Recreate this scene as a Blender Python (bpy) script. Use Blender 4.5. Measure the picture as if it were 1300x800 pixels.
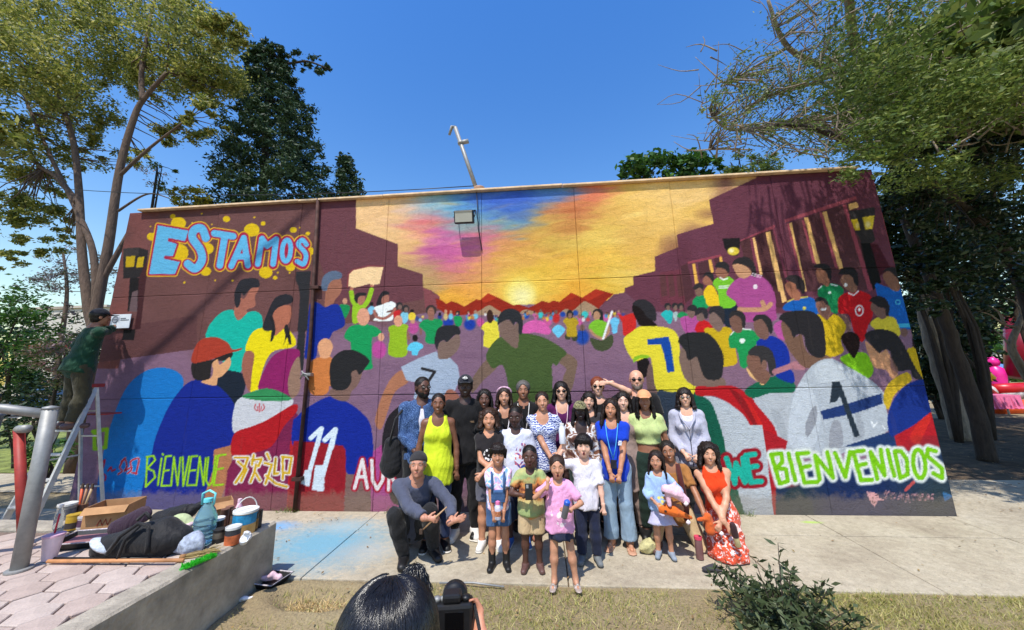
import bpy, bmesh, math, random
import numpy as np
from mathutils import Matrix, Vector, Euler
for o in list(bpy.data.objects): bpy.data.objects.remove(o)
sc = bpy.context.scene
C = sc.collection
R = math.radians
# ------------------------------------------------------------------ camera
FPX, CYY = 469.4, 370.0                      # focal length and principal row, in pixels of the 1300x800 photograph
PITCH, ROLL, YAW = 0.21245693, -0.02113552, -0.0789483
CH, CD = 1.864, 5.494                        # camera height, distance from the wall plane y = 0
def cam_axes(p, r, y):
    cy, sy, cp, sp, cr, sr = math.cos(y), math.sin(y), math.cos(p), math.sin(p), math.cos(r), math.sin(r)
    fwd = np.array([sy*cp, cy*cp, sp]); right = np.array([cy, -sy, 0.0]); up = np.cross(right, fwd)
    return cr*right + sr*up, -sr*right + cr*up, fwd
CR, CU, CF = cam_axes(PITCH, ROLL, YAW)
CP = np.array([0.0, -CD, CH])
cd = bpy.data.cameras.new('Camera'); cam = bpy.data.objects.new('Camera', cd); C.objects.link(cam)
cd.sensor_width = 36.0; cd.lens = FPX/1300*36; cd.shift_y = -(400-CYY)/1300; cd.clip_start = 0.05; cd.clip_end = 2000
cam.matrix_world = Matrix(((CR[0], CU[0], -CF[0], CP[0]), (CR[1], CU[1], -CF[1], CP[1]), (CR[2], CU[2], -CF[2], CP[2]), (0, 0, 0, 1)))
sc.camera = cam
# ------------------------------------------------------------------ sky, sun, exposure
SUND = Vector((0.16, 0.52, -1.0)).normalized()        # the way the light travels
elev = math.asin(-SUND.z)
w = bpy.data.worlds.new('World'); sc.world = w; w.use_nodes = True
nt = w.node_tree; nt.nodes.clear()
wo = nt.nodes.new('ShaderNodeOutputWorld'); bg = nt.nodes.new('ShaderNodeBackground'); sk = nt.nodes.new('ShaderNodeTexSky')
sk.sky_type = 'NISHITA'; sk.sun_disc = False; sk.sun_elevation = elev
sk.sun_rotation = math.atan2(-SUND.x, -SUND.y)
sk.altitude = 0; sk.air_density = 1.7; sk.dust_density = 0.5; sk.ozone_density = 3.0
bg.inputs[1].default_value = 0.15
hs = nt.nodes.new('ShaderNodeHueSaturation'); hs.inputs['Hue'].default_value = .515; hs.inputs['Saturation'].default_value = 1.4     # the deep blue that a phone camera gives
nt.links.new(sk.outputs[0], hs.inputs['Color']); nt.links.new(hs.outputs[0], bg.inputs[0]); nt.links.new(bg.outputs[0], wo.inputs[0])
sl = bpy.data.lights.new('sun', 'SUN'); sl.energy = 4.0; sl.angle = R(0.53); sl.color = (1.0, 0.955, 0.87)
so = bpy.data.objects.new('sun', sl); C.objects.link(so); so.rotation_euler = SUND.to_track_quat('-Z', 'Y').to_euler()
sc.view_settings.view_transform = 'Standard'; sc.view_settings.look = 'None'; sc.view_settings.gamma = 1.0
sc.view_settings.exposure = 0.42
sc.render.engine = 'CYCLES'
# ------------------------------------------------------------------ helpers
def ray(px, py):
    return (px-650)/FPX*CR - (py-CYY)/FPX*CU + CF
def at(px, py, Y):                            # the point on the plane y = Y that a photo pixel looks at
    v = ray(px, py); return CP + v*((Y+CD)/v[1])
def gnd(px, py, Z=0.0):                       # the point at height Z that a photo pixel looks at
    v = ray(px, py); return CP + v*((Z-CH)/v[2])
def to_px(P):
    Q = np.asarray(P) - CP; z = Q@CF
    return 650+FPX*(Q@CR)/z, CYY-FPX*(Q@CU)/z
def lin(c):
    c = np.asarray(c, float)/255.0
    return np.where(c <= 0.04045, c/12.92, ((c+0.055)/1.055)**2.4)
def hexc(c, k=1.0):
    a = np.minimum(lin(c)*k, .92); return (float(a[0]), float(a[1]), float(a[2]), 1.0)
def tag(o, label=None, cat=None, group=None, kind=None):
    if label: o['label'] = label
    if cat: o['category'] = cat
    if group: o['group'] = group
    if kind: o['kind'] = kind
    return o
def empty(name, loc=(0, 0, 0), rz=0.0):
    o = bpy.data.objects.new(name, None); C.objects.link(o); o.location = loc; o.rotation_euler = (0, 0, rz); o.empty_display_size = .1
    return o
def link(name, me, mat=None, parent=None, smooth=False):
    if mat is not None and not me.materials: me.materials.append(mat)
    if smooth and len(me.polygons): me.polygons.foreach_set('use_smooth', np.ones(len(me.polygons), bool))
    o = bpy.data.objects.new(name, me); C.objects.link(o)
    if parent is not None: o.parent = parent
    return o
def mesh_np(name, V, F):                      # V (n,3), F (m,k) all faces of one size
    V = np.asarray(V, np.float32); F = np.asarray(F, np.int32)
    me = bpy.data.meshes.new(name)
    me.vertices.add(len(V)); me.vertices.foreach_set('co', V.ravel())
    k = F.shape[1]
    me.loops.add(F.size); me.loops.foreach_set('vertex_index', F.ravel())
    me.polygons.add(len(F)); me.polygons.foreach_set('loop_start', np.arange(len(F), dtype=np.int32)*k)
    me.update(calc_edges=True); me.validate()
    return me
class MB:                                     # collects simple shapes into one mesh
    def __init__(s): s.v = []; s.f = []
    def add(s, V, F):
        n = len(s.v); s.v += [tuple(p) for p in V]; s.f += [tuple(i+n for i in f) for f in F]; return s
    def box(s, a, b, bev=0.0):
        (x0, y0, z0), (x1, y1, z1) = a, b
        if bev <= 0:
            return s.add([(x0,y0,z0),(x1,y0,z0),(x1,y1,z0),(x0,y1,z0),(x0,y0,z1),(x1,y0,z1),(x1,y1,z1),(x0,y1,z1)],
                         [(0,3,2,1),(4,5,6,7),(0,1,5,4),(1,2,6,5),(2,3,7,6),(3,0,4,7)])
        bm = bmesh.new(); bmesh.ops.create_cube(bm, size=1)
        for v in bm.verts: v.co = Vector(((x0+x1)/2+v.co.x*(x1-x0), (y0+y1)/2+v.co.y*(y1-y0), (z0+z1)/2+v.co.z*(z1-z0)))
        bmesh.ops.bevel(bm, geom=bm.edges[:], offset=bev, segments=2, affect='EDGES', profile=.5)
        bm.verts.index_update(); s.add([v.co[:] for v in bm.verts], [[v.index for v in f.verts] for f in bm.faces]); bm.free(); return s
    def tube(s, pts, rad, n=8, cap=True):
        pts = [Vector(p) for p in pts]; m = len(pts)
        if not hasattr(rad, '__len__'): rad = [rad]*m
        V = []; ref = None
        for i, p in enumerate(pts):
            d = (pts[min(i+1, m-1)]-pts[max(i-1, 0)]); d = d.normalized() if d.length > 1e-9 else Vector((0, 0, 1))
            if ref is None: ref = d.orthogonal().normalized()
            ref = (ref-d*ref.dot(d)); ref = ref.normalized() if ref.length > 1e-6 else d.orthogonal().normalized()
            q = d.cross(ref)
            for k in range(n):
                a = 2*math.pi*k/n; V.append(p+(ref*math.cos(a)+q*math.sin(a))*rad[i])
        F = [(i*n+k, i*n+(k+1) % n, (i+1)*n+(k+1) % n, (i+1)*n+k) for i in range(m-1) for k in range(n)]
        if cap: F += [tuple(range(n-1, -1, -1)), tuple((m-1)*n+k for k in range(n))]
        return s.add(V, F)
    def lathe(s, prof, n=20, o=(0, 0, 0)):
        V = [(o[0]+r*math.cos(2*math.pi*k/n), o[1]+r*math.sin(2*math.pi*k/n), o[2]+z) for r, z in prof for k in range(n)]
        m = len(prof); F = [(i*n+k, i*n+(k+1) % n, (i+1)*n+(k+1) % n, (i+1)*n+k) for i in range(m-1) for k in range(n)]
        if prof[0][0] > 1e-4: F.append(tuple(range(n-1, -1, -1)))
        if prof[-1][0] > 1e-4: F.append(tuple((m-1)*n+k for k in range(n)))
        return s.add(V, F)
    def prism(s, poly, z0, z1):
        n = len(poly); V = [(x, y, z0) for x, y in poly]+[(x, y, z1) for x, y in poly]
        return s.add(V, [tuple(range(n-1, -1, -1)), tuple(range(n, 2*n))]+[(k, (k+1) % n, n+(k+1) % n, n+k) for k in range(n)])
    def xf(s, M):
        s.v = [tuple(M @ Vector(p)) for p in s.v]; return s
    def mesh(s, name):
        me = bpy.data.meshes.new(name); me.from_pydata(s.v, [], s.f); me.update(); return me
    def build(s, name, mat, parent=None, smooth=False, auto=False):
        me = s.mesh(name)
        o = link(name, me, mat, parent, smooth)
        if auto: me.polygons.foreach_set('use_smooth', np.ones(len(me.polygons), bool)); me.set_sharp_from_angle(angle=R(38))
        return o
# ------------------------------------------------------------------ materials
def newmat(name):
    m = bpy.data.materials.new(name); m.use_nodes = True; n = m.node_tree.nodes; n.clear()
    out = n.new('ShaderNodeOutputMaterial'); b = n.new('ShaderNodeBsdfPrincipled'); m.node_tree.links.new(b.outputs[0], out.inputs[0])
    return m, n, m.node_tree.links, b, out
def noise(n, l, scale, detail=4, rough=.6, vec=None, dist=0.0):
    t = n.new('ShaderNodeTexNoise'); t.inputs['Scale'].default_value = scale; t.inputs['Detail'].default_value = detail
    t.inputs['Roughness'].default_value = rough; t.inputs['Distortion'].default_value = dist
    if vec is not None: l.new(vec, t.inputs['Vector'])
    return t.outputs['Fac']
def coord(n, l, scale=(1, 1, 1), kind='Object', rot=(0, 0, 0)):
    t = n.new('ShaderNodeTexCoord'); m = n.new('ShaderNodeMapping'); m.inputs['Scale'].default_value = scale; m.inputs['Rotation'].default_value = rot
    l.new(t.outputs[kind], m.inputs['Vector']); return m.outputs[0]
def ramp(n, l, fac, stops):
    r = n.new('ShaderNodeValToRGB'); e = r.color_ramp.elements
    e[0].position, e[0].color = stops[0]; e[1].position, e[1].color = stops[-1]
    for p, c in stops[1:-1]: x = e.new(p); x.color = c
    l.new(fac, r.inputs[0]); return r.outputs[0]
def mixc(n, l, fac, a, b, mode='MIX'):
    m = n.new('ShaderNodeMix'); m.data_type = 'RGBA'; m.blend_type = mode
    for i, x in ((0, fac), (6, a), (7, b)):
        if hasattr(x, 'is_linked'): l.new(x, m.inputs[i])
        else: m.inputs[i].default_value = x
    return m.outputs[2]
def math_(n, l, op, a, b=0.0, c=0.0):
    m = n.new('ShaderNodeMath'); m.operation = op
    for i, x in enumerate((a, b, c)):
        if hasattr(x, 'is_linked'): l.new(x, m.inputs[i])
        else: m.inputs[i].default_value = x
    return m.outputs[0]
def bump(n, l, b, h, strength=.3, dist=.01):
    u = n.new('ShaderNodeBump'); u.inputs['Strength'].default_value = strength; u.inputs['Distance'].default_value = dist
    l.new(h, u.inputs['Height']); l.new(u.outputs[0], b.inputs['Normal'])
MATS = {}
def basic(name, col, rough=.6, metal=0.0, var=.12, scale=14, bmp=.15, bd=.004, spec=.4):
    if name in MATS: return MATS[name]
    m, n, l, b, o = newmat(name)
    v = coord(n, l); f = noise(n, l, scale, 5, .65, v)
    c = hexc(col); d = tuple(x*(1-var*2.2) for x in c[:3])+(1,); e = tuple(min(x*(1+var), .95) for x in c[:3])+(1,)
    l.new(ramp(n, l, f, [(.3, d), (.7, e)]), b.inputs['Base Color'])
    b.inputs['Roughness'].default_value = rough; b.inputs['Metallic'].default_value = metal; b.inputs['Specular IOR Level'].default_value = spec
    if bmp > 0: bump(n, l, b, noise(n, l, scale*6, 3, .6, v), bmp, bd)
    MATS[name] = m; return m
def smoothpts(P, closed=True, sub=6):         # Catmull-Rom through the points
    P = np.asarray(P, float); n = len(P); out = []
    rng_ = range(n if closed else n-1)
    for i in rng_:
        if closed: p0, p1, p2, p3 = P[(i-1) % n], P[i], P[(i+1) % n], P[(i+2) % n]
        else: p0, p1, p2, p3 = P[max(i-1, 0)], P[i], P[i+1], P[min(i+2, n-1)]
        for t in np.arange(sub)/sub:
            out.append(.5*((2*p1)+(-p0+p2)*t+(2*p0-5*p1+4*p2-p3)*t*t+(-p0+3*p1-3*p2+p3)*t**3))
    if not closed: out.append(P[-1])
    return np.array(out)
# ------------------------------------------------------------------ the mural: a painted canvas in photo pixels, later carried over to the wall panels
CX0, CY0, CX1, CY1, CS = 80, 195, 1240, 675, 2
cv = np.zeros(((CY1-CY0)*CS, (CX1-CX0)*CS, 3), np.float32)
rs = np.random.RandomState(5)
ZT = dict(a=(130,240,.225), b=(120,410,.3125), c=(360,330,.2), d=(360,430,.2873), e=(500,240,.2154), f=(540,350,.2154), g=(780,220,.225),
          h=(780,340,.225), i=(970,210,.2), j=(970,320,.2), k=(850,400,.2), l=(980,380,.25), m=(900,540,.2538), n=(960,540,.2), o=(180,270,.16923),
          p=(400,370,.15385), q=(120,560,.2), r=(380,560,.125), s=(1090,610,.1), t=(470,460,.175), u=(760,460,.175), x=(0,0,1))
def zt(z, pts):
    a, b, s = ZT[z]; return np.asarray(pts, float)*s+np.array([a, b])
def win(x0, y0, x1, y1, pad=2):
    i0 = max(int((x0-pad-CX0)*CS), 0); i1 = min(int((x1+pad-CX0)*CS)+1, cv.shape[1]); j0 = max(int((y0-pad-CY0)*CS), 0); j1 = min(int((y1+pad-CY0)*CS)+1, cv.shape[0])
    if i1 <= i0 or j1 <= j0: return None
    X, Y = np.meshgrid((np.arange(i0, i1)+.5)/CS+CX0, (np.arange(j0, j1)+.5)/CS+CY0)
    return i0, i1, j0, j1, X, Y
def comp(W, A, col):
    i0, i1, j0, j1 = W[:4]; cv[j0:j1, i0:i1] = cv[j0:j1, i0:i1]*(1-A[..., None])+np.asarray(col, np.float32)*A[..., None]
def P(z, col, pts, smooth=True, a=1.0):
    p = zt(z, pts)
    if smooth: p = smoothpts(p, True, 5)
    W = win(p[:, 0].min(), p[:, 1].min(), p[:, 0].max(), p[:, 1].max())
    if W is None: return
    X, Y = W[4], W[5]; ins = np.zeros(X.shape, bool); n = len(p)
    for i in range(n):
        x0, y0 = p[i]; x1, y1 = p[(i+1) % n]
        if y0 == y1: continue
        m = (Y > min(y0, y1)) & (Y <= max(y0, y1)); ins ^= m & (X < (x1-x0)*(Y-y0)/(y1-y0)+x0)
    comp(W, ins*np.float32(a), col)
def H(z, col, pts, a=1.0): P(z, col, pts, False, a)
def El(z, col, cx, cy, rx, ry, soft=0.0, rot=0.0, a=1.0):
    (x, y), s = zt(z, (cx, cy)), ZT[z][2]; rx *= s; ry *= s; m = max(rx, ry)*(1.5 if soft else 1)
    W = win(x-m, y-m, x+m, y+m)
    if W is None: return
    c, d = math.cos(rot), math.sin(rot); u = (W[4]-x)*c+(W[5]-y)*d; v = -(W[4]-x)*d+(W[5]-y)*c
    q = np.sqrt((u/rx)**2+(v/ry)**2)
    comp(W, (np.clip((1+soft-q)/(2*soft), 0, 1) if soft else (q < 1).astype(np.float32))*a, col)
def St(z, col, lines, w, sm=False, soft=0.0):       # brush strokes: list of polylines, width in zoom pixels
    s = ZT[z][2]
    for L in lines:
        p = zt(z, L)
        if sm and len(p) > 2: p = smoothpts(p, False, 5)
        r = w*s/2; W = win(p[:, 0].min()-r, p[:, 1].min()-r, p[:, 0].max()+r, p[:, 1].max()+r, 3)
        if W is None: continue
        D = np.full(W[4].shape, 1e9)
        for i in range(len(p)-1):
            d = p[i+1]-p[i]; t = np.clip(((W[4]-p[i][0])*d[0]+(W[5]-p[i][1])*d[1])/max(d@d, 1e-9), 0, 1)
            D = np.minimum(D, np.hypot(W[4]-p[i][0]-t*d[0], W[5]-p[i][1]-t*d[1]))
        comp(W, np.clip((r-D)/max(soft*s, .5)+.5, 0, 1), col)
def loop(cx, cy, rx, ry, rot=0.0, n=14):
    return [(cx+rx*math.cos(t)*math.cos(rot)-ry*math.sin(t)*math.sin(rot), cy+rx*math.cos(t)*math.sin(rot)+ry*math.sin(t)*math.cos(rot)) for t in np.linspace(0, 2*math.pi, n)]
BL, DK = (42,40,42), (30,26,28)
cv[:] = (134,102,124)                                             # mauve square
for k in range(260):                                              # loose brushwork in the mauve
    x, y = rs.uniform(90, 1230), rs.uniform(395, 660); t = rs.uniform(-1, 1)
    El('x', (134+t*16, 102+t*14, 124+t*13), x, y, rs.uniform(12, 45), rs.uniform(3, 9), .9, a=.5)
# left buildings
H('x', (108,72,70), [(80,240),(452,240),(452,290),(505,310),(505,338),(537,348),(537,365),(560,375),(560,394),(480,408),(436,411),(250,443),(120,461),(80,466)])
H('x', (124,72,68), [(80,240),(208,240),(196,300),(182,335),(150,468),(80,468)])
for k in range(170):
    x, y = rs.uniform(95, 545), rs.uniform(255, 440)
    if y > 290 and x > 505: continue
    t = rs.uniform(-1, 1); El('x', (106+t*14, 70+t*10, 68+t*12), x, min(y, 400 if x > 330 else 435), rs.uniform(5, 18), rs.uniform(5, 22), .9, a=.45)
H('x', (106,62,70), [(405,250),(452,252),(452,290),(505,310),(505,338),(537,348),(537,380),(430,400),(405,330)])
H('x', (92,58,60), [(120,420),(250,400),(250,443),(120,461)], .7)
H('x', (132,72,78), [(537,362),(549,366),(549,372),(558,376),(558,392),(540,392)])
# sunset sky, laid down in long horizontal strokes
SKY = [(452,240),(960,220),(960,227),(900,254),(906,284),(859,298),(861,314),(831,326),(832,344),(804,351),(804,362),(793,366),(793,371),(770,382),(560,392),(558,376),(548,369),(537,365),(537,348),(505,338),(505,310),(452,290)]
H('x', (232,190,95), SKY)
keep = cv.copy(); mask = np.zeros(cv.shape[:2], bool)
_s = cv.copy(); cv[:] = 0; H('x', (1,1,1), SKY); mask = cv[..., 0] > .5; cv[:] = _s
anchors = [(470,275,(240,195,140)),(500,262,(238,192,140)),(520,300,(242,195,135)),(530,270,(225,190,170)),(545,262,(150,185,200)),(570,265,(110,175,205)),(600,262,(85,140,210)),
 (620,255,(70,110,200)),(650,258,(60,100,205)),(690,250,(70,115,205)),(660,272,(75,120,195)),(700,245,(90,140,200)),(640,285,(120,160,170)),(585,285,(140,180,185)),(535,290,(225,110,120)),(548,283,(220,115,125)),
 (560,300,(205,110,165)),(560,325,(195,95,155)),(580,335,(205,100,150)),(545,340,(185,130,120)),(600,310,(210,110,160)),(620,300,(215,120,140)),(640,305,(215,150,90)),(550,355,(190,155,100)),(575,350,(215,140,110)),(600,370,(235,165,75)),
 (570,378,(235,170,60)),(650,330,(225,170,85)),(620,350,(215,150,95)),(700,300,(215,180,85)),(690,275,(205,165,85)),(720,262,(205,120,80)),(745,258,(225,125,95)),(735,268,(195,120,75)),(760,270,(225,175,90)),(720,285,(200,135,75)),
 (760,300,(232,195,95)),(800,260,(240,195,105)),(800,300,(225,180,95)),(850,250,(242,200,125)),(850,280,(240,195,110)),(880,245,(242,200,130)),(890,270,(240,195,105)),(820,320,(228,180,90)),(780,330,(235,190,80)),(740,340,(235,180,75)),
 (700,350,(235,190,75)),(770,355,(225,185,70)),(790,350,(230,195,95)),(740,365,(235,170,60)),(640,355,(238,190,90)),(610,335,(228,160,95)),(680,310,(218,165,80)),(930,235,(240,200,125)),(480,300,(240,195,140)),(515,325,(225,175,120)),(525,345,(200,170,110))]
AP = np.array([(a, b*1.6) for a, b, c in anchors]); AC = np.array([c for a, b, c in anchors], float)
for k in range(5200):
    x, y = rs.uniform(450, 965), rs.uniform(222, 392); d = np.hypot(AP[:, 0]-x-rs.normal(0, 7), AP[:, 1]-(y+rs.normal(0, 4))*1.6)
    wgt = np.exp(-(d/13)**2)+1e-6/(1+d*d); c = (AC*wgt[:, None]).sum(0)/wgt.sum()+rs.normal(0, 7)
    El('x', np.clip(c, 0, 255), x, y, rs.uniform(7, 20), rs.uniform(1.2, 3.0), .8, rs.normal(-.08, .14), a=rs.uniform(.35, .75))
El('x', (240,205,80), 661, 372, 27, 27, .5, a=.8); El('x', (246,226,120), 661, 373, 19, 19, .25); El('x', (248,236,165), 663, 376, 12, 11, .6)
cv[~mask] = _s[~mask]
# right buildings
H('x', (104,56,72), [(1240,195),(970,195),(960,226),(900,254),(906,284),(859,298),(861,314),(831,326),(832,344),(804,351),(804,362),(793,366),(793,371),(765,384),(765,396),(870,396),(1000,398),(1240,430)])
for k in range(170):
    x, y = rs.uniform(845, 1180), rs.uniform(225, 395)
    if (y < 262 and x < 915) or (y < 310 and x < 875): continue
    t = rs.uniform(-1, 1); El('x', (100+t*9, 54+t*7, 70+t*9), x, y, rs.uniform(5, 16), rs.uniform(5, 22), .9, a=.45)
H('g', (112,52,64), [(255,560),(385,540),(405,745),(260,745)], .7)
for x0 in (255, 300, 350): H('g', (90,56,56), [(x0,575),(x0+32,570),(x0+45,690),(x0+12,700)], .8)
H('g', (80,46,52), [(372,525),(412,508),(455,690),(400,735)]); H('g', (80,48,54), [(470,508),(530,490),(548,560),(485,600)]); H('g', (80,46,52), [(560,480),(600,470),(640,600),(590,600)])
for q in ([(438,512),(456,510),(474,622),(456,624)], [(530,490),(548,488),(560,556),(546,572)], [(590,470),(604,468),(612,510),(600,510)]): H('g', (236,180,84), q)
H('g', (150,70,84), [(412,500),(600,458),(606,470),(415,512)]); H('g', (82,48,52), [(708,385),(900,305),(1000,640),(1000,760),(800,760)])
for q in ([(778,365),(792,362),(836,572),(820,574)], [(858,333),(878,330),(972,722),(948,730)]): H('g', (240,190,124), q)
for q in ([(764,370),(778,366),(818,560),(800,560)], [(892,312),(902,308),(990,640),(978,650)]): H('g', (122,58,76), q)
H('g', (152,72,86), [(705,380),(905,290),(905,308),(712,384)])
H('i', (84,50,56), [(140,372),(580,222),(700,790),(280,800),(250,700)])
for q in ([(10,425),(36,420),(120,800),(92,800)], [(160,367),(175,363),(272,800),(256,800)], [(255,332),(280,330),(356,622),(330,626)], [(370,297),(396,291),(502,652),(476,660)], [(536,247),(590,232),(600,266),(540,285)]): H('i', (236,186,116), q)
for q in ([(238,350),(254,345),(330,628),(308,620)], [(352,300),(370,296),(474,656),(450,650)], [(498,252),(520,245),(692,792),(664,800)], [(144,372),(158,368),(250,740),(236,750)]): H('i', (148,70,84), q)
H('i', (156,76,88), [(130,345),(580,195),(590,216),(134,363)]); H('i', (150,72,84), [(0,402),(66,380),(66,400),(0,422)])
H('i', (72,26,38), [(668,492),(722,502),(805,655),(735,700)]); H('i', (18,14,17), [(612,488),(672,488),(745,740),(692,792),(655,680)])
H('i', (50,46,48), [(540,292),(700,264),(706,312),(688,408),(708,470),(690,492),(622,494),(588,430),(546,345)])
H('i', (212,180,40), [(552,346),(590,338),(612,410),(578,414)]); H('i', (222,194,60), [(624,328),(700,320),(688,404),(644,408)]); El('i', (240,224,150), 660, 375, 16, 20, .4); El('i', (225,200,110), 592, 382, 12, 20, .4)
H('i', (146,66,80), [(745,300),(756,300),(850,660),(838,655)])
H('g', DK, [(610,370),(706,365),(710,400),(696,466),(652,462),(620,420)]); El('g', (226,200,66), 671, 440, 33, 23, .1); El('g', (246,236,180), 660, 436, 14, 12, .5)
# mountains
P('f', (150,40,24), [(60,135),(90,142),(125,166),(155,150),(185,160),(230,182),(300,140),(325,142),(370,103),(440,135),(520,175),(550,169),(610,190),(690,148),(730,160),(755,145),(790,156),(860,100),(925,130),(1005,78),(1110,108),(1060,150),(1020,195),(1000,220),(660,225),(450,222),(130,235),(70,190)], False)
P('f', (178,52,28), [(325,142),(370,103),(420,128),(380,150),(350,160)], False); P('f', (176,50,30), [(925,130),(1005,78),(1060,100),(1000,130),(960,150)], False); P('f', (170,48,26), [(800,156),(860,100),(900,118),(860,140)], False)
for q in ([(290,230),(330,200),(375,175),(410,192),(450,228)], [(560,222),(590,200),(640,212),(660,230)], [(800,215),(830,195),(870,205),(930,154),(960,160),(1010,190),(1040,228),(800,230)]): P('f', (168,138,110), q)
P('f', (112,72,88), [(1015,200),(1110,110),(1180,100),(1240,150),(1240,240),(1015,230)], False)
# far crowd
for (x, y, rx, ry, c) in [(595,235,17,19,(34,70,160)),(680,232,16,20,(60,190,190)),(810,228,16,16,(34,70,160)),(885,220,16,16,(40,76,160)),(940,230,20,21,(60,190,190)),(720,265,26,36,(200,90,150)),(770,248,22,32,(190,44,44)),(910,264,20,28,(205,92,155)),
 (135,277,32,24,(26,60,160)),(262,287,34,34,(26,60,160)),(325,275,22,26,(195,85,145)),(150,240,13,20,(110,190,220)),(295,240,16,16,(120,195,225)),(85,242,13,16,(40,60,130)),(120,242,12,22,(205,180,120)),(1070,247,30,22,(205,100,160)),(925,362,40,44,(30,70,160)),(560,250,12,14,(160,120,100)),(655,240,12,12,(200,80,110)),(500,246,12,10,(90,150,190))]:
    El('f', c, x, y, rx, ry, .22)
for (x, y, r, c) in [(120,212,9,(200,150,120)),(150,215,8,(180,130,110)),(192,222,13,BL),(295,214,9,(170,130,110)),(680,208,8,(120,90,80)),(720,228,9,(120,90,80)),(770,215,10,(110,80,70)),(925,308,16,(120,92,84)),(85,228,9,DK),(262,246,10,(170,130,105)),(910,240,10,(140,105,90)),(1070,225,9,(90,60,50))]: El('f', c, x, y, r, r*1.25)
for k in range(46):
    x, y = rs.uniform(90, 1180), rs.uniform(222, 262); c = [(200,60,60),(230,200,60),(60,150,200),(200,100,160),(60,160,110),(230,230,225),(70,70,140),(205,130,60)][rs.randint(8)]; El('f', c, x, y, rs.uniform(6, 12), rs.uniform(9, 15), .25, a=.85); El('f', [(120,90,80),(70,50,45),(190,140,115)][rs.randint(3)], x, y-rs.uniform(13, 17), 5, 6.5)
P('f', (24,150,84), [(168,245),(192,238),(215,248),(210,292),(180,294)])
P('f', (216,96,168), [(565,330),(580,290),(600,275),(640,262),(690,270),(725,300),(742,325),(720,347),(650,335),(600,340)])
P('f', (110,200,235), [(746,322),(762,300),(785,290),(808,300),(824,320),(808,345),(785,366),(768,350)])
P('f', (60,66,48), [(830,345),(895,345),(890,385),(865,380),(860,350),(850,378),(825,372)]); P('f', (184,154,36), [(812,268),(835,247),(880,248),(905,278),(890,300),(892,356),(834,356),(832,300)]); El('f', BL, 852, 228, 20, 26); El('f', (140,105,90), 852, 236, 12, 17)
P('f', (110,196,235), [(1088,268),(1115,245),(1145,265),(1132,300),(1132,332),(1105,342),(1098,300)])
P('f', (204,42,38), [(1135,225),(1165,237),(1232,228),(1236,345),(1170,352),(1160,280)])
El('f', BL, 1016, 228, 31, 34); P('f', BL, [(1025,220),(1046,235),(1050,275),(1030,270)]); El('f', (186,140,108), 1010, 237, 20, 28)
P('f', (70,78,52), [(972,368),(1040,380),(1100,348),(1104,405),(1065,442),(1012,440),(985,412)]); P('f', (124,188,48), [(968,287),(1000,262),(1045,265),(1078,290),(1066,330),(1052,366),(990,350),(964,312)])
St('f', (186,140,108), [[(972,320),(1000,352),(1045,372)],[(1075,295),(1080,330),(1052,368)]], 15, True); St('f', (236,238,240), [[(1100,212),(1048,372)]], 13)
P('f', (232,216,66), [(328,312),(345,282),(380,268),(412,266),(430,300),(428,412),(345,416),(346,330)]); P('f', (58,34,26), [(362,225),(380,200),(398,220),(400,260),(385,280),(368,270)])
# left crowd
El('c', (205,150,120), 390, 262, 15, 20); P('c', (20,140,80), [(355,290),(385,282),(422,295),(415,330),(392,370),(372,330)])
St('c', (150,196,40), [[(430,205),(440,260),(470,300)],[(558,190),(535,260),(505,300)]], 30, True); P('c', (150,196,40), [(440,290),(490,282),(515,310),(505,350),(470,400),(438,395)]); P('c', (40,38,40), [(448,245),(460,215),(490,208),(525,212),(515,230),(480,238),(470,275),(455,265)]); P('c', (170,112,92), [(478,235),(515,228),(515,262),(492,288),(470,272)]); El('c', (190,120,100), 432, 182, 12, 12); El('c', (190,120,100), 562, 162, 12, 12)
H('c', (248,210,158), [(405,172),(418,80),(460,58),(540,44),(634,44),(610,152),(570,160),(545,152),(440,180),(420,166)])
St('c', (132,62,70), [[(405,176),(412,90),(440,62),(535,40),(638,40)]], 9)
P('c', (128,196,226), [(535,310),(560,292),(578,310),(562,345),(540,340)]); El('c', DK, 558, 280, 12, 13)
P('c', (40,38,42), [(588,285),(612,220),(640,195),(668,205),(668,222),(630,232),(622,285)]); P('c', (165,108,92), [(628,235),(665,222),(668,262),(645,285),(622,275)])
P('c', (240,246,244), [(575,305),(620,285),(680,265),(712,280),(700,310),(650,330),(690,340),(685,385),(570,385),(600,350)]); St('c', (168,105,92), [[(575,325),(590,360),(640,372),(695,335),(705,310)]], 17, True)
for (hx, hy, c, sh) in [(735,295,(196,40,44),[(700,330),(740,318),(735,350),(705,372)]),(775,312,(130,200,225),[(745,340),(785,330),(790,380),(765,405),(748,380)])]:
    P('c', c, sh); El('c', (48,46,48), hx, hy-2, 22, 25); El('c', (126,98,90), hx+3, hy+4, 13, 17)
El('c', (236,206,62), 815, 360, 24, 26); El('c', DK, 815, 325, 12, 11); El('c', (56,72,130), 848, 372, 12, 14, .2); El('c', (130,190,220), 868, 382, 11, 10, .2); El('c', (230,196,110), 884, 362, 8, 9)
El('c', (186,80,146), 824, 430, 33, 40, .15); El('c', (205,150,120), 820, 392, 14, 13)
P('c', (24,148,84), [(860,420),(890,382),(920,376),(990,376),(1010,400),(1000,425),(975,450),(970,525),(905,525),(900,460)]); El('c', (60,50,48), 937, 320, 34, 34); El('c', (150,102,86), 936, 335, 22, 34); P('c', (150,102,86), [(925,350),(950,350),(952,380),(922,380)])
St('c', (140,92,88), [[(870,440),(872,470)],[(985,440),(985,470)]], 14)
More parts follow.
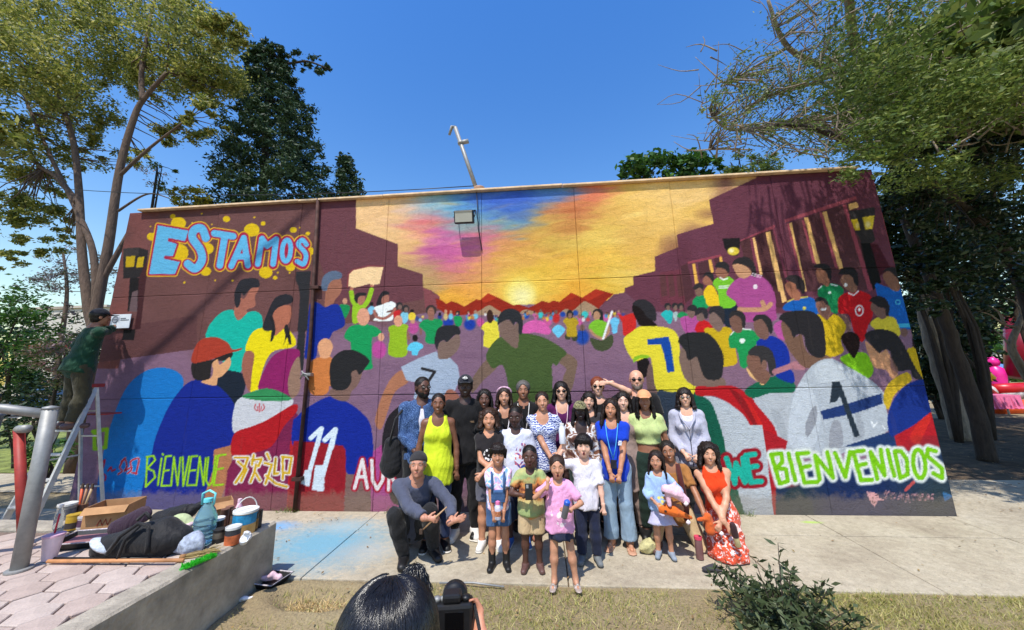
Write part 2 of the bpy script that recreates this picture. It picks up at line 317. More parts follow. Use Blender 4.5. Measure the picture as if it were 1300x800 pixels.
St('c', (150,100,92), [[(672,470),(690,520)],[(782,450),(795,500)]], 20, True); P('c', (150,186,36), [(664,440),(690,415),(770,408),(792,425),(780,465),(780,605),(668,602),(676,480)]); El('c', (226,160,130), 728, 388, 28, 36)
El('c', DK, 835, 496, 17, 22); P('c', (96,204,236), [(784,570),(800,535),(835,520),(868,530),(888,552),(860,575),(848,605),(815,602),(812,580)])
P('c', (20,152,86), [(385,490),(420,425),(490,410),(560,415),(612,445),(618,470),(580,490),(562,500),(560,640),(562,690),(480,690),(430,580),(425,525)]); El('c', (222,158,128), 506, 362, 40, 56)
El('c', (186,76,150), 606, 570, 46, 56, .12); El('c', (224,166,132), 619, 490, 20, 26)
# blue man with grey hair, orange child
St('c', (150,92,76), [[(290,190),(285,290)]], 44); P('c', (160,105,84), [(270,190),(300,130),(360,118),(366,200),(330,250),(300,300),(262,300)]); P('c', (92,108,132), [(238,170),(250,110),(290,75),(345,72),(372,92),(362,118),(310,130),(285,160),(275,195),(250,195)])
P('c', (16,46,146), [(165,290),(190,268),(225,275),(262,300),(310,282),(355,290),(388,380),(385,420),(340,445),(310,460),(290,500),(225,520),(205,620),(160,630),(132,610),(150,450)])
P('c', (206,124,66), [(148,700),(180,640),(240,615),(305,620),(310,700),(300,800),(160,800)]); El('c', (226,164,122), 265, 552, 47, 54); P('c', (222,158,118), [(240,590),(285,590),(290,630),(235,630)])
H('a', (44,44,48), [(1092,470),(1176,462),(1155,800),(1100,800),(1118,575),(1092,520)])
H('x', (44,44,48), [(376,345),(395,344),(390,380),(385,470),(374,470),(382,385)])
# teal man, yellow woman
P('a', (22,178,158), [(590,810),(625,740),(680,692),(740,685),(770,738),(810,702),(860,690),(900,720),(900,820),(880,960),(760,1010),(640,900)]); P('a', (168,104,86), [(745,670),(770,600),(800,620),(850,540),(884,555),(860,610),(862,660),(815,680),(815,700),(770,740),(745,710)]); P('a', (40,40,46), [(750,660),(745,590),(775,520),(830,503),(880,512),(884,552),(840,560),(800,600),(785,590),(778,640),(765,668)])
P('b', (16,180,160), [(452,60),(470,20),(530,0),(620,0),(650,60),(620,120),(590,205),(540,205),(500,100)])
P('b', (26,36,50), [(488,240),(520,195),(600,205),(615,240),(600,300),(570,335),(540,300)])
P('b', (236,216,20), [(612,110),(640,40),(690,18),(760,15),(800,40),(820,80),(800,100),(720,120),(680,200),(665,272),(632,275),(645,130)]); P('b', (158,98,80), [(598,180),(612,118),(648,125),(640,200),(630,280),(608,230)])
P('a', (40,40,46), [(905,790),(935,690),(975,615),(1030,594),(1070,605),(1070,640),(1000,665),(970,700),(965,790)]); P('a', (178,108,84), [(965,700),(1000,665),(1062,660),(1060,740),(1020,790),(965,830),(960,760)])
P('b', (36,34,38), [(715,75),(722,10),(712,-20),(722,-30),(735,20),(728,60)]); P('b', (36,34,38), [(765,98),(775,60),(770,20),(785,10),(800,80),(790,85),(782,60)])
# red cap boy, light blue back
P('b', (22,118,196), [(15,740),(30,560),(70,400),(125,270),(190,205),(260,182),(330,195),(362,240),(330,340),(260,480),(215,660),(160,735)]); P('b', (10,40,138), [(200,760),(235,520),(265,420),(320,310),(395,235),(490,250),(555,310),(570,360),(566,500),(540,620),(460,760)])
P('b', (40,36,36), [(398,160),(480,150),(500,130),(560,120),(545,150),(490,155),(475,175),(465,228),(405,228)]); P('b', (222,164,118), [(478,165),(500,148),(510,170),(548,140),(552,175),(520,215),(500,225),(492,255),(432,240),(470,225),(482,195)])
P('b', (170,60,42), [(398,162),(400,120),(430,70),(490,58),(540,80),(560,108),(598,102),(590,112),(540,125),(470,150)])
H('b', (180,118,82), [(485,515),(560,495),(558,600),(520,750),(445,755),(450,690),(480,600)]); H('b', (150,108,108), [(535,650),(560,600),(560,690),(525,755),(500,755)])
# hijab woman, flag shirt
P('b', (120,34,74), [(520,760),(545,680),(560,560),(600,440),(700,400),(815,360),(830,480),(800,620),(790,770)]); H('b', (128,36,76), [(520,760),(540,600),(600,480),(790,480),(800,770)])
P('b', (140,32,96), [(665,270),(690,190),(730,130),(790,105),(832,112),(830,150),(800,200),(785,260),(800,330),(730,290)]); P('b', (150,118,100), [(785,250),(800,180),(832,140),(836,260),(815,300),(795,300)])
P('b', (204,206,212), [(570,450),(568,340),(600,300),(680,268),(750,280),(808,325),(700,400)]); P('b', (52,140,84), [(600,302),(640,280),(700,266),(760,282),(800,312),(700,318)]); P('b', (178,26,34), [(566,452),(640,420),(700,395),(812,330),(822,360),(770,420),(720,500),(640,530),(560,540)])
H('b', (180,34,40), [(795,480),(830,480),(830,770),(780,770)])
St('b', (190,40,50), [[(655,330),(650,345),(660,358)],[(685,330),(690,345),(680,358)],[(670,328),(670,362)],[(662,340),(664,355)],[(678,340),(676,355)]], 4, True)
# 11 player
P('d', (206,124,66), [(103,150),(130,105),(165,85),(212,88),(206,160),(192,242),(120,242)]); El('d', (226,164,122), 183, 45, 30, 44)
H('d', (130,100,94), [(268,770),(275,585),(330,585),(390,620),(390,775)]); P('d', (176,78,142), [(385,780),(388,640),(395,500),(430,470),(480,500),(530,640),(540,780)], False)
P('d', (12,42,146), [(40,372),(60,345),(100,308),(200,256),(270,275),(340,322),(385,385),(394,520),(350,590),(300,600),(275,585),(262,500),(150,470),(45,480)])
P('d', (152,28,40), [(15,770),(45,452),(150,458),(262,474),(274,490),(276,600),(266,772)], False)
P('d', (128,98,88), [(205,252),(210,222),(270,222),(296,190),(298,150),(318,138),(348,145),(335,190),(320,215),(300,235),(285,272),(250,275)]); P('d', (38,38,40), [(204,160),(212,95),(255,55),(315,52),(378,92),(362,128),(335,160),(322,140),(300,150),(300,190),(270,226),(215,220)])
St('d', (222,236,246), [[(120,440),(165,398),(150,470)],[(168,398),(100,640)]], 20); St('d', (222,236,246), [[(182,448),(228,402),(212,480)],[(230,402),(155,665)]], 22); H('d', (214,228,238), [(140,560),(185,560),(178,675),(125,668)]); H('d', (214,228,238), [(95,580),(125,580),(115,655),(75,640)])
# black haired figure, white shirt 7, olive man
P('x', (40,36,40), [(487,590),(485,560),(490,535),(500,521),(515,517),(535,560),(530,620),(500,640)])
P('x', (176,116,86), [(512,470),(518,485),(502,497),(493,520),(484,545),(476,535),(484,505),(497,480)]); P('x', (168,182,202), [(509,466),(531,455),(554,446),(560,456),(571,454),(581,464),(584,480),(576,500),(560,520),(540,522),(525,505),(530,486),(516,483)], False)
P('p', (128,104,94), [(1015,545),(1018,440),(1060,405),(1090,418),(1180,350),(1197,430),(1165,500),(1100,552),(1050,560)]); P('p', (42,42,46), [(985,405),(1010,312),(1080,280),(1170,284),(1202,332),(1188,358),(1150,362),(1090,418),(1060,402),(1022,430),(1010,482),(992,450)])
St('x', BL, [[(536,468),(552,472),(544,484)]], 3.6); P('x', (165,105,85), [(563,505),(575,495),(590,520),(580,560),(560,560)])
P('f', (124,100,86), [(365,495),(425,535),(340,620),(280,690),(262,640),(300,570)]); P('f', (124,100,84), [(825,455),(892,500),(885,580),(858,680),(815,690),(812,600),(830,550),(785,505)])
P('f', (72,92,48), [(358,470),(395,402),(460,352),(560,340),(650,350),(740,385),(832,452),(800,492),(772,532),(747,522),(750,640),(745,830),(640,900),(500,850),(488,650),(456,530),(402,547),(374,520)])
P('f', (124,100,90), [(436,345),(440,285),(460,265),(500,265),(520,292),(545,275),(556,300),(548,400),(540,428),(515,420),(480,390)]); P('f', (42,44,48), [(426,290),(440,225),(490,195),(550,210),(574,270),(568,340),(548,335),(548,285),(530,275),(520,292),(492,260),(452,272)])
# right crowd, back to front
P('h', (24,148,88), [(440,190),(465,160),(495,155),(530,170),(540,200),(520,230),(455,232)]); P('h', (130,98,84), [(455,125),(475,100),(495,110),(498,150),(475,160),(460,150)]); P('h', (48,44,46), [(445,110),(470,88),(500,95),(500,125),(480,112),(455,125)])
P('h', (236,196,36), [(502,140),(530,98),(560,108),(595,180),(595,214),(530,214),(510,170)]); P('h', (158,104,84), [(497,70),(520,45),(545,60),(560,80),(540,100),(510,95)]); P('h', (44,42,44), [(497,50),(515,28),(545,24),(562,50),(558,85),(540,62),(515,45)])
P('h', (28,40,56), [(590,215),(690,212),(700,250),(680,300),(640,345),(600,260)]); P('h', (120,196,48), [(556,90),(575,60),(600,50),(650,52),(680,80),(690,120),(680,215),(600,222),(585,140)]); P('h', (150,100,80), [(570,15),(600,-10),(640,10),(640,45),(600,68),(575,40)]); P('h', (42,40,42), [(568,-5),(585,-30),(625,-32),(648,-10),(645,30),(625,10),(595,0)])
St('h', (240,244,240), [[(590,105),(650,100)],[(590,115),(645,112)]], 5); St('h', (240,244,240), [[(596,55),(615,68),(638,60)]], 7)
P('h', (168,76,140), [(632,150),(660,90),(720,50),(800,38),(870,80),(905,150),(912,240),(900,300),(720,300),(690,200)]); P('h', (196,146,110), [(665,-15),(680,-30),(740,-10),(770,20),(770,40),(735,60),(700,50),(680,20)]); P('h', (44,40,42), [(665,-20),(690,-52),(750,-60),(790,-20),(800,50),(775,40),(770,5),(740,-10),(700,-22)])
St('h', (198,146,112), [[(705,235),(780,238),(850,232),(882,205)],[(850,230),(835,195)]], 26, True); El('h', (240,226,236), 795, 108, 13, 13); St('h', (240,226,236), [[(775,42),(825,55)],[(778,32),(830,45)]], 4)
for (sx, sy, c, sh) in [(300,225,(40,180,180),[(262,262),(290,240),(325,245),(330,270),(325,300),(310,318),(280,285)]),(342,225,(170,190,190),[(330,262),(350,248),(360,265),(345,305)]),(374,225,(30,146,84),[(355,265),(380,248),(412,262),(405,282),(360,280)])]:
    P('h', c, sh); El('h', (46,44,46), sx, sy-8, 19, 19); El('h', (126,98,88), sx+3, sy+2, 11, 15)
P('h', (178,82,150), [(370,290),(420,270),(470,280),(480,330),(470,365),(405,370)]); P('h', (124,98,90), [(412,240),(440,225),(460,255),(440,285),(415,270)]); P('h', (44,44,46), [(410,235),(430,210),(460,215),(470,250),(445,245)])
P('h', (200,30,36), [(458,360),(470,310),(510,296),(550,325),(545,362)]); P('h', (124,100,92), [(462,280),(478,245),(512,250),(515,285),(490,302),(468,295)]); P('h', (46,44,48), [(452,265),(475,225),(520,232),(528,280),(510,285),(495,255),(470,265)])
P('h', (206,172,30), [(508,345),(560,340),(640,335),(670,370),(685,460),(685,545),(560,545),(530,420)]); P('h', (128,104,96), [(535,270),(560,250),(600,255),(620,290),(612,335),(590,362),(560,340),(538,310)]); P('h', (48,46,50), [(532,250),(550,218),(605,218),(622,255),(618,318),(602,290),(590,275),(560,250),(540,262)])
P('h', (28,148,80), [(648,385),(680,362),(760,345),(800,370),(820,400),(790,450),(750,555),(712,555),(690,460),(650,450)]); P('h', (120,86,74), [(648,290),(660,265),(700,260),(725,290),(725,345),(700,370),(665,345)]); P('h', (44,42,44), [(645,275),(665,245),(715,245),(740,280),(735,345),(722,330),(715,290),(680,268),(655,285)]); El('h', (235,245,238), 722, 412, 15, 15); St('h', (236,240,236), [[(655,380),(672,362)],[(725,345),(770,350)]], 6)
P('h', (186,84,156), [(900,320),(985,290),(1000,330),(1000,400),(930,400)])
P('h', (16,48,152), [(800,430),(850,390),(910,390),(970,440),(990,520),(980,560),(900,590),(880,520)]); P('h', (124,90,80), [(785,320),(800,285),(840,280),(865,320),(870,390),(840,405),(800,375)]); P('h', (44,42,44), [(780,300),(800,268),(850,265),(888,300),(892,360),(875,370),(860,330),(830,290),(795,300)])
# yellow 7, big mid heads
P('h', (28,22,24), [(128,520),(180,505),(205,560),(195,600),(150,625),(135,580)]); P('h', (112,88,84), [(205,540),(260,700),(230,760),(190,700),(180,620)])
P('h', (230,214,56), [(52,410),(100,360),(150,330),(240,330),(320,345),(360,390),(370,480),(380,580),(410,640),(470,680),(465,730),(400,750),(330,720),(240,690),(215,560),(195,500),(110,525)]); P('h', (140,190,40), [(105,522),(120,500),(165,490),(195,498),(190,510),(140,512),(112,535)])
P('h', (44,42,46), [(102,210),(130,182),(180,182),(225,220),(238,270),(232,300),(205,300),(235,326),(200,325),(160,328),(125,290)]); P('h', (28,18,18), [(102,215),(125,215),(160,240),(180,275),(215,300),(238,328),(150,328),(125,295),(105,250)])
H('h', (16,72,160), [(186,405),(305,388),(320,440),(338,585),(300,592),(280,490),(262,432),(190,434)])
P('x', (50,62,78), [(833,505),(852,498),(885,508),(880,600),(850,600)])
P('k', (126,102,92), [(62,250),(90,200),(120,280),(180,260),(210,360),(250,410),(340,400),(345,455),(180,460),(100,400),(70,330)]); P('k', (40,40,42), [(55,165),(80,125),(150,108),(240,115),(300,170),(340,250),(342,330),(320,405),(240,408),(205,360),(180,280),(165,265),(120,288),(100,230),(70,190)])
P('k', (0,90,70), [(150,520),(200,515),(260,540),(300,620),(340,760),(400,1000),(420,1300),(250,1300),(160,900)]); P('k', (186,194,202), [(180,505),(280,520),(400,570),(470,620),(540,760),(640,1200),(640,1290),(420,1290),(370,900),(300,640),(250,540)]); P('k', (182,26,34), [(170,455),(270,455),(390,448),(480,490),(560,570),(650,680),(710,820),(740,1000),(690,1290),(640,1290),(570,860),(500,680),(430,600),(300,520),(175,510)])
P('k', (126,24,30), [(380,470),(450,510),(550,640),(600,800),(620,860),(580,860),(530,700),(440,560)], a=.75); P('k', (210,36,34), [(470,520),(540,600),(620,760),(640,860),(625,860),(560,700)], a=.8)
P('k', (182,188,196), [(530,530),(640,495),(780,490),(790,600),(770,860),(720,860),(660,700)]); P('k', (160,166,174), [(640,600),(700,620),(740,720),(750,860),(730,860),(700,760)], a=.6)
P('k', (8,100,72), [(475,490),(520,445),(620,400),(680,388),(760,405),(798,445),(780,492),(640,496),(530,528)]); P('k', (126,90,76), [(492,260),(540,245),(575,275),(600,330),(640,380),(620,425),(590,442),(540,400),(500,340)]); P('k', (232,184,124), [(486,335),(505,350),(545,405),(580,440),(600,440),(560,425),(510,385)]); P('k', (52,50,52), [(498,235),(540,198),(600,196),(650,230),(674,320),(660,382),(635,370),(620,300),(595,285),(580,310),(565,265),(510,255)]); P('k', (130,95,82), [(585,300),(605,288),(620,310),(612,345),(592,345)])
P('k', (16,50,150), [(675,390),(690,340),(730,345),(780,355),(795,420),(760,430)]); St('k', (178,120,130), [[(670,360),(740,335),(800,310)],[(800,330),(850,330)]], 36, True)
# back of the right: blue, green, red, navy players
P('j', (20,92,176), [(128,370),(130,335),(200,300),(280,285),(325,310),(342,400),(230,380)]); P('j', (164,106,82), [(133,215),(150,190),(205,195),(215,240),(235,270),(228,302),(190,305),(150,260)]); P('j', (48,42,44), [(132,170),(170,145),(225,155),(258,200),(255,262),(238,262),(225,240),(208,235),(200,205),(160,185)]); El('j', (216,200,80), 255, 356, 10, 12); St('j', (218,196,90), [[(150,315),(185,300)],[(235,290),(275,285)]], 9)
P('j', (22,128,76), [(342,235),(380,210),(430,200),(480,215),(505,250),(480,330),(465,390),(430,380),(380,320),(345,280)]); P('j', (150,100,78), [(328,130),(350,100),(385,110),(405,150),(415,200),(400,220),(370,200),(345,190)]); P('j', (40,38,40), [(315,95),(345,75),(395,78),(425,110),(425,180),(408,165),(395,130),(360,105)]); St('j', (236,240,240), [[(345,235),(365,218)],[(425,205),(465,215)]], 7); El('j', (230,240,235), 417, 258, 9, 9)
P('j', (190,22,30), [(470,350),(475,290),(530,255),(600,245),(660,265),(685,300),(690,400),(660,470),(635,560),(600,560),(560,480),(540,400),(480,390)]); P('j', (136,96,78), [(485,175),(505,145),(550,150),(580,185),(592,235),(565,262),(520,235),(495,205)]); P('j', (36,34,36), [(472,140),(500,102),(550,96),(590,125),(598,210),(575,200),(565,170),(545,148),(500,142)]); St('j', (240,240,240), [loop(605,372,24,32)], 8, True); El('j', (236,236,236), 605, 366, 8, 10); El('j', (238,236,230), 518, 209, 12, 11); St('j', (242,242,242), [[(535,260),(570,275),(598,248)]], 8)
P('j', (120,90,84), [(470,400),(510,395),(545,440),(550,500),(520,500),(500,440)])
P('j', (20,96,182), [(708,200),(760,215),(830,235),(890,225),(915,300),(960,475),(850,478),(790,400),(720,280)]); H('j', (64,176,216), [(850,452),(955,452),(960,480),(855,480)]); P('j', (132,92,74), [(752,150),(800,115),(840,130),(862,190),(860,240),(830,248),(790,220)]); P('j', (40,36,38), [(750,130),(790,98),(850,105),(880,150),(875,195),(850,175),(830,150),(790,120)]); St('j', (80,190,225), [loop(850,318,15,14)], 6, True); El('j', (120,90,82), 890, 510, 24, 28)
P('j', (206,172,28), [(340,400),(370,410),(400,430),(440,395),(490,420),(520,480),(490,560),(500,640),(390,660),(385,520)]); P('j', (140,98,84), [(328,320),(350,300),(400,320),(425,380),(405,430),(375,415),(340,375)]); P('j', (44,40,42), [(322,310),(345,286),(390,295),(410,335),(395,335),(370,310),(335,318)]); H('j', (244,244,244), [(360,358),(395,356),(395,368),(362,374)])
P('j', (222,202,60), [(675,460),(710,420),(770,410),(830,420),(862,500),(850,535),(740,510)]); P('j', (124,92,82), [(675,355),(690,320),(740,345),(775,370),(775,415),(740,425),(700,390)]); P('j', (40,36,38), [(668,310),(700,282),(760,288),(796,340),(790,400),(775,400),(765,355),(730,350),(690,322)])
P('j', (206,172,28), [(905,640),(940,605),(1000,610),(1045,790),(960,800)]); El('j', (34,22,24), 965, 565, 26, 50)
P('j', (134,200,30), [(488,690),(520,650),(590,638),(650,645),(690,720),(690,770),(640,800)]); P('j', (38,22,20), [(488,545),(520,512),(570,510),(605,545),(605,600),(580,665),(560,668),(520,610)])
# player 1 in grey, woman in flag jersey
P('l', (118,88,72), [(45,130),(70,110),(110,160),(120,190),(150,180),(170,250),(210,290),(280,285),(295,310),(180,350),(110,290),(70,220)]); P('l', (38,36,40), [(35,100),(60,70),(130,58),(200,62),(250,100),(268,170),(270,285),(215,292),(175,250),(160,185),(125,180),(110,195),(90,150),(60,115)])
P('l', (180,188,198), [(60,800),(85,700),(95,520),(130,440),(200,340),(290,300),(380,340),(500,410),(570,480),(580,560),(600,660),(400,760),(300,800)]); P('l', (196,204,214), [(90,740),(95,560),(140,430),(190,440),(240,560),(240,660),(200,760)]); P('l', (148,152,162), [(170,640),(200,560),(225,545),(225,620),(180,700)]); P('l', (154,158,168), [(290,700),(310,620),(350,630),(360,740),(300,760)]); P('l', (150,156,166), [(410,720),(430,640),(420,560),(450,590),(470,690)], a=.6); P('l', (200,208,216), [(220,340),(290,310),(420,380),(360,410),(240,420)], a=.7)
H('l', (32,56,112), [(245,568),(400,525),(555,478),(565,530),(420,580),(262,612)]); H('l', (38,50,62), [(305,420),(345,418),(448,695),(418,700),(345,490),(328,520),(294,528)]); St('l', (240,244,248), [[(505,620),(520,640),(535,625),(515,650),(505,625)],[(560,640),(575,660)]], 5)
H('l', (30,56,104), [(370,745),(600,672),(640,700),(640,760),(500,790)])
P('l', (206,172,40), [(565,500),(590,430),(640,390),(690,372),(710,410),(660,450),(620,490),(590,560)]); P('l', (20,48,130), [(590,660),(590,580),(630,490),(700,425),(800,400),(850,430),(840,560),(720,640),(620,700)]); H('l', (180,28,40), [(620,695),(720,640),(835,550),(960,620),(960,820),(640,760)]); P('l', (214,48,36), [(700,700),(760,610),(815,580),(770,690),(745,740)], a=.7)
P('l', (206,150,110), [(475,215),(510,240),(550,270),(580,255),(600,290),(605,350),(640,380),(610,405),(580,360),(520,345),(490,280)]); P('l', (44,42,44), [(470,190),(500,160),(560,152),(630,175),(680,250),(730,350),(765,405),(720,400),(700,360),(640,365),(610,310),(595,260),(560,260),(545,275),(510,240)]); P('l', (150,105,85), [(600,290),(640,360),(620,385),(600,340)], a=.7)
# bottom band at the right
H('x', (24,44,88), [(985,612),(1000,602),(1210,565),(1226,600),(1235,670),(985,670)])
H('x', (40,58,66), [(985,640),(1010,612),(1032,640),(1035,670),(985,670)]); El('x', (44,62,70), 1190, 630, 40, 50, .8, a=.9); El('x', (44,62,72), 1015, 640, 28, 30, .6, a=.8); El('x', (196,44,44), 1000, 612, 14, 6, .4, a=.8); St('x', (190,80,80), [[(1150,622),(1160,612)]], 4)
H('x', (170,30,40), [(960,540),(1000,560),(985,620),(984,670),(960,670)]); H('x', (186,194,202), [(918,540),(968,540),(975,590),(984,668),(930,668)]); H('x', (0,92,70), [(880,560),(918,560),(950,668),(905,668)])
# writing
EST = [[(315,120),(135,107),(105,250),(72,445),(250,440)],[(120,300),(235,290)],[(300,190),(190,195)]]
EP = [(120,95),(350,135),(325,215),(200,190),(195,215),(265,235),(235,325),(170,325),(165,345),(285,370),(250,460),(55,460),(85,300)]
for w_, c in ((52, (232,190,40)), (34, (168,30,66)), (0, None)):
    if c:
        St('o', c, [EP+[EP[0]]], w_*.8)
        St('o', c, [[(480,180),(450,120),(395,130),(380,190),(440,280),(450,360),(400,420),(345,390)]], 60+w_*.8, True)
        St('o', c, [[(545,155),(685,175)],[(625,170),(585,400)]], 48+w_*.8); St('o', c, [[(670,400),(765,185),(795,400)],[(720,330),(790,330)]], 48+w_*.8)
        St('o', c, [[(870,390),(900,190),(940,250),(1010,195),(985,390)]], 44+w_*.8); St('o', c, [loop(1085,285,32,80,.08)], 38+w_*.8, True); St('o', c, [[(1235,240),(1205,205),(1175,240),(1230,310),(1215,390),(1165,370)]], 38+w_*.8, True)
        if w_ == 52:
            for (x, y, r) in [(275,80,56),(232,27,20),(635,48,27),(825,130,58),(910,82,19),(1137,130,26),(1245,157,17),(930,450,50),(1000,488,17),(1115,410,35),(75,180,36),(490,270,50),(480,440,40),(270,300,80),(1262,290,34),(450,8,7),(845,35,8),(378,78,7),(550,508,7),(680,510,8),(320,525,9),(1110,452,8),(1020,450,8),(525,88,6),(66,104,6),(1185,112,6)]: El('o', (222,186,16), x, y, r, r*.85)
H('o', (96,180,224), EP)
BLU = (98,182,226)
St('o', BLU, [[(480,190),(450,120),(395,130),(380,190),(440,280),(450,360),(400,420),(345,385)]], 62, True); St('o', BLU, [[(545,155),(685,178)],[(625,170),(585,395)]], 52); St('o', BLU, [[(672,400),(765,190),(795,395)],[(720,330),(790,330)]], 46)
St('o', BLU, [[(870,385),(902,195),(940,250),(1008,200),(985,385)]], 44); St('o', BLU, [loop(1085,285,32,80,.08)], 36, True); St('o', BLU, [[(1235,240),(1205,205),(1175,240),(1230,310),(1215,385),(1165,365)]], 36, True)
BIE = [[(335,105),(325,290)],[(330,100),(375,95),(385,120),(335,175),(375,190),(385,230),(325,290)],[(425,110),(402,280)],[(432,82),(436,88)],[(487,95),(452,98),(424,285),(478,282)],[(438,190),(472,185)],[(486,282),(504,102),(527,282),(545,105)],[(560,102),(563,285),(600,98)],[(652,96),(614,98),(586,282),(636,280)],[(600,190),(640,184)],[(646,282),(668,100),(692,280),(706,108)],[(722,104),(708,250),(726,284),(748,260),(770,94)],[(832,86),(786,92),(756,282),(816,276)],[(772,182),(816,172)]]
St('q', (128,186,30), BIE, 13, False, 3); St('q', (160,215,36), BIE, 8, False, 2)
HUA = [[(890,105),(975,105),(945,190),(895,265)],[(910,130),(965,180),(930,255)],[(1010,90),(1000,150)],[(1000,120),(1060,115),(1040,160)],[(1025,150),(1015,200),(990,260)],[(1020,200),(1050,250)],[(1095,80),(1110,115)],[(1080,140),(1125,150),(1105,215),(1085,270)],[(1090,220),(1150,270),(1220,290)],[(1150,110),(1140,210),(1165,205)],[(1190,100),(1250,105),(1235,205),(1195,200)],[(1195,100),(1195,240)]]
St('q', (232,230,224), HUA, 30, False, 3); St('q', (214,170,30), HUA, 15)
ARB = [[(25,100),(45,140),(65,120),(50,180),(30,190),(70,220),(65,250)],[(85,190),(105,165),(110,190),(130,180)],[(150,210),(175,190),(160,165),(190,115),(205,160),(190,190),(225,170)],[(210,205),(235,180),(230,130),(280,110),(275,160),(262,210)],[(170,130),(195,108)],[(235,200),(268,206)]]
St('q', (205,216,228), ARB[2:], 14, True, 3); St('q', (178,30,52), ARB, 10, True, 2)
AUR = [[(560,480),(640,190),(690,475)],[(590,365),(665,365)],[(735,195),(745,400),(790,490),(845,400),(870,190)],[(905,495),(915,200),(985,240),(930,350),(1000,480)]]
St('r', (176,24,52), AUR, 72, False, 8); St('r', (236,228,226), AUR, 34, False, 3)
ME = [[(20,150),(0,215),(25,280),(50,215),(22,150)],[(88,165),(130,290),(135,190),(180,285),(170,165)],[(230,145),(185,150),(210,285),(262,280)],[(200,210),(240,205)]]
St('m', (152,24,40), ME, 64, False, 4); St('m', (30,178,158), ME, 28)
BVD = [[(95,185),(150,370),(200,355),(190,280),(130,270),(165,235),(160,180),(95,185)],[(205,180),(248,350)],[(330,175),(258,180),(308,365),(390,358)],[(284,270),(340,258)],[(402,345),(374,192),(488,332),(452,172)],[(500,175),(566,328),(596,168)],[(682,160),(616,170),(666,350),(736,345)],[(636,258),(696,244)],[(768,340),(726,170),(816,318),(790,155)],[(834,158),(876,322)],[(880,165),(914,334),(962,312),(956,216),(920,166),(880,165)],loop(1035,245,38,92,-.12),[(1140,165),(1090,150),(1085,195),(1180,275),(1180,335),(1125,305)]]
St('n', (206,214,214), BVD, 66, False, 12); St('n', (224,230,226), BVD, 52, False, 6); St('n', (122,196,14), BVD, 27, False, 2)
PK = (236,172,176)
H('s', PK, [(105,142),(190,150),(262,190),(245,260),(205,338),(165,290),(125,220)]); H('s', PK, [(250,228),(320,235),(318,250),(252,250)]); St('s', DK, [[(130,165),(150,165)],[(215,185),(245,195)],[(140,190),(142,196)],[(228,212),(232,218)],[(170,262),(195,288),(218,270)],[(185,215),(190,235)]], 9)
SIG = [[(325,165),(345,140),(370,150),(340,180),(360,205),(345,230),(325,215)],[(385,140),(395,160)],loop(435,200,30,38),[(500,245),(530,170),(560,250),(570,160)],[(600,270),(620,180),(650,270)],[(670,180),(720,185)],[(690,185),(700,250)],[(735,170),(745,250),(775,240),(770,200),(735,170)],[(785,250),(810,175),(840,250)],[(860,250),(880,180),(905,250),(940,180),(938,255)]]
St('s', PK, SIG, 20); St('s', (36,34,52), SIG, 9); St('s', (30,108,164), [[(1080,160),(1180,200),(1100,250),(1085,180)],[(1110,200),(1170,195)]], 26, False, 10)
St('x', (140,190,30), [[(118,548),(136,545),(134,568),(120,570),(120,550)]], 5, False, 1)
# painted lamp at the left end; dark-red band is tree-trunk shadow painted in
H('a', (26,22,24), [(155,500),(208,500),(196,690),(142,690)]); H('a', (66,32,36), [(206,505),(256,345),(248,500),(214,790),(180,790),(196,690)]); H('a', (104,84,88), [(168,582),(200,570),(196,690),(150,690)])
H('a', (40,36,38), [(118,336),(205,330),(258,345),(256,388),(208,498),(118,506)]); H('a', (58,52,52), [(118,336),(205,330),(205,378),(118,382)]); H('a', (190,160,20), [(134,380),(186,378),(178,440),(130,442)]); H('a', (196,166,24), [(200,386),(236,382),(228,440),(190,445)])
H('x', (24,20,24), [(157,418),(172,418),(170,432),(155,432)])
# ---- the wall itself
WX0, WX1, WH = -7.15, 5.03, 4.72
m, n, l, b, out = newmat('mural_paint')
ca = n.new('ShaderNodeVertexColor'); ca.layer_name = 'paint'
v = coord(n, l); vs = coord(n, l, (1, 1, 2.6))
f1 = noise(n, l, 9, 6, .7, vs); f2 = noise(n, l, 55, 4, .6, v); f3 = noise(n, l, 1.3, 4, .6, v)
c1 = mixc(n, l, .55, ca.outputs[0], mixc(n, l, 1.0, ca.outputs[0], ramp(n, l, f1, [(.3, (.72, .72, .72, 1)), (.68, (1.16, 1.15, 1.13, 1))]), 'MULTIPLY'))
c2 = mixc(n, l, 1.0, c1, ramp(n, l, f2, [(.3, (.86, .86, .87, 1)), (.6, (1.04, 1.04, 1.03, 1))]), 'MULTIPLY')
chip = math_(n, l, 'GREATER_THAN', noise(n, l, 36, 5, .75, v), .735)
sx = n.new('ShaderNodeSeparateXYZ'); tc = n.new('ShaderNodeTexCoord'); l.new(tc.outputs['Object'], sx.inputs[0])
gr_ = n.new('ShaderNodeMapRange'); gr_.inputs[1].default_value = .10; gr_.inputs[2].default_value = .0; l.new(math_(n, l, 'SUBTRACT', sx.outputs[2], math_(n, l, 'MULTIPLY', noise(n, l, 8, 5, .7, v), .34)), gr_.inputs[0])
run = noise(n, l, 5, 4, .6, coord(n, l, (1, 1, .08))); runm = math_(n, l, 'MULTIPLY', math_(n, l, 'GREATER_THAN', run, .66), .07)
cg = mixc(n, l, math_(n, l, 'MULTIPLY', chip, .55), c2, (.38, .35, .31, 1)); cg = mixc(n, l, runm, cg, (.10, .08, .07, 1))
l.new(mixc(n, l, math_(n, l, 'MULTIPLY', gr_.outputs[0], .40), cg, (.23, .18, .13, 1)), b.inputs['Base Color'])
b.inputs['Roughness'].default_value = .62; b.inputs['Specular IOR Level'].default_value = .1
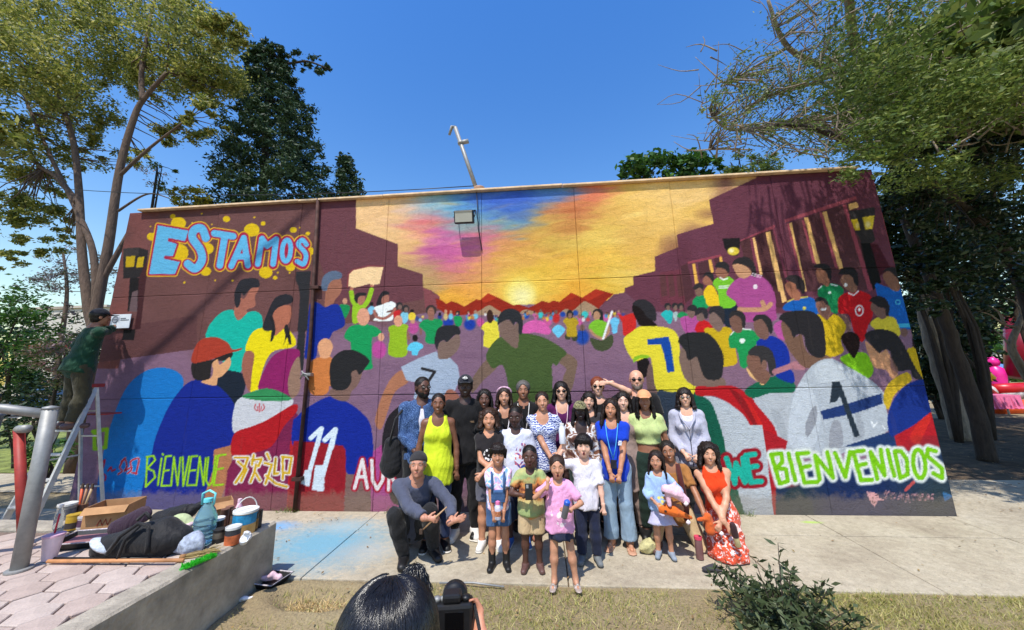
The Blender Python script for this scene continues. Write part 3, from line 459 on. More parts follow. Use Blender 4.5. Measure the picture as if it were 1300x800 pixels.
low = n.new('ShaderNodeMapRange'); low.inputs[1].default_value = 1.0; low.inputs[2].default_value = .2; low.inputs[3].default_value = .12; low.inputs[4].default_value = 1.0; l.new(sx.outputs[2], low.inputs[0])
vo = n.new('ShaderNodeTexVoronoi'); vo.inputs['Scale'].default_value = 6.5; vo.feature = 'DISTANCE_TO_EDGE'
wv = n.new('ShaderNodeMix'); wv.data_type = 'VECTOR'; wv.inputs[0].default_value = .22; l.new(v, wv.inputs[4])
nz = n.new('ShaderNodeTexNoise'); nz.inputs['Scale'].default_value = 7; l.new(v, nz.inputs['Vector']); l.new(nz.outputs['Color'], wv.inputs[5]); l.new(wv.outputs[1], vo.inputs['Vector'])
flake = math_(n, l, 'MULTIPLY', math_(n, l, 'LESS_THAN', vo.outputs['Distance'], .035), math_(n, l, 'MULTIPLY', low.outputs[0], noise(n, l, 3.1, 3, .6, v)))
hh = math_(n, l, 'ADD', math_(n, l, 'ADD', math_(n, l, 'MULTIPLY', f2, .45), math_(n, l, 'MULTIPLY', f1, .35)), math_(n, l, 'MULTIPLY', flake, -2.2))
hh = math_(n, l, 'ADD', hh, math_(n, l, 'MULTIPLY', noise(n, l, 150, 3, .6, v), .35))
bump(n, l, b, hh, 1.0, .02)
MURAL = m
KP = .93                                                       # photograph value of lit paint -> paint colour
def sample(px, py):
    x = np.clip((px-CX0)*CS-.5, 0, cv.shape[1]-2.001); y = np.clip((py-CY0)*CS-.5, 0, cv.shape[0]-2.001)
    i = x.astype(int); j = y.astype(int); u = (x-i)[:, None]; w_ = (y-j)[:, None]
    return (cv[j, i]*(1-u)+cv[j, i+1]*u)*(1-w_)+(cv[j+1, i]*(1-u)+cv[j+1, i+1]*u)*w_
wall = empty('mural_wall', (0, 0, 0)); tag(wall, 'long concrete wall painted with a crowd, a sunset and words of welcome', 'wall')
XS = [WX0, -5.45, -3.95, -2.45, -.9, .59, 2.07, 3.58, WX1]; ZS = [0.0, 1.56, 3.2, WH]; GAP = .0022; CELL = .0132
for i in range(len(XS)-1):
    for j in range(3):
        x0, x1, z0, z1 = XS[i]+(GAP if i else 0), XS[i+1]-(GAP if i < len(XS)-2 else 0), ZS[j]+(GAP if j else -.05), ZS[j+1]-(GAP if j < 2 else 0)
        off = rs.uniform(-.004, .004); nx, nz_ = int((x1-x0)/CELL)+1, int((z1-z0)/CELL)+1
        gx, gz = np.meshgrid(np.linspace(x0, x1, nx), np.linspace(z0, z1, nz_)); gx = gx.ravel(); gz = gz.ravel()
        Q = np.stack([gx, np.full(gx.shape, off), gz], 1); px, py = to_px(Q)
        colr = lin(sample(px, py))*KP; colr = np.clip(colr, 0.006, .86)
        idx = np.arange(nx*nz_).reshape(nz_, nx)
        Fq = np.stack([idx[:-1, :-1], idx[:-1, 1:], idx[1:, 1:], idx[1:, :-1]], -1).reshape(-1, 4)
        # edges folded back 4 cm so that every panel is a slab with recessed joints
        rim = np.concatenate([idx[0, :], idx[1:, -1], idx[-1, -2::-1], idx[-2:0:-1, 0]]); nb = len(gx)
        Qb = Q[rim]+np.array([0, .04, 0]); V = np.concatenate([Q, Qb]); k = np.arange(len(rim)); k2 = (k+1) % len(rim)
        Fr = np.stack([rim[k2], rim[k], nb+k, nb+k2], 1)
        me = mesh_np('wall_panel', V, np.concatenate([Fq, Fr]))
        at_ = me.color_attributes.new('paint', 'FLOAT_COLOR', 'POINT')
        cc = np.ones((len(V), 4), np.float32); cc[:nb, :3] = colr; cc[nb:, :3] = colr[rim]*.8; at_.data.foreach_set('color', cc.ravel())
        link('wall_panel', me, MURAL, wall)
CONC = basic('wall_concrete', (150,140,128), .9, 0, .15, 5, .3, .006)
MB().box((WX0+.004, .018, -.06), (WX1-.004, .2, WH-.004)).build('backing', basic('joint_dark', (70,58,56), .95, 0, .1, 8), wall)
MAR = basic('maroon_paint', (104,60,66), .8, 0, .12, 6, .3, .006)
MB().box((WX0, .202, -.06), (WX0+.2, 4.2, WH-.01)).build('side_wall', MAR, wall)
MB().box((WX1-.2, .202, -.06), (WX1, 4.2, WH-.01)).build('side_wall', MAR, wall)
MB().box((WX0+.202, 4.0, -.06), (WX1-.202, 4.19, WH-.01)).build('back_wall', CONC, wall)
COP = basic('coping_concrete', (226,196,158), .85, 0, .16, 7, .3, .006)
for i in range(8):                                              # thin coping slabs that overhang the painted face
    a0 = WX0+.22+i*(WX1-.22-WX0-.22)/8; a1 = WX0+.22+(i+1)*(WX1-.22-WX0-.22)/8
    MB().box((a0+.002, -.075, WH+.004+.004*math.sin(i*2.1)), (a1-.002, .42, WH+.036+.004*math.sin(i*2.1)), .006).build('coping', COP, wall)
MB().box((WX0+.2, .422, WH-.1), (WX1-.2, 4.0, WH-.012)).build('roof', CONC, wall)
# ------------------------------------------------------------------ ground and hard landscape
PZ = .47                                                         # height of the paved terrace
m, n, l, b, out = newmat('dry_ground')
v = coord(n, l); f1 = noise(n, l, .7, 6, .65, v); f2 = noise(n, l, 9, 6, .7, v); f3 = noise(n, l, 60, 4, .6, v)
c = mixc(n, l, f2, ramp(n, l, f1, [(.38, (.25, .175, .10, 1)), (.62, (.36, .285, .165, 1))]), (.31, .25, .14, 1))
l.new(mixc(n, l, 1.0, c, ramp(n, l, f3, [(.3, (.66, .66, .66, 1)), (.7, (1.15, 1.12, 1.05, 1))]), 'MULTIPLY'), b.inputs['Base Color'])
b.inputs['Roughness'].default_value = .95; bump(n, l, b, math_(n, l, 'ADD', f2, math_(n, l, 'MULTIPLY', f3, .6)), .8, .035)
DIRT = m
tag(MB().add([(-300, -40, -.07), (300, -40, -.07), (300, 400, -.07), (-300, 400, -.07)], [(0, 1, 2, 3)]).build('ground', DIRT), kind='structure')
# soil strip in front of the pavement, uneven, with a shallow pit
gx, gy = np.meshgrid(np.linspace(-2.64, 9, 230), np.linspace(-6.5, -1.68, 96)); xx, yy = gx.ravel(), gy.ravel()
hz = -.018+.012*np.sin(xx*3.1+1.3*np.sin(yy*2.7))*np.sin(yy*4.3+.7)+.006*np.sin(xx*11+2*np.sin(yy*9))*np.sin(yy*13)+rs.normal(0, .002, xx.shape)
pc = gnd(402, 760); dx, dy = (xx-pc[0])/.42, (yy-pc[1])/.20; r2 = dx*dx+dy*dy
hz += -.075*np.exp(-(r2/.55)**2)+.045*np.exp(-((np.sqrt(r2)-1.15)/.28)**2); hz = np.where(yy > -1.75, np.minimum(hz, -.012), hz)
ix = np.arange(gx.size).reshape(gx.shape)
tag(link('soil', mesh_np('soil', np.stack([xx, yy, hz], 1), np.stack([ix[:-1, :-1], ix[:-1, 1:], ix[1:, 1:], ix[1:, :-1]], -1).reshape(-1, 4)), DIRT, None, True), kind='structure')
# concrete pavement of cast slabs
m, n, l, b, out = newmat('pavement_concrete')
v = coord(n, l, kind='Object'); f1 = noise(n, l, 1.1, 6, .7, v); f2 = noise(n, l, 14, 6, .75, v); f3 = noise(n, l, 90, 3, .6, v)
c = ramp(n, l, f1, [(.32, (.33, .275, .20, 1)), (.5, (.44, .38, .28, 1)), (.7, (.51, .45, .345, 1))])
c = mixc(n, l, 1.0, c, ramp(n, l, f2, [(.3, (.74, .73, .71, 1)), (.62, (1.08, 1.07, 1.05, 1))]), 'MULTIPLY'); c = mixc(n, l, 1.0, c, ramp(n, l, f3, [(.3, (.82, .82, .82, 1)), (.65, (1.06, 1.06, 1.06, 1))]), 'MULTIPLY')
crack = n.new('ShaderNodeTexVoronoi'); crack.feature = 'DISTANCE_TO_EDGE'; crack.inputs['Scale'].default_value = .8; l.new(coord(n, l), crack.inputs['Vector'])
spot = math_(n, l, 'GREATER_THAN', noise(n, l, 23, 3, .6, v), .66); c = mixc(n, l, math_(n, l, 'MULTIPLY', spot, .5), c, (.16, .13, .095, 1))
sp = n.new('ShaderNodeSeparateXYZ'); l.new(v, sp.inputs[0])
def spray(px, py, rx, ry, col, amt, c, edge=.9):                  # spilt mural paint on the slabs
    g0 = gnd(px, py); dx = math_(n, l, 'DIVIDE', math_(n, l, 'SUBTRACT', sp.outputs[0], float(g0[0])), rx); dy = math_(n, l, 'DIVIDE', math_(n, l, 'SUBTRACT', sp.outputs[1], float(g0[1])), ry)
    r2 = math_(n, l, 'SQRT', math_(n, l, 'ADD', math_(n, l, 'MULTIPLY', dx, dx), math_(n, l, 'MULTIPLY', dy, dy)))
    fac = ramp(n, l, math_(n, l, 'ADD', r2, math_(n, l, 'MULTIPLY', math_(n, l, 'SUBTRACT', f2, .5), 1.1)), [(1-edge, (amt,)*3+(1,)), (1.05, (0, 0, 0, 1))]); return mixc(n, l, fac, c, col)
c = spray(408, 690, 1.05, .85, (.15, .33, .43, 1), 1.0, c, .8); c = spray(352, 668, .34, .22, (.12, .34, .62, 1), .9, c); c = spray(440, 668, .45, .3, (.30, .42, .46, 1), .5, c); c = spray(1030, 663, .16, .05, (.36, .56, .06, 1), .9, c); c = spray(470, 700, .5, .3, (.42, .40, .36, 1), .5, c)
l.new(c, b.inputs['Base Color']); b.inputs['Roughness'].default_value = .92; bump(n, l, b, math_(n, l, 'ADD', f2, math_(n, l, 'MULTIPLY', f3, .5)), .6, .014)
PAVE = m
pav = empty('pavement', (0, 0, 0)); tag(pav, kind='structure')
MB().box((-12, -1.70, -.12), (16, -.005, -.02)).build('bed', basic('joint_earth', (96,80,60), .95), pav)
cols = [-12, -10.2, -8.4, -6.6, -4.9, -2.35, .15, 2.0, 3.25, 4.9, 6.6, 8.4, 10.4, 12.6, 16]
for i in range(len(cols)-1):
    for (y0, y1) in ((-1.71, -.62), (-.61, -.002)):
        zz = rs.uniform(-.004, .004); bx_ = MB().box((cols[i]+.005, y0+.004, -.10), (cols[i+1]-.005, y1-.004, zz), .008)
        bx_.build('slab', PAVE, pav)
for i, (x0, x1) in enumerate(((5.06, 7.0), (7.02, 9.0), (9.02, 11.2))):
    for j in range(1): MB().box((x0, .006+j*1.6, -.1), (x1, 1.59+j*1.6, rs.uniform(-.01, -.002)), .008).build('slab', PAVE, pav)
# terrace with hexagonal pavers
ter = empty('terrace', (0, 0, 0)); tag(ter, kind='structure')
MORT = basic('paver_sand', (128,108,96), .95, 0, .2, 20, .4, .01)
MB().box((-14, -9, -.08), (-2.86, -1.95, PZ-.022)).build('bed', MORT, ter)
m, n, l, b, out = newmat('paver_clay')
oi = n.new('ShaderNodeObjectInfo'); v = coord(n, l); f1 = noise(n, l, 6, 5, .7, v); f2 = noise(n, l, 70, 3, .6, v)
c = mixc(n, l, oi.outputs['Random'], (.43, .33, .28, 1), (.51, .42, .365, 1)); c = mixc(n, l, 1.0, c, ramp(n, l, f1, [(.3, (.78, .77, .77, 1)), (.65, (1.08, 1.07, 1.07, 1))]), 'MULTIPLY'); c = mixc(n, l, 1.0, c, ramp(n, l, f2, [(.3, (.85, .85, .85, 1)), (.65, (1.05, 1.05, 1.05, 1))]), 'MULTIPLY')
l.new(c, b.inputs['Base Color']); b.inputs['Roughness'].default_value = .9; bump(n, l, b, math_(n, l, 'ADD', f1, f2), .4, .006); PAVER = m
RH = .132; hexp = [(math.cos(math.pi/3*k)*(RH-.006), math.sin(math.pi/3*k)*(RH-.006)) for k in range(6)]
def hexmesh(clip=None):
    mb = MB(); inner = [(x*.955, y*.955) for x, y in hexp]; V = [(x, y, -.05) for x, y in hexp]+[(x, y, -.006) for x, y in hexp]+[(x, y, 0) for x, y in inner]
    return mb.add(V, [tuple(range(12, 18))]+[(k, (k+1) % 6, 6+(k+1) % 6, 6+k) for k in range(6)]+[(6+k, 6+(k+1) % 6, 12+(k+1) % 6, 12+k) for k in range(6)]).mesh('paver')
HEX = hexmesh()
for i in range(-42, 5):
    for j in range(-30, 1):
        x = -2.99+i*RH*1.5; y = -2.08+j*RH*math.sqrt(3)+(RH*math.sqrt(3)/2 if i % 2 else 0)
        if x > -2.88 or x < -7.2 or y > -2.06 or y < -4.6: continue
        u, w_ = to_px((x, y, PZ))
        if u < -90 or w_ > 870 or u > 400: continue
        o = link('paver', HEX, PAVER, ter); o.location = (x, y, PZ-.004+rs.uniform(-.004, .004)); o.rotation_euler = (rs.normal(0, .006), rs.normal(0, .006), rs.normal(0, .008))
WALLC = basic('retaining_concrete', (172,162,146), .92, 0, .22, 4, .6, .02)
rw = MB()
NL = 26                                                            # cast kerb wall with chipped, uneven arrises
def kerb(path, wdt, z0, z1, name, label):
    mb = MB(); pts = [Vector(p) for p in path]; V = []; F = []
    for i, p in enumerate(pts):
        d = (pts[min(i+1, len(pts)-1)]-pts[max(i-1, 0)]).normalized(); s_ = Vector((d.y, -d.x, 0)); j = lambda a: rs.uniform(-a, a)
        prof = [(-wdt/2, z0), (-wdt/2, z1-.012+j(.004)), (-wdt/2+.014, z1+j(.003)), (0, z1+.002+j(.003)), (wdt/2-.018, z1+j(.003)), (wdt/2, z1-.018+j(.006)), (wdt/2+j(.004), (z0+z1)/2), (wdt/2+.006+j(.004), z0)]
        V += [tuple(p+s_*a+Vector((0, 0, z))) for a, z in prof]
    k = 8; F = [(i*k+q, i*k+q+1, (i+1)*k+q+1, (i+1)*k+q) for i in range(len(pts)-1) for q in range(k-1)]+[tuple(range(k)), tuple(range(len(pts)*k-1, (len(pts)-1)*k-1, -1))]
    o = mb.add(V, F).build(name, WALLC); tag(o, label, 'wall'); bm = bmesh.new(); bm.from_mesh(o.data); bmesh.ops.recalc_face_normals(bm, faces=bm.faces); bm.to_mesh(o.data); bm.free(); return o
kerb([(-2.755, -9+i*(9-1.70)/40, 0) for i in range(41)], .205, -.1, PZ+.012, 'low_wall', 'low grey concrete wall holding up the paved terrace with paint cans')
kerb([(-14+i*(14-2.86)/40, -1.83, 0) for i in range(41)], .22, -.1, PZ+.008, 'terrace_edging', 'pale concrete edging of the terrace between ladder and paint cans')
# lawn strips left and right, a far path
LAWN = basic('lawn', (132,142,72), .95, 0, .3, 3, .8, .05)
tag(MB().add([(-60, 2.2, -.055), (-7.6, 2.2, -.055), (-7.6, 11, -.055), (-60, 11, -.055)], [(0, 1, 2, 3)]).build('lawn', LAWN), kind='structure')
tag(MB().add([(-60, .9, -.05), (-7.3, .9, -.05), (-7.3, 2.1, -.05), (-60, 2.1, -.05)], [(0, 1, 2, 3)]).build('path', PAVE), kind='structure')
ROAD = basic('asphalt', (92,92,94), .9, 0, .15, 8, .4, .01)
tag(MB().add([(-80, 13, -.045), (-7.6, 13, -.045), (-7.6, 19, -.045), (-80, 19, -.045)], [(0, 1, 2, 3)]).build('road', ROAD), kind='structure')
tag(MB().add([(5.1, 1.63, -.045), (40, 1.63, -.045), (40, 9.2, -.045), (5.1, 9.2, -.045)], [(0, 1, 2, 3)]).build('bare_earth', basic('earth_litter', (86,70,52), .95, 0, .35, 5, .7, .03)), kind='structure')
# dry grass: short straw-coloured and olive blades
def blades(name, label, regions, mat, hmin, hmax, wdt, seed=3):
    r = np.random.RandomState(seed); VV = []
    for (x0, x1, y0, y1, N, zf) in regions:
        x = r.uniform(x0, x1, N); y = r.uniform(y0, y1, N)
        den = .5+.5*np.sin(x*2.3+1.7*np.sin(y*2.9))*np.sin(y*3.7+x); k = r.uniform(0, 1, N) < .25+.75*den; x, y = x[k], y[k]; q = len(x)
        a = r.uniform(0, 2*np.pi, q); hgt = r.uniform(hmin, hmax, q); ln = r.normal(0, .8, (q, 2))*hgt[:, None]; d = np.stack([np.cos(a), np.sin(a), 0*a], 1)*wdt; B = np.stack([x, y, np.full(q, zf)], 1); T_ = B+np.concatenate([ln, hgt[:, None]], 1)
        VV.append(np.stack([B-d, B+d, T_], 1).reshape(-1, 3))
    V = np.concatenate(VV); o = link(name, mesh_np(name, V, np.arange(len(V)).reshape(-1, 3)), mat); tag(o, label, 'grass', kind='stuff'); return o
def leaf_mat(name, cols, trans=.3, rough=.55):
    m, n, l, b, out = newmat(name); g = n.new('ShaderNodeNewGeometry'); st = [(i/(len(cols)-1), hexc(c)) for i, c in enumerate(cols)]
    c = ramp(n, l, g.outputs['Random Per Island'], st); l.new(c, b.inputs['Base Color']); b.inputs['Roughness'].default_value = rough; b.inputs['Specular IOR Level'].default_value = .35
    t = n.new('ShaderNodeBsdfTranslucent'); l.new(c, t.inputs[0]); mx = n.new('ShaderNodeMixShader'); mx.inputs[0].default_value = trans; l.new(b.outputs[0], mx.inputs[1]); l.new(t.outputs[0], mx.inputs[2]); l.new(mx.outputs[0], out.inputs[0]); return m
STRAW = leaf_mat('dry_grass', [(206,188,122),(140,142,70),(172,162,92),(104,120,54),(214,200,140),(120,130,60)], .25, .8)
blades('dry_grass', 'short dry yellow grass growing along the pavement edge', [(1.4, 8, -3.2, -1.72, 105000, -.02), (-1.2, 1.7, -3.0, -1.76, 26000, -.02), (-2.6, -1.3, -2.9, -1.8, 2200, -.02)], STRAW, .012, .048, .0032)
g0 = gnd(402, 757); blades('straw', 'loose pale straw lying in the shallow pit beside the photographer', [(g0[0]-.22, g0[0]+.26, g0[1]-.1, g0[1]+.05, 600, -.07)], leaf_mat('straw_mat', [(224,200,150),(196,166,110)], .1, .8), .01, .07, .003, 9)
WEED = leaf_mat('weed', [(70,96,40),(110,130,60),(90,110,50)], .3)
for (px, py, lab) in ((600, 652, 'small dry weed tuft rooted at the wall foot below the rusty pipe'), (942, 655, 'green weed tuft at the wall foot beside the kneeling woman in red'), (498, 656, 'thin weeds at the wall foot behind the squatting man')):
    g0 = gnd(px if px != 600 else 362, py); o = blades('weed', lab, [(g0[0]-.16, g0[0]+.16, -.1, -.01, 160, 0)], WEED, .02, .10, .003, px); o['kind'] = ''; del o['kind']; o['category'] = 'weed'

# fallen leaves and chips on soil and pavement
r = np.random.RandomState(17); VV = []
for (x0, x1, y0, y1, N) in ((-2.5, 6, -3.2, -1.75, 600), (-2.4, 9, -1.7, -.05, 130), (5.1, 11, .1, 5, 1500), (-4.5, -2.7, -1.7, -.1, 120)):
    p = np.stack([r.uniform(x0, x1, N), r.uniform(y0, y1, N), r.uniform(.004, .012, N)], 1); a = r.uniform(0, 6.28, N); L = r.uniform(.005, .022, N)[:, None]; d = np.stack([np.cos(a), np.sin(a), r.normal(0, .25, N)], 1)*L; e = np.stack([-np.sin(a), np.cos(a), r.normal(0, .3, N)], 1)*L*.45
    p[:, 2] += np.abs(d[:, 2])+np.abs(e[:, 2]); VV.append(np.stack([p-d, p+e, p+d, p-e], 1).reshape(-1, 3))
V = np.concatenate(VV); tag(link('leaf_litter', mesh_np('leaf_litter', V, np.arange(len(V)).reshape(-1, 4)), leaf_mat('litter', [(96,74,48),(150,118,76),(70,56,40),(190,160,110),(110,96,56)], .1, .8)), 'dry leaves and crumbs scattered over soil and pavement', 'leaves', kind='stuff')
# ------------------------------------------------------------------ figures: distance fields turned into continuous skins
def nets(F, org, h):
    ins = F < 0; s = np.zeros(tuple(d-1 for d in F.shape), np.int8)
    for a in (0, 1):
        for b_ in (0, 1):
            for c in (0, 1): s += ins[a:F.shape[0]-1+a, b_:F.shape[1]-1+b_, c:F.shape[2]-1+c]
    I, J, K = np.nonzero((s > 0) & (s < 8)); n_ = len(I)
    idx = np.full(s.shape, -1, np.int32); idx[I, J, K] = np.arange(n_)
    acc = np.zeros((n_, 3)); cnt = np.zeros(n_)
    cor = [(0,0,0),(1,0,0),(0,1,0),(1,1,0),(0,0,1),(1,0,1),(0,1,1),(1,1,1)]
    val = [F[I+a, J+b_, K+c] for a, b_, c in cor]
    for e0 in range(8):
        for e1 in range(e0+1, 8):
            d = np.array(cor[e1])-np.array(cor[e0])
            if np.abs(d).sum() != 1: continue
            f0, f1 = val[e0], val[e1]; m_ = (f0 < 0) != (f1 < 0); t = np.where(m_, f0/np.where(m_, f0-f1, 1), 0)
            acc += np.where(m_[:, None], np.array(cor[e0])+t[:, None]*d, 0); cnt += m_
    V = np.asarray(org)+h*(np.stack([I, J, K], 1)+acc/np.maximum(cnt, 1)[:, None]); Fs = []
    for ax in range(3):
        sl0 = [slice(1, -1)]*3; sl1 = [slice(1, -1)]*3; sl0[ax] = slice(0, -1); sl1[ax] = slice(1, None)
        a_, c_ = ins[tuple(sl0)], ins[tuple(sl1)]; ch = np.nonzero(a_ != c_)
        g = [x+1 for x in ch]; g[ax] = ch[ax]; u, w_ = (ax+1) % 3, (ax+2) % 3
        def q(du, dw):
            t = [x.copy() for x in g]; t[u] = t[u]-du; t[w_] = t[w_]-dw; return idx[t[0], t[1], t[2]]
        Q = np.stack([q(1, 1), q(0, 1), q(0, 0), q(1, 0)], 1); fl = ~a_[ch]; Q[fl] = Q[fl][:, ::-1]; Fs.append(Q)
    Fs = np.concatenate(Fs); return V, Fs[(Fs >= 0).all(1)]
class Field:
    def __init__(s, lo, hi, h):
        s.lo = np.asarray(lo, float); s.h = h; s.n = np.maximum(np.ceil((np.asarray(hi)-s.lo)/h).astype(int)+1, 4)
        s.F = np.full(tuple(s.n), .25, np.float32); s.ax = [(s.lo[i]+np.arange(s.n[i])*h).astype(np.float32) for i in range(3)]
    def box(s, lo, hi):
        a = np.clip(np.floor((np.asarray(lo)-s.lo)/s.h).astype(int), 0, s.n); b_ = np.clip(np.ceil((np.asarray(hi)-s.lo)/s.h).astype(int)+1, 0, s.n)
        return tuple(slice(a[i], b_[i]) for i in range(3))
    def pts(s, sl): return np.meshgrid(s.ax[0][sl[0]], s.ax[1][sl[1]], s.ax[2][sl[2]], indexing='ij')
    def put(s, sl, d, k, sub=False):
        f = s.F[sl]
        if sub:
            d = -d
            if k > 0: hq = np.maximum(k-np.abs(f-d), 0)/k; s.F[sl] = np.maximum(f, d)+hq*hq*k*.25
            else: s.F[sl] = np.maximum(f, d)
        elif k > 0: hq = np.maximum(k-np.abs(f-d), 0)/k; s.F[sl] = np.minimum(f, d)-hq*hq*k*.25
        else: s.F[sl] = np.minimum(f, d)
    def cone(s, a, b_, ra, rb, k=.02, flat=None, fs=1.0, end=False, start=False, sub=False):
        a = np.asarray(a, float); b_ = np.asarray(b_, float); r = max(ra, rb)+k+s.h*2
        sl = s.box(np.minimum(a, b_)-r, np.maximum(a, b_)+r)
        if any(x.stop <= x.start for x in sl): return
        X, Y, Z = s.pts(sl); d = b_-a; L2 = max(d@d, 1e-9); qx, qy, qz = X-a[0], Y-a[1], Z-a[2]
        t = np.clip((qx*d[0]+qy*d[1]+qz*d[2])/L2, 0, 1); ex, ey, ez = qx-t*d[0], qy-t*d[1], qz-t*d[2]
        if flat is not None:
            g = (ex*flat[0]+ey*flat[1]+ez*flat[2])*(1/fs-1); ex, ey, ez = ex+g*flat[0], ey+g*flat[1], ez+g*flat[2]
        D = np.sqrt(ex*ex+ey*ey+ez*ez)-(ra+(rb-ra)*t)
        u = d/math.sqrt(L2)
        if end: D = np.maximum(D, (X-b_[0])*u[0]+(Y-b_[1])*u[1]+(Z-b_[2])*u[2])
        if start: D = np.maximum(D, -(qx*u[0]+qy*u[1]+qz*u[2]))
        s.put(sl, D.astype(np.float32), k, sub)
    def ell(s, c, r, k=.02, sub=False, M=None):
        c = np.asarray(c, float); r = np.asarray(r, float); m_ = r.max()+k+s.h*2; sl = s.box(c-m_, c+m_)
        if any(x.stop <= x.start for x in sl): return
        X, Y, Z = s.pts(sl); q = [X-c[0], Y-c[1], Z-c[2]]
        if M is not None: q = [M[0][i]*q[0]+M[1][i]*q[1]+M[2][i]*q[2] for i in range(3)]
        k0 = np.sqrt(sum((q[i]/r[i])**2 for i in range(3))); k1 = np.sqrt(sum((q[i]/r[i]**2)**2 for i in range(3)))
        s.put(sl, (k0*(k0-1)/np.maximum(k1, 1e-6)).astype(np.float32), k, sub)
    def plane(s, p, nrm):                              # keep the side the normal points away from
        X, Y, Z = np.meshgrid(*s.ax, indexing='ij', sparse=True); s.F = np.maximum(s.F, ((X-p[0])*nrm[0]+(Y-p[1])*nrm[1]+(Z-p[2])*nrm[2]).astype(np.float32))
    def folds(s, amp, seed, freq=1.0):                   # creases: sharp-crested warped waves that come and go over the cloth
        r = np.random.RandomState(seed); X, Y, Z = np.meshgrid(*s.ax, indexing='ij', sparse=True); N = 0
        for f_, a_ in ((19, 1.0), (31, .8), (50, .55)):
            d = r.normal(0, 1, 3); d[2] = abs(d[2])*.7+.35*r.rand(); d = d/np.linalg.norm(d)*f_*freq; e = r.normal(0, 1, 3); e = e/np.linalg.norm(e)*11; g = r.normal(0, 1, 3); g = g/np.linalg.norm(g)*8; ph = r.uniform(0, 6, 3)
            w_ = np.sin(X*d[0]+Y*d[1]+Z*d[2]+2.2*np.sin(X*e[0]+Y*e[1]+Z*e[2]+ph[0])+ph[1]); N = N+a_*(1-2.2*np.sqrt(np.abs(w_)+.02))*(.55+.45*np.sin(X*g[0]+Y*g[1]+Z*g[2]+ph[2]))
        s.F = s.F-(amp*.55*N).astype(np.float32)
    def mesh(s): return nets(s.F, s.lo, s.h)
def V3(*a): return np.array(a, float)
def unit(a): a = np.asarray(a, float); return a/max(np.linalg.norm(a), 1e-9)
def ik(a, t, l1, l2, pole):
    a = np.asarray(a, float); t = np.asarray(t, float); d = t-a; L = np.linalg.norm(d); L_ = min(max(L, abs(l1-l2)+.01), (l1+l2)*.999); u = d/max(L, 1e-9); t = a+u*L_
    p = np.asarray(pole, float); p = p-u*(p@u); p = unit(p) if np.linalg.norm(p) > 1e-6 else unit(np.cross(u, (1, 0, .1)))
    x = (l1*l1-l2*l2+L_*L_)/(2*L_); return a+u*x+p*math.sqrt(max(l1*l1-x*x, 0)), t
# ---- heads, in units of the head height, face towards -y
HEADS = {}
def head_mesh(kind):
    if kind in HEADS: return HEADS[kind]
    h = .028; f = Field((-.5, -.62, -.72), (.5, .6, .6), h); jw = {'m': 1.06, 'f': .95, 'c': .95}[kind]; ck = 1.15 if kind == 'c' else 1.0
    f.ell((0, .06, .13), (.345, .415, .375), .05); f.ell((0, -.13, -.02), (.285, .25, .34), .08); f.ell((0, -.12, -.25), (.235*jw, .26, .245), .08)
    f.ell((0, -.27, -.40 if kind != 'c' else -.37), (.10*jw, .10, .09), .08)
    for s_ in (-1, 1):
        f.ell((s_*.16*ck, -.25, -.12), (.10, .10, .11), .08); f.cone((s_*.06, -.335, .115), (s_*.2, -.30, .105), .045, .035, .05)
        f.ell((s_*.145, -.43, .035), (.085, .085, .06), .05, sub=True)
        f.ell((s_*.345, .03, -.02), (.035, .085, .125), .025); f.ell((s_*.385, .0, -.01), (.025, .045, .07), .02, sub=True)
    f.cone((0, -.345, .06), (0, -.43 if kind != 'c' else -.41, -.10), .03, .058, .05); f.cone((-.055, -.37, -.12), (.055, -.37, -.12), .04, .04, .03)
    f.cone((-.07, -.355, -.225), (.07, -.355, -.225), .03, .03, .04); f.cone((-.06, -.35, -.275), (.06, -.35, -.275), .035, .035, .04)
    f.cone((0, .06, -.25), (0, .10, -.8), .2*jw, .22*jw, .1)
    HEADS[kind] = f.mesh(); return HEADS[kind]
def skin_mat(col):
    k = 'skin_%d_%d_%d' % col
    if k in MATS: return MATS[k]
    m, n, l, b, o = newmat(k); v = coord(n, l); c = hexc(col); f = noise(n, l, 22, 4, .6, v)
    d = (c[0]*.86, c[1]*.8, c[2]*.78, 1); e = (min(c[0]*1.08, .9), c[1]*1.06, c[2]*1.04, 1)
    l.new(ramp(n, l, f, [(.3, d), (.7, e)]), b.inputs['Base Color']); b.inputs['Roughness'].default_value = .48; b.inputs['Specular IOR Level'].default_value = .42
    b.inputs['Subsurface Weight'].default_value = .06; b.inputs['Subsurface Radius'].default_value = (.012, .005, .003); b.inputs['Subsurface Scale'].default_value = 1.0
    bump(n, l, b, noise(n, l, 160, 3, .6, v), .12, .002); MATS[k] = m; return m
def hair_mat(col, curl=False):
    k = 'hair_%d_%d_%d_%d' % (col+(int(curl),))
    if k in MATS: return MATS[k]
    m, n, l, b, o = newmat(k); v = coord(n, l, (1, 1, 1) if curl else (1, 1, .12)); f = noise(n, l, 55 if curl else 150, 4, .7, v, 1.5 if curl else .3); c = hexc(col)
    l.new(ramp(n, l, f, [(.3, (c[0]*.4, c[1]*.4, c[2]*.4, 1)), (.7, (c[0]*1.3+.001, c[1]*1.3+.001, c[2]*1.25+.001, 1))]), b.inputs['Base Color'])
    b.inputs['Roughness'].default_value = .38; b.inputs['Specular IOR Level'].default_value = .28; bump(n, l, b, f, .7, .008); MATS[k] = m; return m
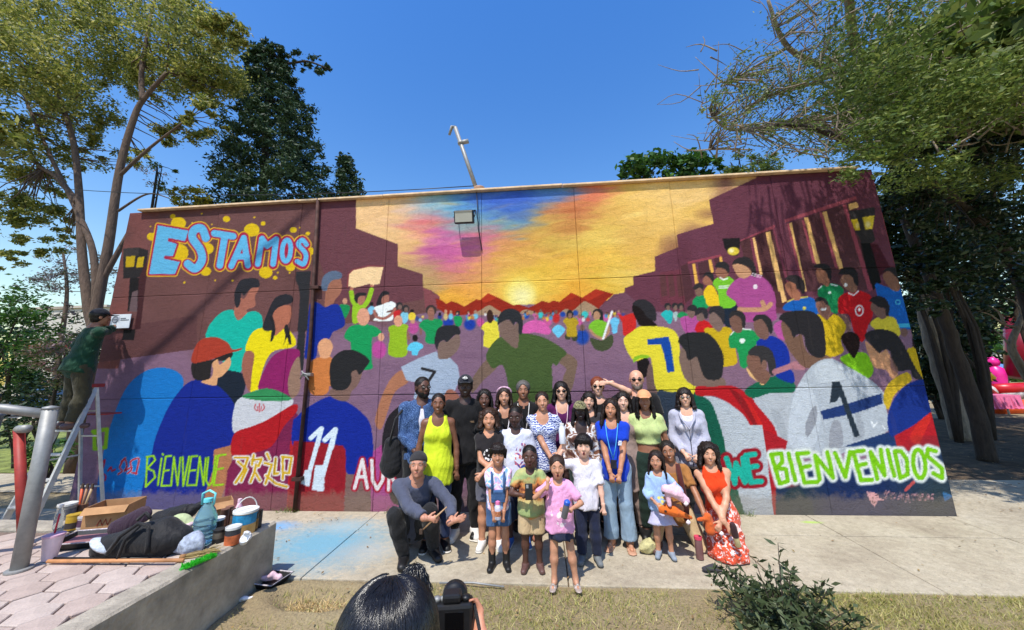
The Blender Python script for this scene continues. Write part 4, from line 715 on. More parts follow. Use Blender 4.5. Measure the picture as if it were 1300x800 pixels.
def cloth_mat(key, col, kind='plain', col2=(255,255,255), col3=(200,120,60), rough=.88, wr=.6):
    if key in MATS: return MATS[key]
    m, n, l, b, o = newmat(key); v = coord(n, l); c = hexc(col); c2 = hexc(col2); c3 = hexc(col3)
    f = noise(n, l, 7, 5, .65, v); base = ramp(n, l, f, [(.3, tuple(x*.84 for x in c[:3])+(1,)), (.7, tuple(min(x*1.08, .9) for x in c[:3])+(1,))])
    sp = n.new('ShaderNodeSeparateXYZ'); tc = n.new('ShaderNodeTexCoord'); l.new(tc.outputs['Object'], sp.inputs[0])
    def box_mask(x0, x1, z0, z1):                       # a print on the chest: inside an ellipse of the figure's own front
        dx = math_(n, l, 'DIVIDE', math_(n, l, 'SUBTRACT', sp.outputs[0], (x0+x1)/2), (x1-x0)/2); dz = math_(n, l, 'DIVIDE', math_(n, l, 'SUBTRACT', sp.outputs[2], (z0+z1)/2), (z1-z0)/2)
        r2 = math_(n, l, 'ADD', math_(n, l, 'MULTIPLY', dx, dx), math_(n, l, 'MULTIPLY', dz, dz))
        return math_(n, l, 'MULTIPLY', math_(n, l, 'LESS_THAN', r2, 1.0), math_(n, l, 'LESS_THAN', sp.outputs[1], 0.0))
    if kind == 'speckle':
        t = n.new('ShaderNodeTexVoronoi'); t.inputs['Scale'].default_value = 55; l.new(coord(n, l, (1, 1, 1.6)), t.inputs['Vector']); t.feature = 'DISTANCE_TO_EDGE'
        base = mixc(n, l, ramp(n, l, t.outputs['Distance'], [(.02, (1, 1, 1, 1)), (.09, (0, 0, 0, 1))]), base, c2)
    elif kind == 'ikat':
        wv_ = n.new('ShaderNodeTexWave'); wv_.inputs['Scale'].default_value = 12; wv_.inputs['Distortion'].default_value = 9; wv_.inputs['Detail'].default_value = 2; wv_.inputs['Detail Scale'].default_value = 2.5; wv_.bands_direction = 'Z'; l.new(v, wv_.inputs['Vector'])
        base = mixc(n, l, ramp(n, l, wv_.outputs['Fac'], [(.42, (0, 0, 0, 1)), (.55, (1, 1, 1, 1))]), base, c2)
    elif kind == 'tiedye':
        base = ramp(n, l, noise(n, l, 13, 2, .5, v, .6), [(.36, c), (.46, hexc((236,240,250))), (.53, c2), (.62, c3)])
    elif kind == 'floral':
        wob = noise(n, l, 19, 3, .55, v, 1.6); base = mixc(n, l, ramp(n, l, wob, [(.54, (0, 0, 0, 1)), (.57, (1, 1, 1, 1))]), base, c2)
    elif kind == 'bands':
        wob = math_(n, l, 'ADD', sp.outputs[2], math_(n, l, 'MULTIPLY', noise(n, l, 9, 3, .6, v), .22)); fr = math_(n, l, 'FRACT', math_(n, l, 'MULTIPLY', wob, 3.1))
        base = ramp(n, l, fr, [(.0, c), (.3, c2), (.48, c3), (.62, (.12, .03, .02, 1)), (.7, c3), (.85, c)])
    elif kind == 'camo':
        base = ramp(n, l, noise(n, l, 30, 2, .5, v), [(.42, c), (.5, c2), (.58, c3)])
    elif kind.startswith('print'):
        x0, x1, z0, z1 = [float(q) for q in kind.split(':')[1].split(',')]
        t = n.new('ShaderNodeTexVoronoi'); t.inputs['Scale'].default_value = float(kind.split(':')[2]); t.feature = 'F1'; l.new(v, t.inputs['Vector'])
        pat = ramp(n, l, noise(n, l, float(kind.split(':')[2]), 2, .5, v, 1.0), [(.47, c), (.5, c2), (.56, c3)]) if kind.split(':')[3] == 'multi' else mixc(n, l, math_(n, l, 'LESS_THAN', t.outputs['Distance'], .45), base, c2)
        base = mixc(n, l, box_mask(x0, x1, z0, z1), base, pat)
    elif kind == 'denim':
        base = mixc(n, l, .5, base, ramp(n, l, noise(n, l, 5, 5, .7, v), [(.35, c), (.7, c2)]))
    l.new(base, b.inputs['Base Color']); b.inputs['Roughness'].default_value = rough; b.inputs['Specular IOR Level'].default_value = .2; b.inputs['Sheen Weight'].default_value = .12
    fz = noise(n, l, 15, 4, .55, coord(n, l, (1, 1, .45), rot=(.2, .5, .3)), 1.2); bump(n, l, b, math_(n, l, 'ADD', fz, math_(n, l, 'MULTIPLY', noise(n, l, 320, 2, .5, v), .12)), wr, .03); MATS[key] = m; return m
_sph = None
def ball_mesh():
    global _sph
    if _sph is None:
        bm = bmesh.new(); bmesh.ops.create_uvsphere(bm, u_segments=12, v_segments=8, radius=1); _sph = bpy.data.meshes.new('eyeball'); bm.to_mesh(_sph); bm.free()
        _sph.polygons.foreach_set('use_smooth', np.ones(len(_sph.polygons), bool))
    return _sph
def eye_mat(iris):
    k = 'eye_%d' % iris[0]
    if k in MATS: return MATS[k]
    m, n, l, b, o = newmat(k); tc = n.new('ShaderNodeTexCoord'); sp = n.new('ShaderNodeSeparateXYZ'); l.new(tc.outputs['Object'], sp.inputs[0])
    r2 = math_(n, l, 'ADD', math_(n, l, 'MULTIPLY', sp.outputs[0], sp.outputs[0]), math_(n, l, 'MULTIPLY', sp.outputs[2], sp.outputs[2]))
    l.new(mixc(n, l, math_(n, l, 'LESS_THAN', r2, .42), (.5, .45, .42, 1), hexc(iris)), b.inputs['Base Color']); b.inputs['Roughness'].default_value = .2; MATS[k] = m; return m
def obj_np(name, V, F, mat, parent):
    me = mesh_np(name, V, F); me.polygons.foreach_set('use_smooth', np.ones(len(me.polygons), bool)); return link(name, me, mat, parent)
PEOPLE = []
def person(label, x, y, H, z0=0.0, face=0.0, kid=False, sex='f', bw=1.0, skin=(190,140,110), group=None, hip=None, lean=(0, 0), twist=0.0, yaw=0.0, nod=0.0, tilt=0.0,
           rh=None, lh=None, rpole=(-.6, .5, -.3), lpole=(.6, .5, -.3), rfoot=None, lfoot=None, rknee=(0, -1, .1), lknee=(0, -1, .1), toe=(0, -1, 0), curl=.5, curlL=None, rhd=None, lhd=None,
           top=None, bottom=None, shoes=None, hair=('short', (26,22,20)), cap=None, glasses=None, beard=None, mouth='smile', extra=None, seed=1):
    """x, y: where it stands; face: turn about z; joints are given in the figure's own frame (x right, facing -y), metres."""
    T = empty('person', (x, y, z0), face); tag(T, label, 'person', group)
    hr = (.188 if H < 1.25 else .160) if kid else .139; hh = H*hr; hk = .485 if kid else .515
    zs = H-hh-.052*H; zh = hk*H; Lt = zs-zh; sw = (.104 if sex == 'm' else .091)*H*bw*(.95 if kid else 1); hw = .05*H*bw
    hip = V3(0, 0, zh) if hip is None else np.asarray(hip, float); tv = unit(V3(lean[0], lean[1], 1.0)); ct, st = math.cos(twist), math.sin(twist); U = V3(ct, st, 0); U = unit(U-tv*(U@tv)); Fv = np.cross(U, tv)*-1.0
    Fv = np.cross(tv, U)*-1.0 if (np.cross(tv, U)@V3(st, -ct, 0)) < 0 else np.cross(tv, U)      # forward of the chest
    S = hip+tv*Lt; N = S+tv*.02*H+Fv*-.005*H; hd = unit(tv*.6+V3(0, 0, .4)); HC = S+hd*(.052*H+hh*.5)+Fv*.012*H
    sh = {-1: S-U*sw-tv*.008*H, 1: S+U*sw-tv*.008*H}
    ua, fa = .172*H, .150*H; hl = .1*H
    pose = {-1: rh, 1: lh}; poles = {-1: rpole, 1: lpole}; el = {}; wr_ = {}; hdir = {}
    for s_ in (-1, 1):
        tgt = pose[s_] if pose[s_] is not None else sh[s_]+V3(s_*.045*H, -.02*H, -.315*H)
        el[s_], wr_[s_] = ik(sh[s_], tgt, ua, fa, poles[s_]); hdir[s_] = unit(wr_[s_]-el[s_])
    if rhd is not None: hdir[-1] = unit(rhd)
    if lhd is not None: hdir[1] = unit(lhd)
    hp = {-1: hip-U*hw, 1: hip+U*hw}; th, sn = (zh-.045*H)*.5, (zh-.045*H)*.5; kn = {}; ak = {}; fd = {}
    for s_ in (-1, 1):
        ft = {-1: rfoot, 1: lfoot}[s_]; ft = V3(s_*(hw+.012*H), 0, .045*H) if ft is None else np.asarray(ft, float)
        kn[s_], ak[s_] = ik(hp[s_], ft, th*1.004, sn*1.004, {-1: rknee, 1: lknee}[s_]); fd[s_] = unit(V3(toe[0]+s_*.18, toe[1], toe[2]))
    Rb = bw; nbox = [hip, S, HC, el[-1], el[1], wr_[-1], wr_[1], kn[-1], kn[1], ak[-1], ak[1]]
    lo = np.min(nbox, 0)-.2; hi = np.max(nbox, 0)+.2
    fl = unit(Fv-tv*(Fv@tv))
    wm = .92 if sex == 'f' and not kid else 1.0
    def torso(f, g, k=.04, hemx=0.0, loose=0.0):
        r0, r1, r2, r3 = .088*H*Rb, .076*H*Rb*wm, .090*H*Rb, .062*H*Rb
        if kid: r0, r1, r2 = r0*.96, r1*1.06, r2*.97
        p1, p2 = hip+tv*Lt*.36, hip+tv*Lt*.74
        f.cone(hip, p1, r0+g+loose, r1+g+loose, k, fl, .78); f.cone(p1, p2, r1+g+loose*.8, r2+g+loose*.2, k, fl, .68); f.cone(p2, S-tv*.01*H, r2+g, r3+g, k, fl, .68)
        if hemx: f.cone(hip, hip-tv*hemx, r0+g+loose, r0+g+loose*1.4, k, fl, .86, end=True)
        for s_ in (-1, 1): f.cone(S, sh[s_]-tv*.004*H, .043*H+g*.6, .030*H*Rb+g*.6, k)
        f.cone(S-tv*.02*H, N+tv*.02*H, .05*H+g*.5, .034*H+g*.3, .04)
        if sex == 'f' and not kid:
            for s_ in (-1, 1): f.ell(hip+tv*Lt*.70+U*s_*.045*H+Fv*.045*H, np.array([.034, .032, .036])*H+g*.5, .06)
    def arm(f, s_, g, k, frac, flatend):
        a_, b_, c_ = sh[s_], el[s_], wr_[s_]; af = .84 if sex == 'f' else .96; ru, re, rw = .0315*H*Rb*af+g, .0245*H*Rb*af+g, .0170*H+g
        if kid: ru, re = ru*.9, re*.92
        if frac <= 1: f.cone(a_, a_+(b_-a_)*frac, ru, ru+(re-ru)*frac+(.006 if flatend else 0), k, end=flatend)
        else:
            f.cone(a_, b_, ru, re, k); t = frac-1; f.cone(b_, b_+(c_-b_)*min(t, .35), re, re*1.01, k); f.cone(b_+(c_-b_)*min(t, .3), b_+(c_-b_)*t, re, re+(rw-re)*t, k, end=flatend)
    def leg(f, s_, g, k, frac, flatend, flare=0.0):
        a_, b_, c_ = hp[s_], kn[s_], ak[s_]; rt, rk, ra = .056*H*Rb+g, .036*H*Rb+g, .0235*H+g
        if kid: rt, rk = rt*.88, rk*.88
        if frac <= 1: f.cone(a_, a_+(b_-a_)*frac, rt, rt+(rk-rt)*frac+flare, k, end=flatend)
        else:
            t = frac-1; f.cone(a_, b_, rt, rk, k)
            if flare: f.cone(b_, b_+(c_-b_)*t, rk, rk+flare, k, end=flatend)
            else:
                mid = b_+(c_-b_)*.35; f.cone(b_, mid, rk*.95, (.037*H*Rb*(.9 if kid else 1)+g), k); f.cone(mid, b_+(c_-b_)*t, .036*H*Rb*(.9 if kid else 1)+g, .036*H*Rb+g+(ra-.036*H*Rb-g)*min(t, 1), k, end=flatend)
    # --- body: one skin
    f = Field(lo, hi, .0185); torso(f, 0)
    for s_ in (-1, 1):
        arm(f, s_, 0, .02, 2.0, False); leg(f, s_, 0, .03, 2.0, False)
        f.cone(ak[s_], ak[s_]+V3(0, 0, -.02*H), .024*H, .024*H, .02); f.cone(ak[s_]+V3(0, 0, -.022*H)-fd[s_]*.01*H, ak[s_]+fd[s_]*.085*H+V3(0, 0, -.031*H), .022*H, .014*H, .02)
    f.cone(N, HC-hd*hh*.3, .034*H*(1.08 if sex == 'm' else .94), .031*H*(1.08 if sex == 'm' else .94), .03)
    V, Fq = f.mesh(); parts = [(V, Fq)]
    HM = Matrix.Translation(Vector(HC)) @ Matrix.Rotation(yaw+twist*.3, 4, 'Z') @ Matrix.Rotation(nod, 4, 'X') @ Matrix.Rotation(tilt, 4, 'Y') @ Matrix.Scale(hh, 4)
    A = np.array(HM); hv, hf = head_mesh('c' if kid else sex); parts.append((hv@A[:3, :3].T+A[:3, 3], hf))
    for s_ in (-1, 1):                                            # hands: palm, four fingers of unequal length, a thumb
        d = hdir[s_]; w0 = wr_[s_]; side = np.cross(d, V3(0, -1, .2)); side = unit(side if np.linalg.norm(side) > .2 else np.cross(d, (0, 0, 1))); nrm = unit(np.cross(side, d)); c_ = curl if s_ < 0 or curlL is None else curlL
        f = Field(w0-hl*1.25, w0+hl*1.25, .0085 if not kid else .007); sc_ = hl/.175
        f.cone(w0-d*.015*sc_, w0+d*.07*sc_, .021*sc_, .026*sc_, .015*sc_, nrm, .6); f.cone(w0-d*.03*sc_, w0+d*.01, .0185*H, .019*sc_+.002, .01)
        for q in range(4):
            o_ = w0+d*.075*sc_+side*(q-1.5)*.0175*sc_; ln = (.06, .072, .068, .052)[q]*sc_; a1 = c_*.8; a2 = c_*1.9
            m1 = o_+(d*math.cos(a1)+nrm*math.sin(a1)*-1)*ln*.55; m2 = m1+(d*math.cos(a2)-nrm*math.sin(a2))*ln*.5
            f.cone(o_, m1, .0098*sc_, .0088*sc_, .003); f.cone(m1, m2, .0088*sc_, .0072*sc_, .003)
        o_ = w0+d*.025*sc_+side*.022*sc_*(1 if (side@U)*s_ < 0 else -1); dd = unit(d*.75+side*(1 if (side@U)*s_ < 0 else -1)*.7-nrm*.35)
        f.cone(o_, o_+dd*.035*sc_, .012*sc_, .0105*sc_, .008); f.cone(o_+dd*.035*sc_, o_+dd*.035*sc_+unit(dd+d*.5)*.03*sc_, .0105*sc_, .008*sc_, .004)
        parts.append(f.mesh())
    nv = 0; VV = []; FF = []
    for V, Fq in parts: VV.append(V); FF.append(Fq+nv); nv += len(V)
    SK = skin_mat(skin); obj_np('body', np.concatenate(VV), np.concatenate(FF), SK, T)
    # --- face
    def hpt(p): return HM @ Vector(p)
    def small(name, mb, mat): return mb.xf(HM).build(name, mat, T, True)
    if not (glasses and glasses[0] == 'sun'):
        for s_ in (-1, 1):
            e = bpy.data.objects.new('eye', ball_mesh()); C.objects.link(e); e.parent = T
            e.matrix_local = HM @ Matrix.Translation((s_*.145, -.318, .033)) @ Matrix.Diagonal((.06, .052, (.019 if sum(skin) > 330 else .015) if mouth != 'open' else .022, 1))
            e.data = ball_mesh()
            if not e.data.materials: e.data.materials.append(eye_mat((50,30,20)))
    bc = hair[1] if hair[0] != 'bald' else (70,60,52)
    for s_ in (-1, 1): small('eyebrow', MB().tube([(s_*.07, -.372, .125), (s_*.14, -.362, .148), (s_*.215, -.318, .128)], [.012, .017, .008], 6), hair_mat(tuple(int(q*.8) for q in bc)))
    lipc = tuple(int(q) for q in np.array(skin)*np.array([.86, .62, .62])+np.array([14, 2, 6]))
    LIP = basic('lips_%d_%d' % (lipc[0], lipc[1]), lipc, .45, 0, .05, 20, 0)
    if mouth == 'open':
        small('lips', MB().lathe([(.0, 0), (.07, 0), (.085, .02), (.06, .035)], 14).xf(Matrix.Translation((0, -.368, -.265)) @ Matrix.Rotation(R(90), 4, 'X') @ Matrix.Diagonal((.75, .95, 1, 1))), LIP)
        small('mouth', MB().lathe([(0, .03), (.06, .03), (.05, .04), (0, .042)], 12).xf(Matrix.Translation((0, -.368, -.265)) @ Matrix.Rotation(R(90), 4, 'X') @ Matrix.Diagonal((.75, .95, 1, 1))), basic('mouth_dark', (60,20,22), .5, 0, .1, 20, 0))
    else:
        small('lips', MB().tube([(-.125, -.345, -.215), (-.06, -.372, -.25), (0, -.378, -.258), (.06, -.372, -.25), (.125, -.345, -.215)], [.012, .024, .027, .024, .012], 8), LIP)
        if mouth == 'smile': small('teeth', MB().tube([(-.09, -.366, -.232), (-.04, -.388, -.246), (.04, -.388, -.246), (.09, -.366, -.232)], [.008, .014, .014, .008], 6), basic('teeth', (226,216,200), .35, 0, .03, 20, 0))
    # --- clothes
    def garment(name, mat, build_, h=.0138, amp=.0135, fr=1.0, ex=.06):
        f = Field(lo-ex, hi+ex, h); cuts = build_(f); f.folds(amp, seed*7+len(name), fr*1.25/max(H, .9))
        for c in (cuts or []): f.plane(*c[1:]) if c[0] == 'p' else (f.cone(*c[1:], k=.004, sub=True) if c[0] == 'c' else f.ell(c[1], c[2], .01, sub=True))
        V, Fq = f.mesh()
        return obj_np(name, V, Fq, mat, T) if len(Fq) else None
    if bottom:
        bk, bm_, par = bottom[0], bottom[1], (bottom[2] if len(bottom) > 2 else {})
        fr, fla, g = par.get('len', 1.95), par.get('flare', 0.0), par.get('g', .017 if bottom[0] != 'skirt' else .006)
        if bk in ('trousers', 'shorts', 'leggings'):
            def bb(f):
                f.cone(hip, hip+tv*Lt*par.get('rise', .12), .088*H*Rb+g, .078*H*Rb+g, .04, fl, .72, end=True); f.cone(hip-U*hw*.7-V3(0, 0, .02*H), hip+U*hw*.7-V3(0, 0, .02*H), .062*H*Rb+g*.6, .062*H*Rb+g*.6, .03, fl, .92)
                for s_ in (-1, 1): leg(f, s_, g, .022, fr, True, fla)
            garment(bk if bk != 'leggings' else 'trousers', bm_, bb, amp=.0095)
        elif bk == 'skirt':
            def bb(f):
                mid = (kn[-1]+kn[1])/2; w1 = hip+tv*Lt*.04; e_ = hip+(mid-hip)*fr if fr <= 1 else mid+((ak[-1]+ak[1])/2-mid)*(fr-1)
                f.cone(w1, hip-tv*.05, .080*H*Rb+g, .088*H*Rb+g, .04, fl, .78, start=True); f.cone(hip-tv*.05, e_, .090*H*Rb+g, .100*H*Rb+fla, .05, fl, .85, end=True)
            garment('skirt', bm_, bb, amp=.016)
    if top:
        tk, tm, par = top[0], top[1], (top[2] if len(top) > 2 else {})
        g, slv, hem, loose = par.get('g', .02), par.get('sleeve', .6), par.get('hem', .07*H), par.get('loose', .008); neck = par.get('neck', .2)
        def tb(f):
            torso(f, g, .035, max(hem, 0), loose)
            for s_ in (-1, 1):
                if slv > 0: arm(f, s_, g*.9+par.get('sg', .006), .025, slv, True)
            cuts = []
            if hem < 0: cuts.append(('p', hip-tv*hem, -tv))
            if slv == 0:
                for s_ in (-1, 1): cuts.append(('p', sh[s_]-U*s_*.018*H, unit(U*s_*1.0+V3(0, 0, .25))))
            cuts.append(('c', N+tv*.012*H, N+tv*.2*H, .046*H, .06*H)); cuts.append(('e', N+Fv*(.05+.02*neck)*H+tv*.012*H, np.array([.034+.02*neck, .05, .014+.062*neck])*H))
            if par.get('open'): cuts.append(('e', S+Fv*.09*H-tv*.10*H, np.array([.03*par['open'], .06, .13])*H))
            return cuts
        garment(tk, tm, tb)
        if par.get('under'):
            def ub(f): torso(f, .007, .035, 0, 0); return [('c', N+tv*.0*H, N+tv*.2*H, .046*H, .06*H), ('e', N+Fv*.055*H, np.array([.04, .05, .03])*H)]
            garment('undershirt', par['under'], ub, .012, .002)
        if par.get('collar'):
            MBc = MB(); ring = [N+tv*(.006*H)+(U*math.cos(a_)*.043*H+Fv*math.sin(a_)*.043*H) for a_ in np.linspace(math.pi*.55, math.pi*2.45, 16)]
            MBc.tube(ring, .008*H, 6).build('collar', par['collar'], T, True)
        if par.get('hood'):
            f = Field(lo-.05, hi+.05, .013); f.cone(N-Fv*.05*H-tv*.02*H, N-Fv*.05*H+U*.06*H, .03*H, .024*H, .03); f.cone(N-Fv*.05*H-tv*.02*H, N-Fv*.05*H-U*.06*H, .03*H, .024*H, .03); V, Fq = f.mesh(); obj_np('hood', V, Fq, tm, T)
    if shoes:
        sk_, sm_, hgt = shoes[0], shoes[1], (shoes[2] if len(shoes) > 2 else 0.0)
        for s_ in (-1, 1):
            a_ = ak[s_]; f = Field(a_-.25*H, a_+.25*H, .0118 if H > 1.3 else .0095); fz = fd[s_]; sole = a_+V3(0, 0, -.045*H); sd = unit(np.cross(fz, (0, 0, 1)))
            if sk_ == 'sandal':
                f.cone(sole-fz*.028*H+V3(0, 0, .006), sole+fz*.10*H+V3(0, 0, .006), .028*H, .030*H, .01, V3(0, 0, 1), .28)
                f.cone(sole+fz*.06*H+sd*.026*H+V3(0, 0, .01), sole+fz*.058*H+V3(0, 0, .034*H), .008, .008, .006, fz, 1.8); f.cone(sole+fz*.06*H-sd*.026*H+V3(0, 0, .01), sole+fz*.058*H+V3(0, 0, .034*H), .008, .008, .006, fz, 1.8)
            else:
                f.cone(sole-fz*.022*H+V3(0, 0, .026*H), sole+fz*.095*H+V3(0, 0, .020*H), .030*H, .026*H, .02, V3(0, 0, 1), .85); f.cone(sole+V3(0, 0, .03*H), sole+V3(0, 0, .045*H+max(hgt, .004)*H), .03*H, .0285*H+.006, .02, end=True)
                f.plane(sole+V3(0, 0, .001), (0, 0, -1))
            V, Fq = f.mesh(); so_ = obj_np('shoe' if sk_ not in ('sandal', 'boot') else sk_, V, Fq, sm_, T)
            if sk_ == 'trainer':
                f = Field(a_-.25*H, a_+.25*H, .009); f.cone(sole-fz*.022*H+V3(0, 0, .008*H), sole+fz*.096*H+V3(0, 0, .008*H), .032*H, .029*H, .01, V3(0, 0, 1), .3); V, Fq = f.mesh(); obj_np('sole', V, Fq, basic('rubber_sole', (214,208,198), .7), so_)
    # --- hair
    hk_, hcol = hair[0], hair[1]; hp_ = hair[2] if len(hair) > 2 else {}
    r_ = np.random.RandomState(seed); HMt = hair_mat(hcol, hk_ in ('curly', 'wavy', 'fuzz'))
    if hk_ != 'bald':
        Lh = hp_.get('len', 0.0); f = Field((-.85, -.75, -1.0-Lh), (.85, .85, .85), .037)
        th_ = hp_.get('thick', .035 if hk_ in ('short', 'fuzz') else .05)
        f.ell((0, .075, .155), (.345+th_, .415+th_, .365+th_), .03); f.ell((0, .16, -.08), (.31+th_*.6, .27+th_*.6, .30), .06)
        fz_ = hp_.get('fringe', .34)+.03                              # where the hairline sits on the forehead
        f.ell((0, -.46, fz_-.52), (.285+hp_.get('wide', 0.0), .36, .52), .05, sub=True); f.ell((0, -.62, -.35), (.6, .42, .42), .05, sub=True)
        for s_ in (-1, 1): f.ell((s_*.40, -.04, -.16), (.10, .16, .20), .03, sub=True) if Lh == 0 or hk_ in ('ponytail', 'bun') else None
        if hk_ in ('long', 'wavy', 'curly', 'braids'):
            nlk = hp_.get('locks', 22)
            for q in range(nlk):
                a_ = math.pi*(-.12+1.24*q/(nlk-1)); rx, ry = .37+r_.uniform(-.02, .03), .40; p0 = V3(rx*math.cos(a_), .06+ry*math.sin(a_), .10); fwd_ = -.10 if abs(math.cos(a_)) > .75 else 0
                p1 = V3(p0[0]*1.12, p0[1]*1.05+fwd_*.3, -.3); p2 = V3(p0[0]*(1.15+r_.uniform(-.1, .2)), p0[1]*1.0+fwd_, -.3-Lh*.55); p3 = V3(p2[0]*.95, p2[1]*.95+fwd_*.6, -.3-Lh*r_.uniform(.8, 1.0))
                w_ = .072 if hk_ != 'braids' else .05
                f.cone(p0, p1, w_, w_*1.05, .06); f.cone(p1, p2, w_*1.05, w_*1.0, .06); f.cone(p2, p3, w_, w_*.35, .06)
        if hk_ == 'curly':
            for q in range(hp_.get('curls', 90)):
                a_ = r_.uniform(-.25, math.pi+.25); zz = r_.uniform(-.35-Lh, .45); rr = .44*math.sqrt(max(1-(max(zz, 0)/.62)**2, .1)); f.ell((rr*math.cos(a_), .06+rr*math.sin(a_), zz), np.full(3, r_.uniform(.07, .12)), .03)
        if hp_.get('top'): f.ell(hp_['top'], (.12, .11, .10), .05)
        if hk_ == 'bun': f.ell(hp_.get('at', (0, .3, .5)), (.2, .2, .17), .04)
        if hk_ == 'ponytail': f.cone((0, .5, .2), (hp_.get('side', .1), .62, -.1), .09, .12, .05); f.cone((hp_.get('side', .1), .62, -.1), (hp_.get('side', .1)*1.6, .55, -.3-Lh), .12, .04, .05)
        if hk_ == 'bowl':
            for q in range(11): a_ = math.pi*(1.18+.64*q/10); f.cone((.36*math.cos(a_), .05+.42*math.sin(a_), .30), (.37*math.cos(a_), .045+.45*math.sin(a_), .13+r_.uniform(-.03, .03)), .07, .03, .05)
            for s_ in (-1, 1): f.cone((s_*.37, 0, .2), (s_*.375, -.02, -.14), .08, .04, .05)
        if cap: f.plane((0, 0, .24), (0, -.25, .97))
        X, Y, Z = np.meshgrid(*f.ax, indexing='ij', sparse=True); ph = np.arctan2(Y-.06, X)
        f.F = f.F+(.012*np.sin(ph*34+3*np.sin(Z*6))+.010*np.sin(ph*61+Z*9)).astype(np.float32)*(hp_.get('groove', 1.0) if hk_ not in ('fuzz', 'curly') else .3)+(.02*np.sin(X*41+2*np.sin(Z*23))*np.sin(Z*37+2*np.sin(Y*29))*np.sin(Y*43)).astype(np.float32)*(1.6 if hk_ in ('curly', 'wavy') else .35)
        V, Fq = f.mesh()
        if len(Fq): obj_np('hair', V@A[:3, :3].T+A[:3, 3], Fq, HMt, T)
    if beard:
        f = Field((-.5, -.6, -.65), (.5, .4, .2), .026); jw = 1.06; f.ell((0, -.12, -.26), (.235*jw+.035, .275, .26), .06); f.ell((0, -.28, -.41), (.13, .13, .11), .06); f.ell((0, -.18, .12), (.5, .6, .22), .03, sub=True); f.ell((0, -.42, -.02), (.2, .3, .16), .03, sub=True); f.plane((0, .02, 0), (0, 1, 0)); f.ell((0, -.42, -.255), (.09, .08, .035), .02, sub=True)
        V, Fq = f.mesh(); obj_np('beard', V@A[:3, :3].T+A[:3, 3], Fq, hair_mat(beard), T)
    if cap:
        ckind, cm = cap[0], cap[1]; f = Field((-.7, -1.0, -.3), (.7, .8, .8), .026)
        if ckind == 'cap':
            f.ell((0, .06, .17), (.40, .47, .44), .02); f.plane((0, 0, .21), (0, .06, -1)); V, Fq = f.mesh(); co = obj_np('cap', V@A[:3, :3].T+A[:3, 3], Fq, cm, T)
            f = Field((-.7, -1.0, -.3), (.7, .8, .8), .022); f.cone((0, -.30, .235), (0, -.56, .19), .31, .26, .03, V3(0, .15, .99), .09); V, Fq = f.mesh(); obj_np('visor', V@A[:3, :3].T+A[:3, 3], Fq, cap[2] if len(cap) > 2 else cm, co)
        else:
            f.ell((0, .07, .16), (.40, .46, .42), .02); f.plane((0, 0, .13), (0, -.35, -1)); f.cone((-.3, 0, .17), (.3, 0, .17), .05, .05, .02); V, Fq = f.mesh(); obj_np('beanie', V@A[:3, :3].T+A[:3, 3], Fq, cm, T)
    if glasses:
        gl = MB(); 
        for s_ in (-1, 1):
            ring = [(s_*.15+.085*math.cos(a_), -.405+.02*abs(math.cos(a_)), .03+.065*math.sin(a_)) for a_ in np.linspace(0, 2*math.pi, 15)]; gl.tube(ring, .012, 5); gl.tube([(s_*.235, -.385, .045), (s_*.36, -.1, .05), (s_*.37, .03, .04)], .010, 5)
        gl.tube([(-.065, -.41, .045), (.065, -.41, .045)], .011, 5); go = gl.xf(HM).build('glasses', glasses[1], T, True)
        for s_ in (-1, 1):
            lz = MB().lathe([(0, 0), (.082, 0), (.082, .012), (0, .014)], 14).xf(HM @ Matrix.Translation((s_*.15, -.40, .03)) @ Matrix.Rotation(R(90), 4, 'X') @ Matrix.Diagonal((1, .77, 1, 1)))
            lz.build('lens', glasses[2], go, True)
    info = dict(T=T, hip=hip, S=S, HC=HC, sh=sh, el=el, wr=wr_, hd=hdir, U=U, Fv=Fv, tv=tv, kn=kn, ak=ak, H=H, HM=HM, fl=fl, hh=hh)
    if extra: extra(info)
    PEOPLE.append(info); return info
# ------------------------------------------------------------------ trees
def bark(name, col, sc=18):
    if name in MATS: return MATS[name]
    m, n, l, b, o = newmat(name); v = coord(n, l, (1, 1, .25)); f = noise(n, l, sc, 6, .7, v, .6); c = hexc(col)
    l.new(ramp(n, l, f, [(.3, tuple(x*.45 for x in c[:3])+(1,)), (.7, tuple(x*1.2 for x in c[:3])+(1,))]), b.inputs['Base Color']); b.inputs['Roughness'].default_value = .95; bump(n, l, b, f, .9, .04); MATS[name] = m; return m
def depth(P): return float((np.asarray(P)-CP)@CF)
def rpx(r, P): return r*depth(P)/FPX
def leaves_np(r, cen, rad, N, size, clump=.28, nclump=None, droop=0.0, aspect=.42, flat=.5):
    """N leaf-sized faces gathered in clumps that sit mostly in the outer part of the ellipsoid."""
    cen = np.asarray(cen, float); rad = np.asarray(rad, float); nc = nclump or max(int(N/60), 6)
    d = r.normal(0, 1, (nc, 3)); d /= np.linalg.norm(d, axis=1)[:, None]; q = cen+d*rad*(r.uniform(.25, 1, (nc, 1))**.55)
    k = r.randint(0, nc, N); cs = clump*rad.mean()*r.uniform(.5, 1.3, nc); g = r.normal(0, 1, (N, 3))*np.array([1, 1, .62]); p = q[k]+g*cs[k][:, None]*.5
    a = r.normal(0, 1, (N, 3)); a[:, 2] = a[:, 2]*flat-droop; a /= np.linalg.norm(a, axis=1)[:, None]; b_ = np.cross(a, r.normal(0, 1, (N, 3))); b_ /= np.maximum(np.linalg.norm(b_, axis=1)[:, None], 1e-6)
    s = size*r.uniform(.55, 1.35, N)[:, None]; L, W = a*s, b_*s*aspect
    return np.stack([p-L*.5, p+W*.5, p+L*.5, p-W*.5], 1).reshape(-1, 3), q
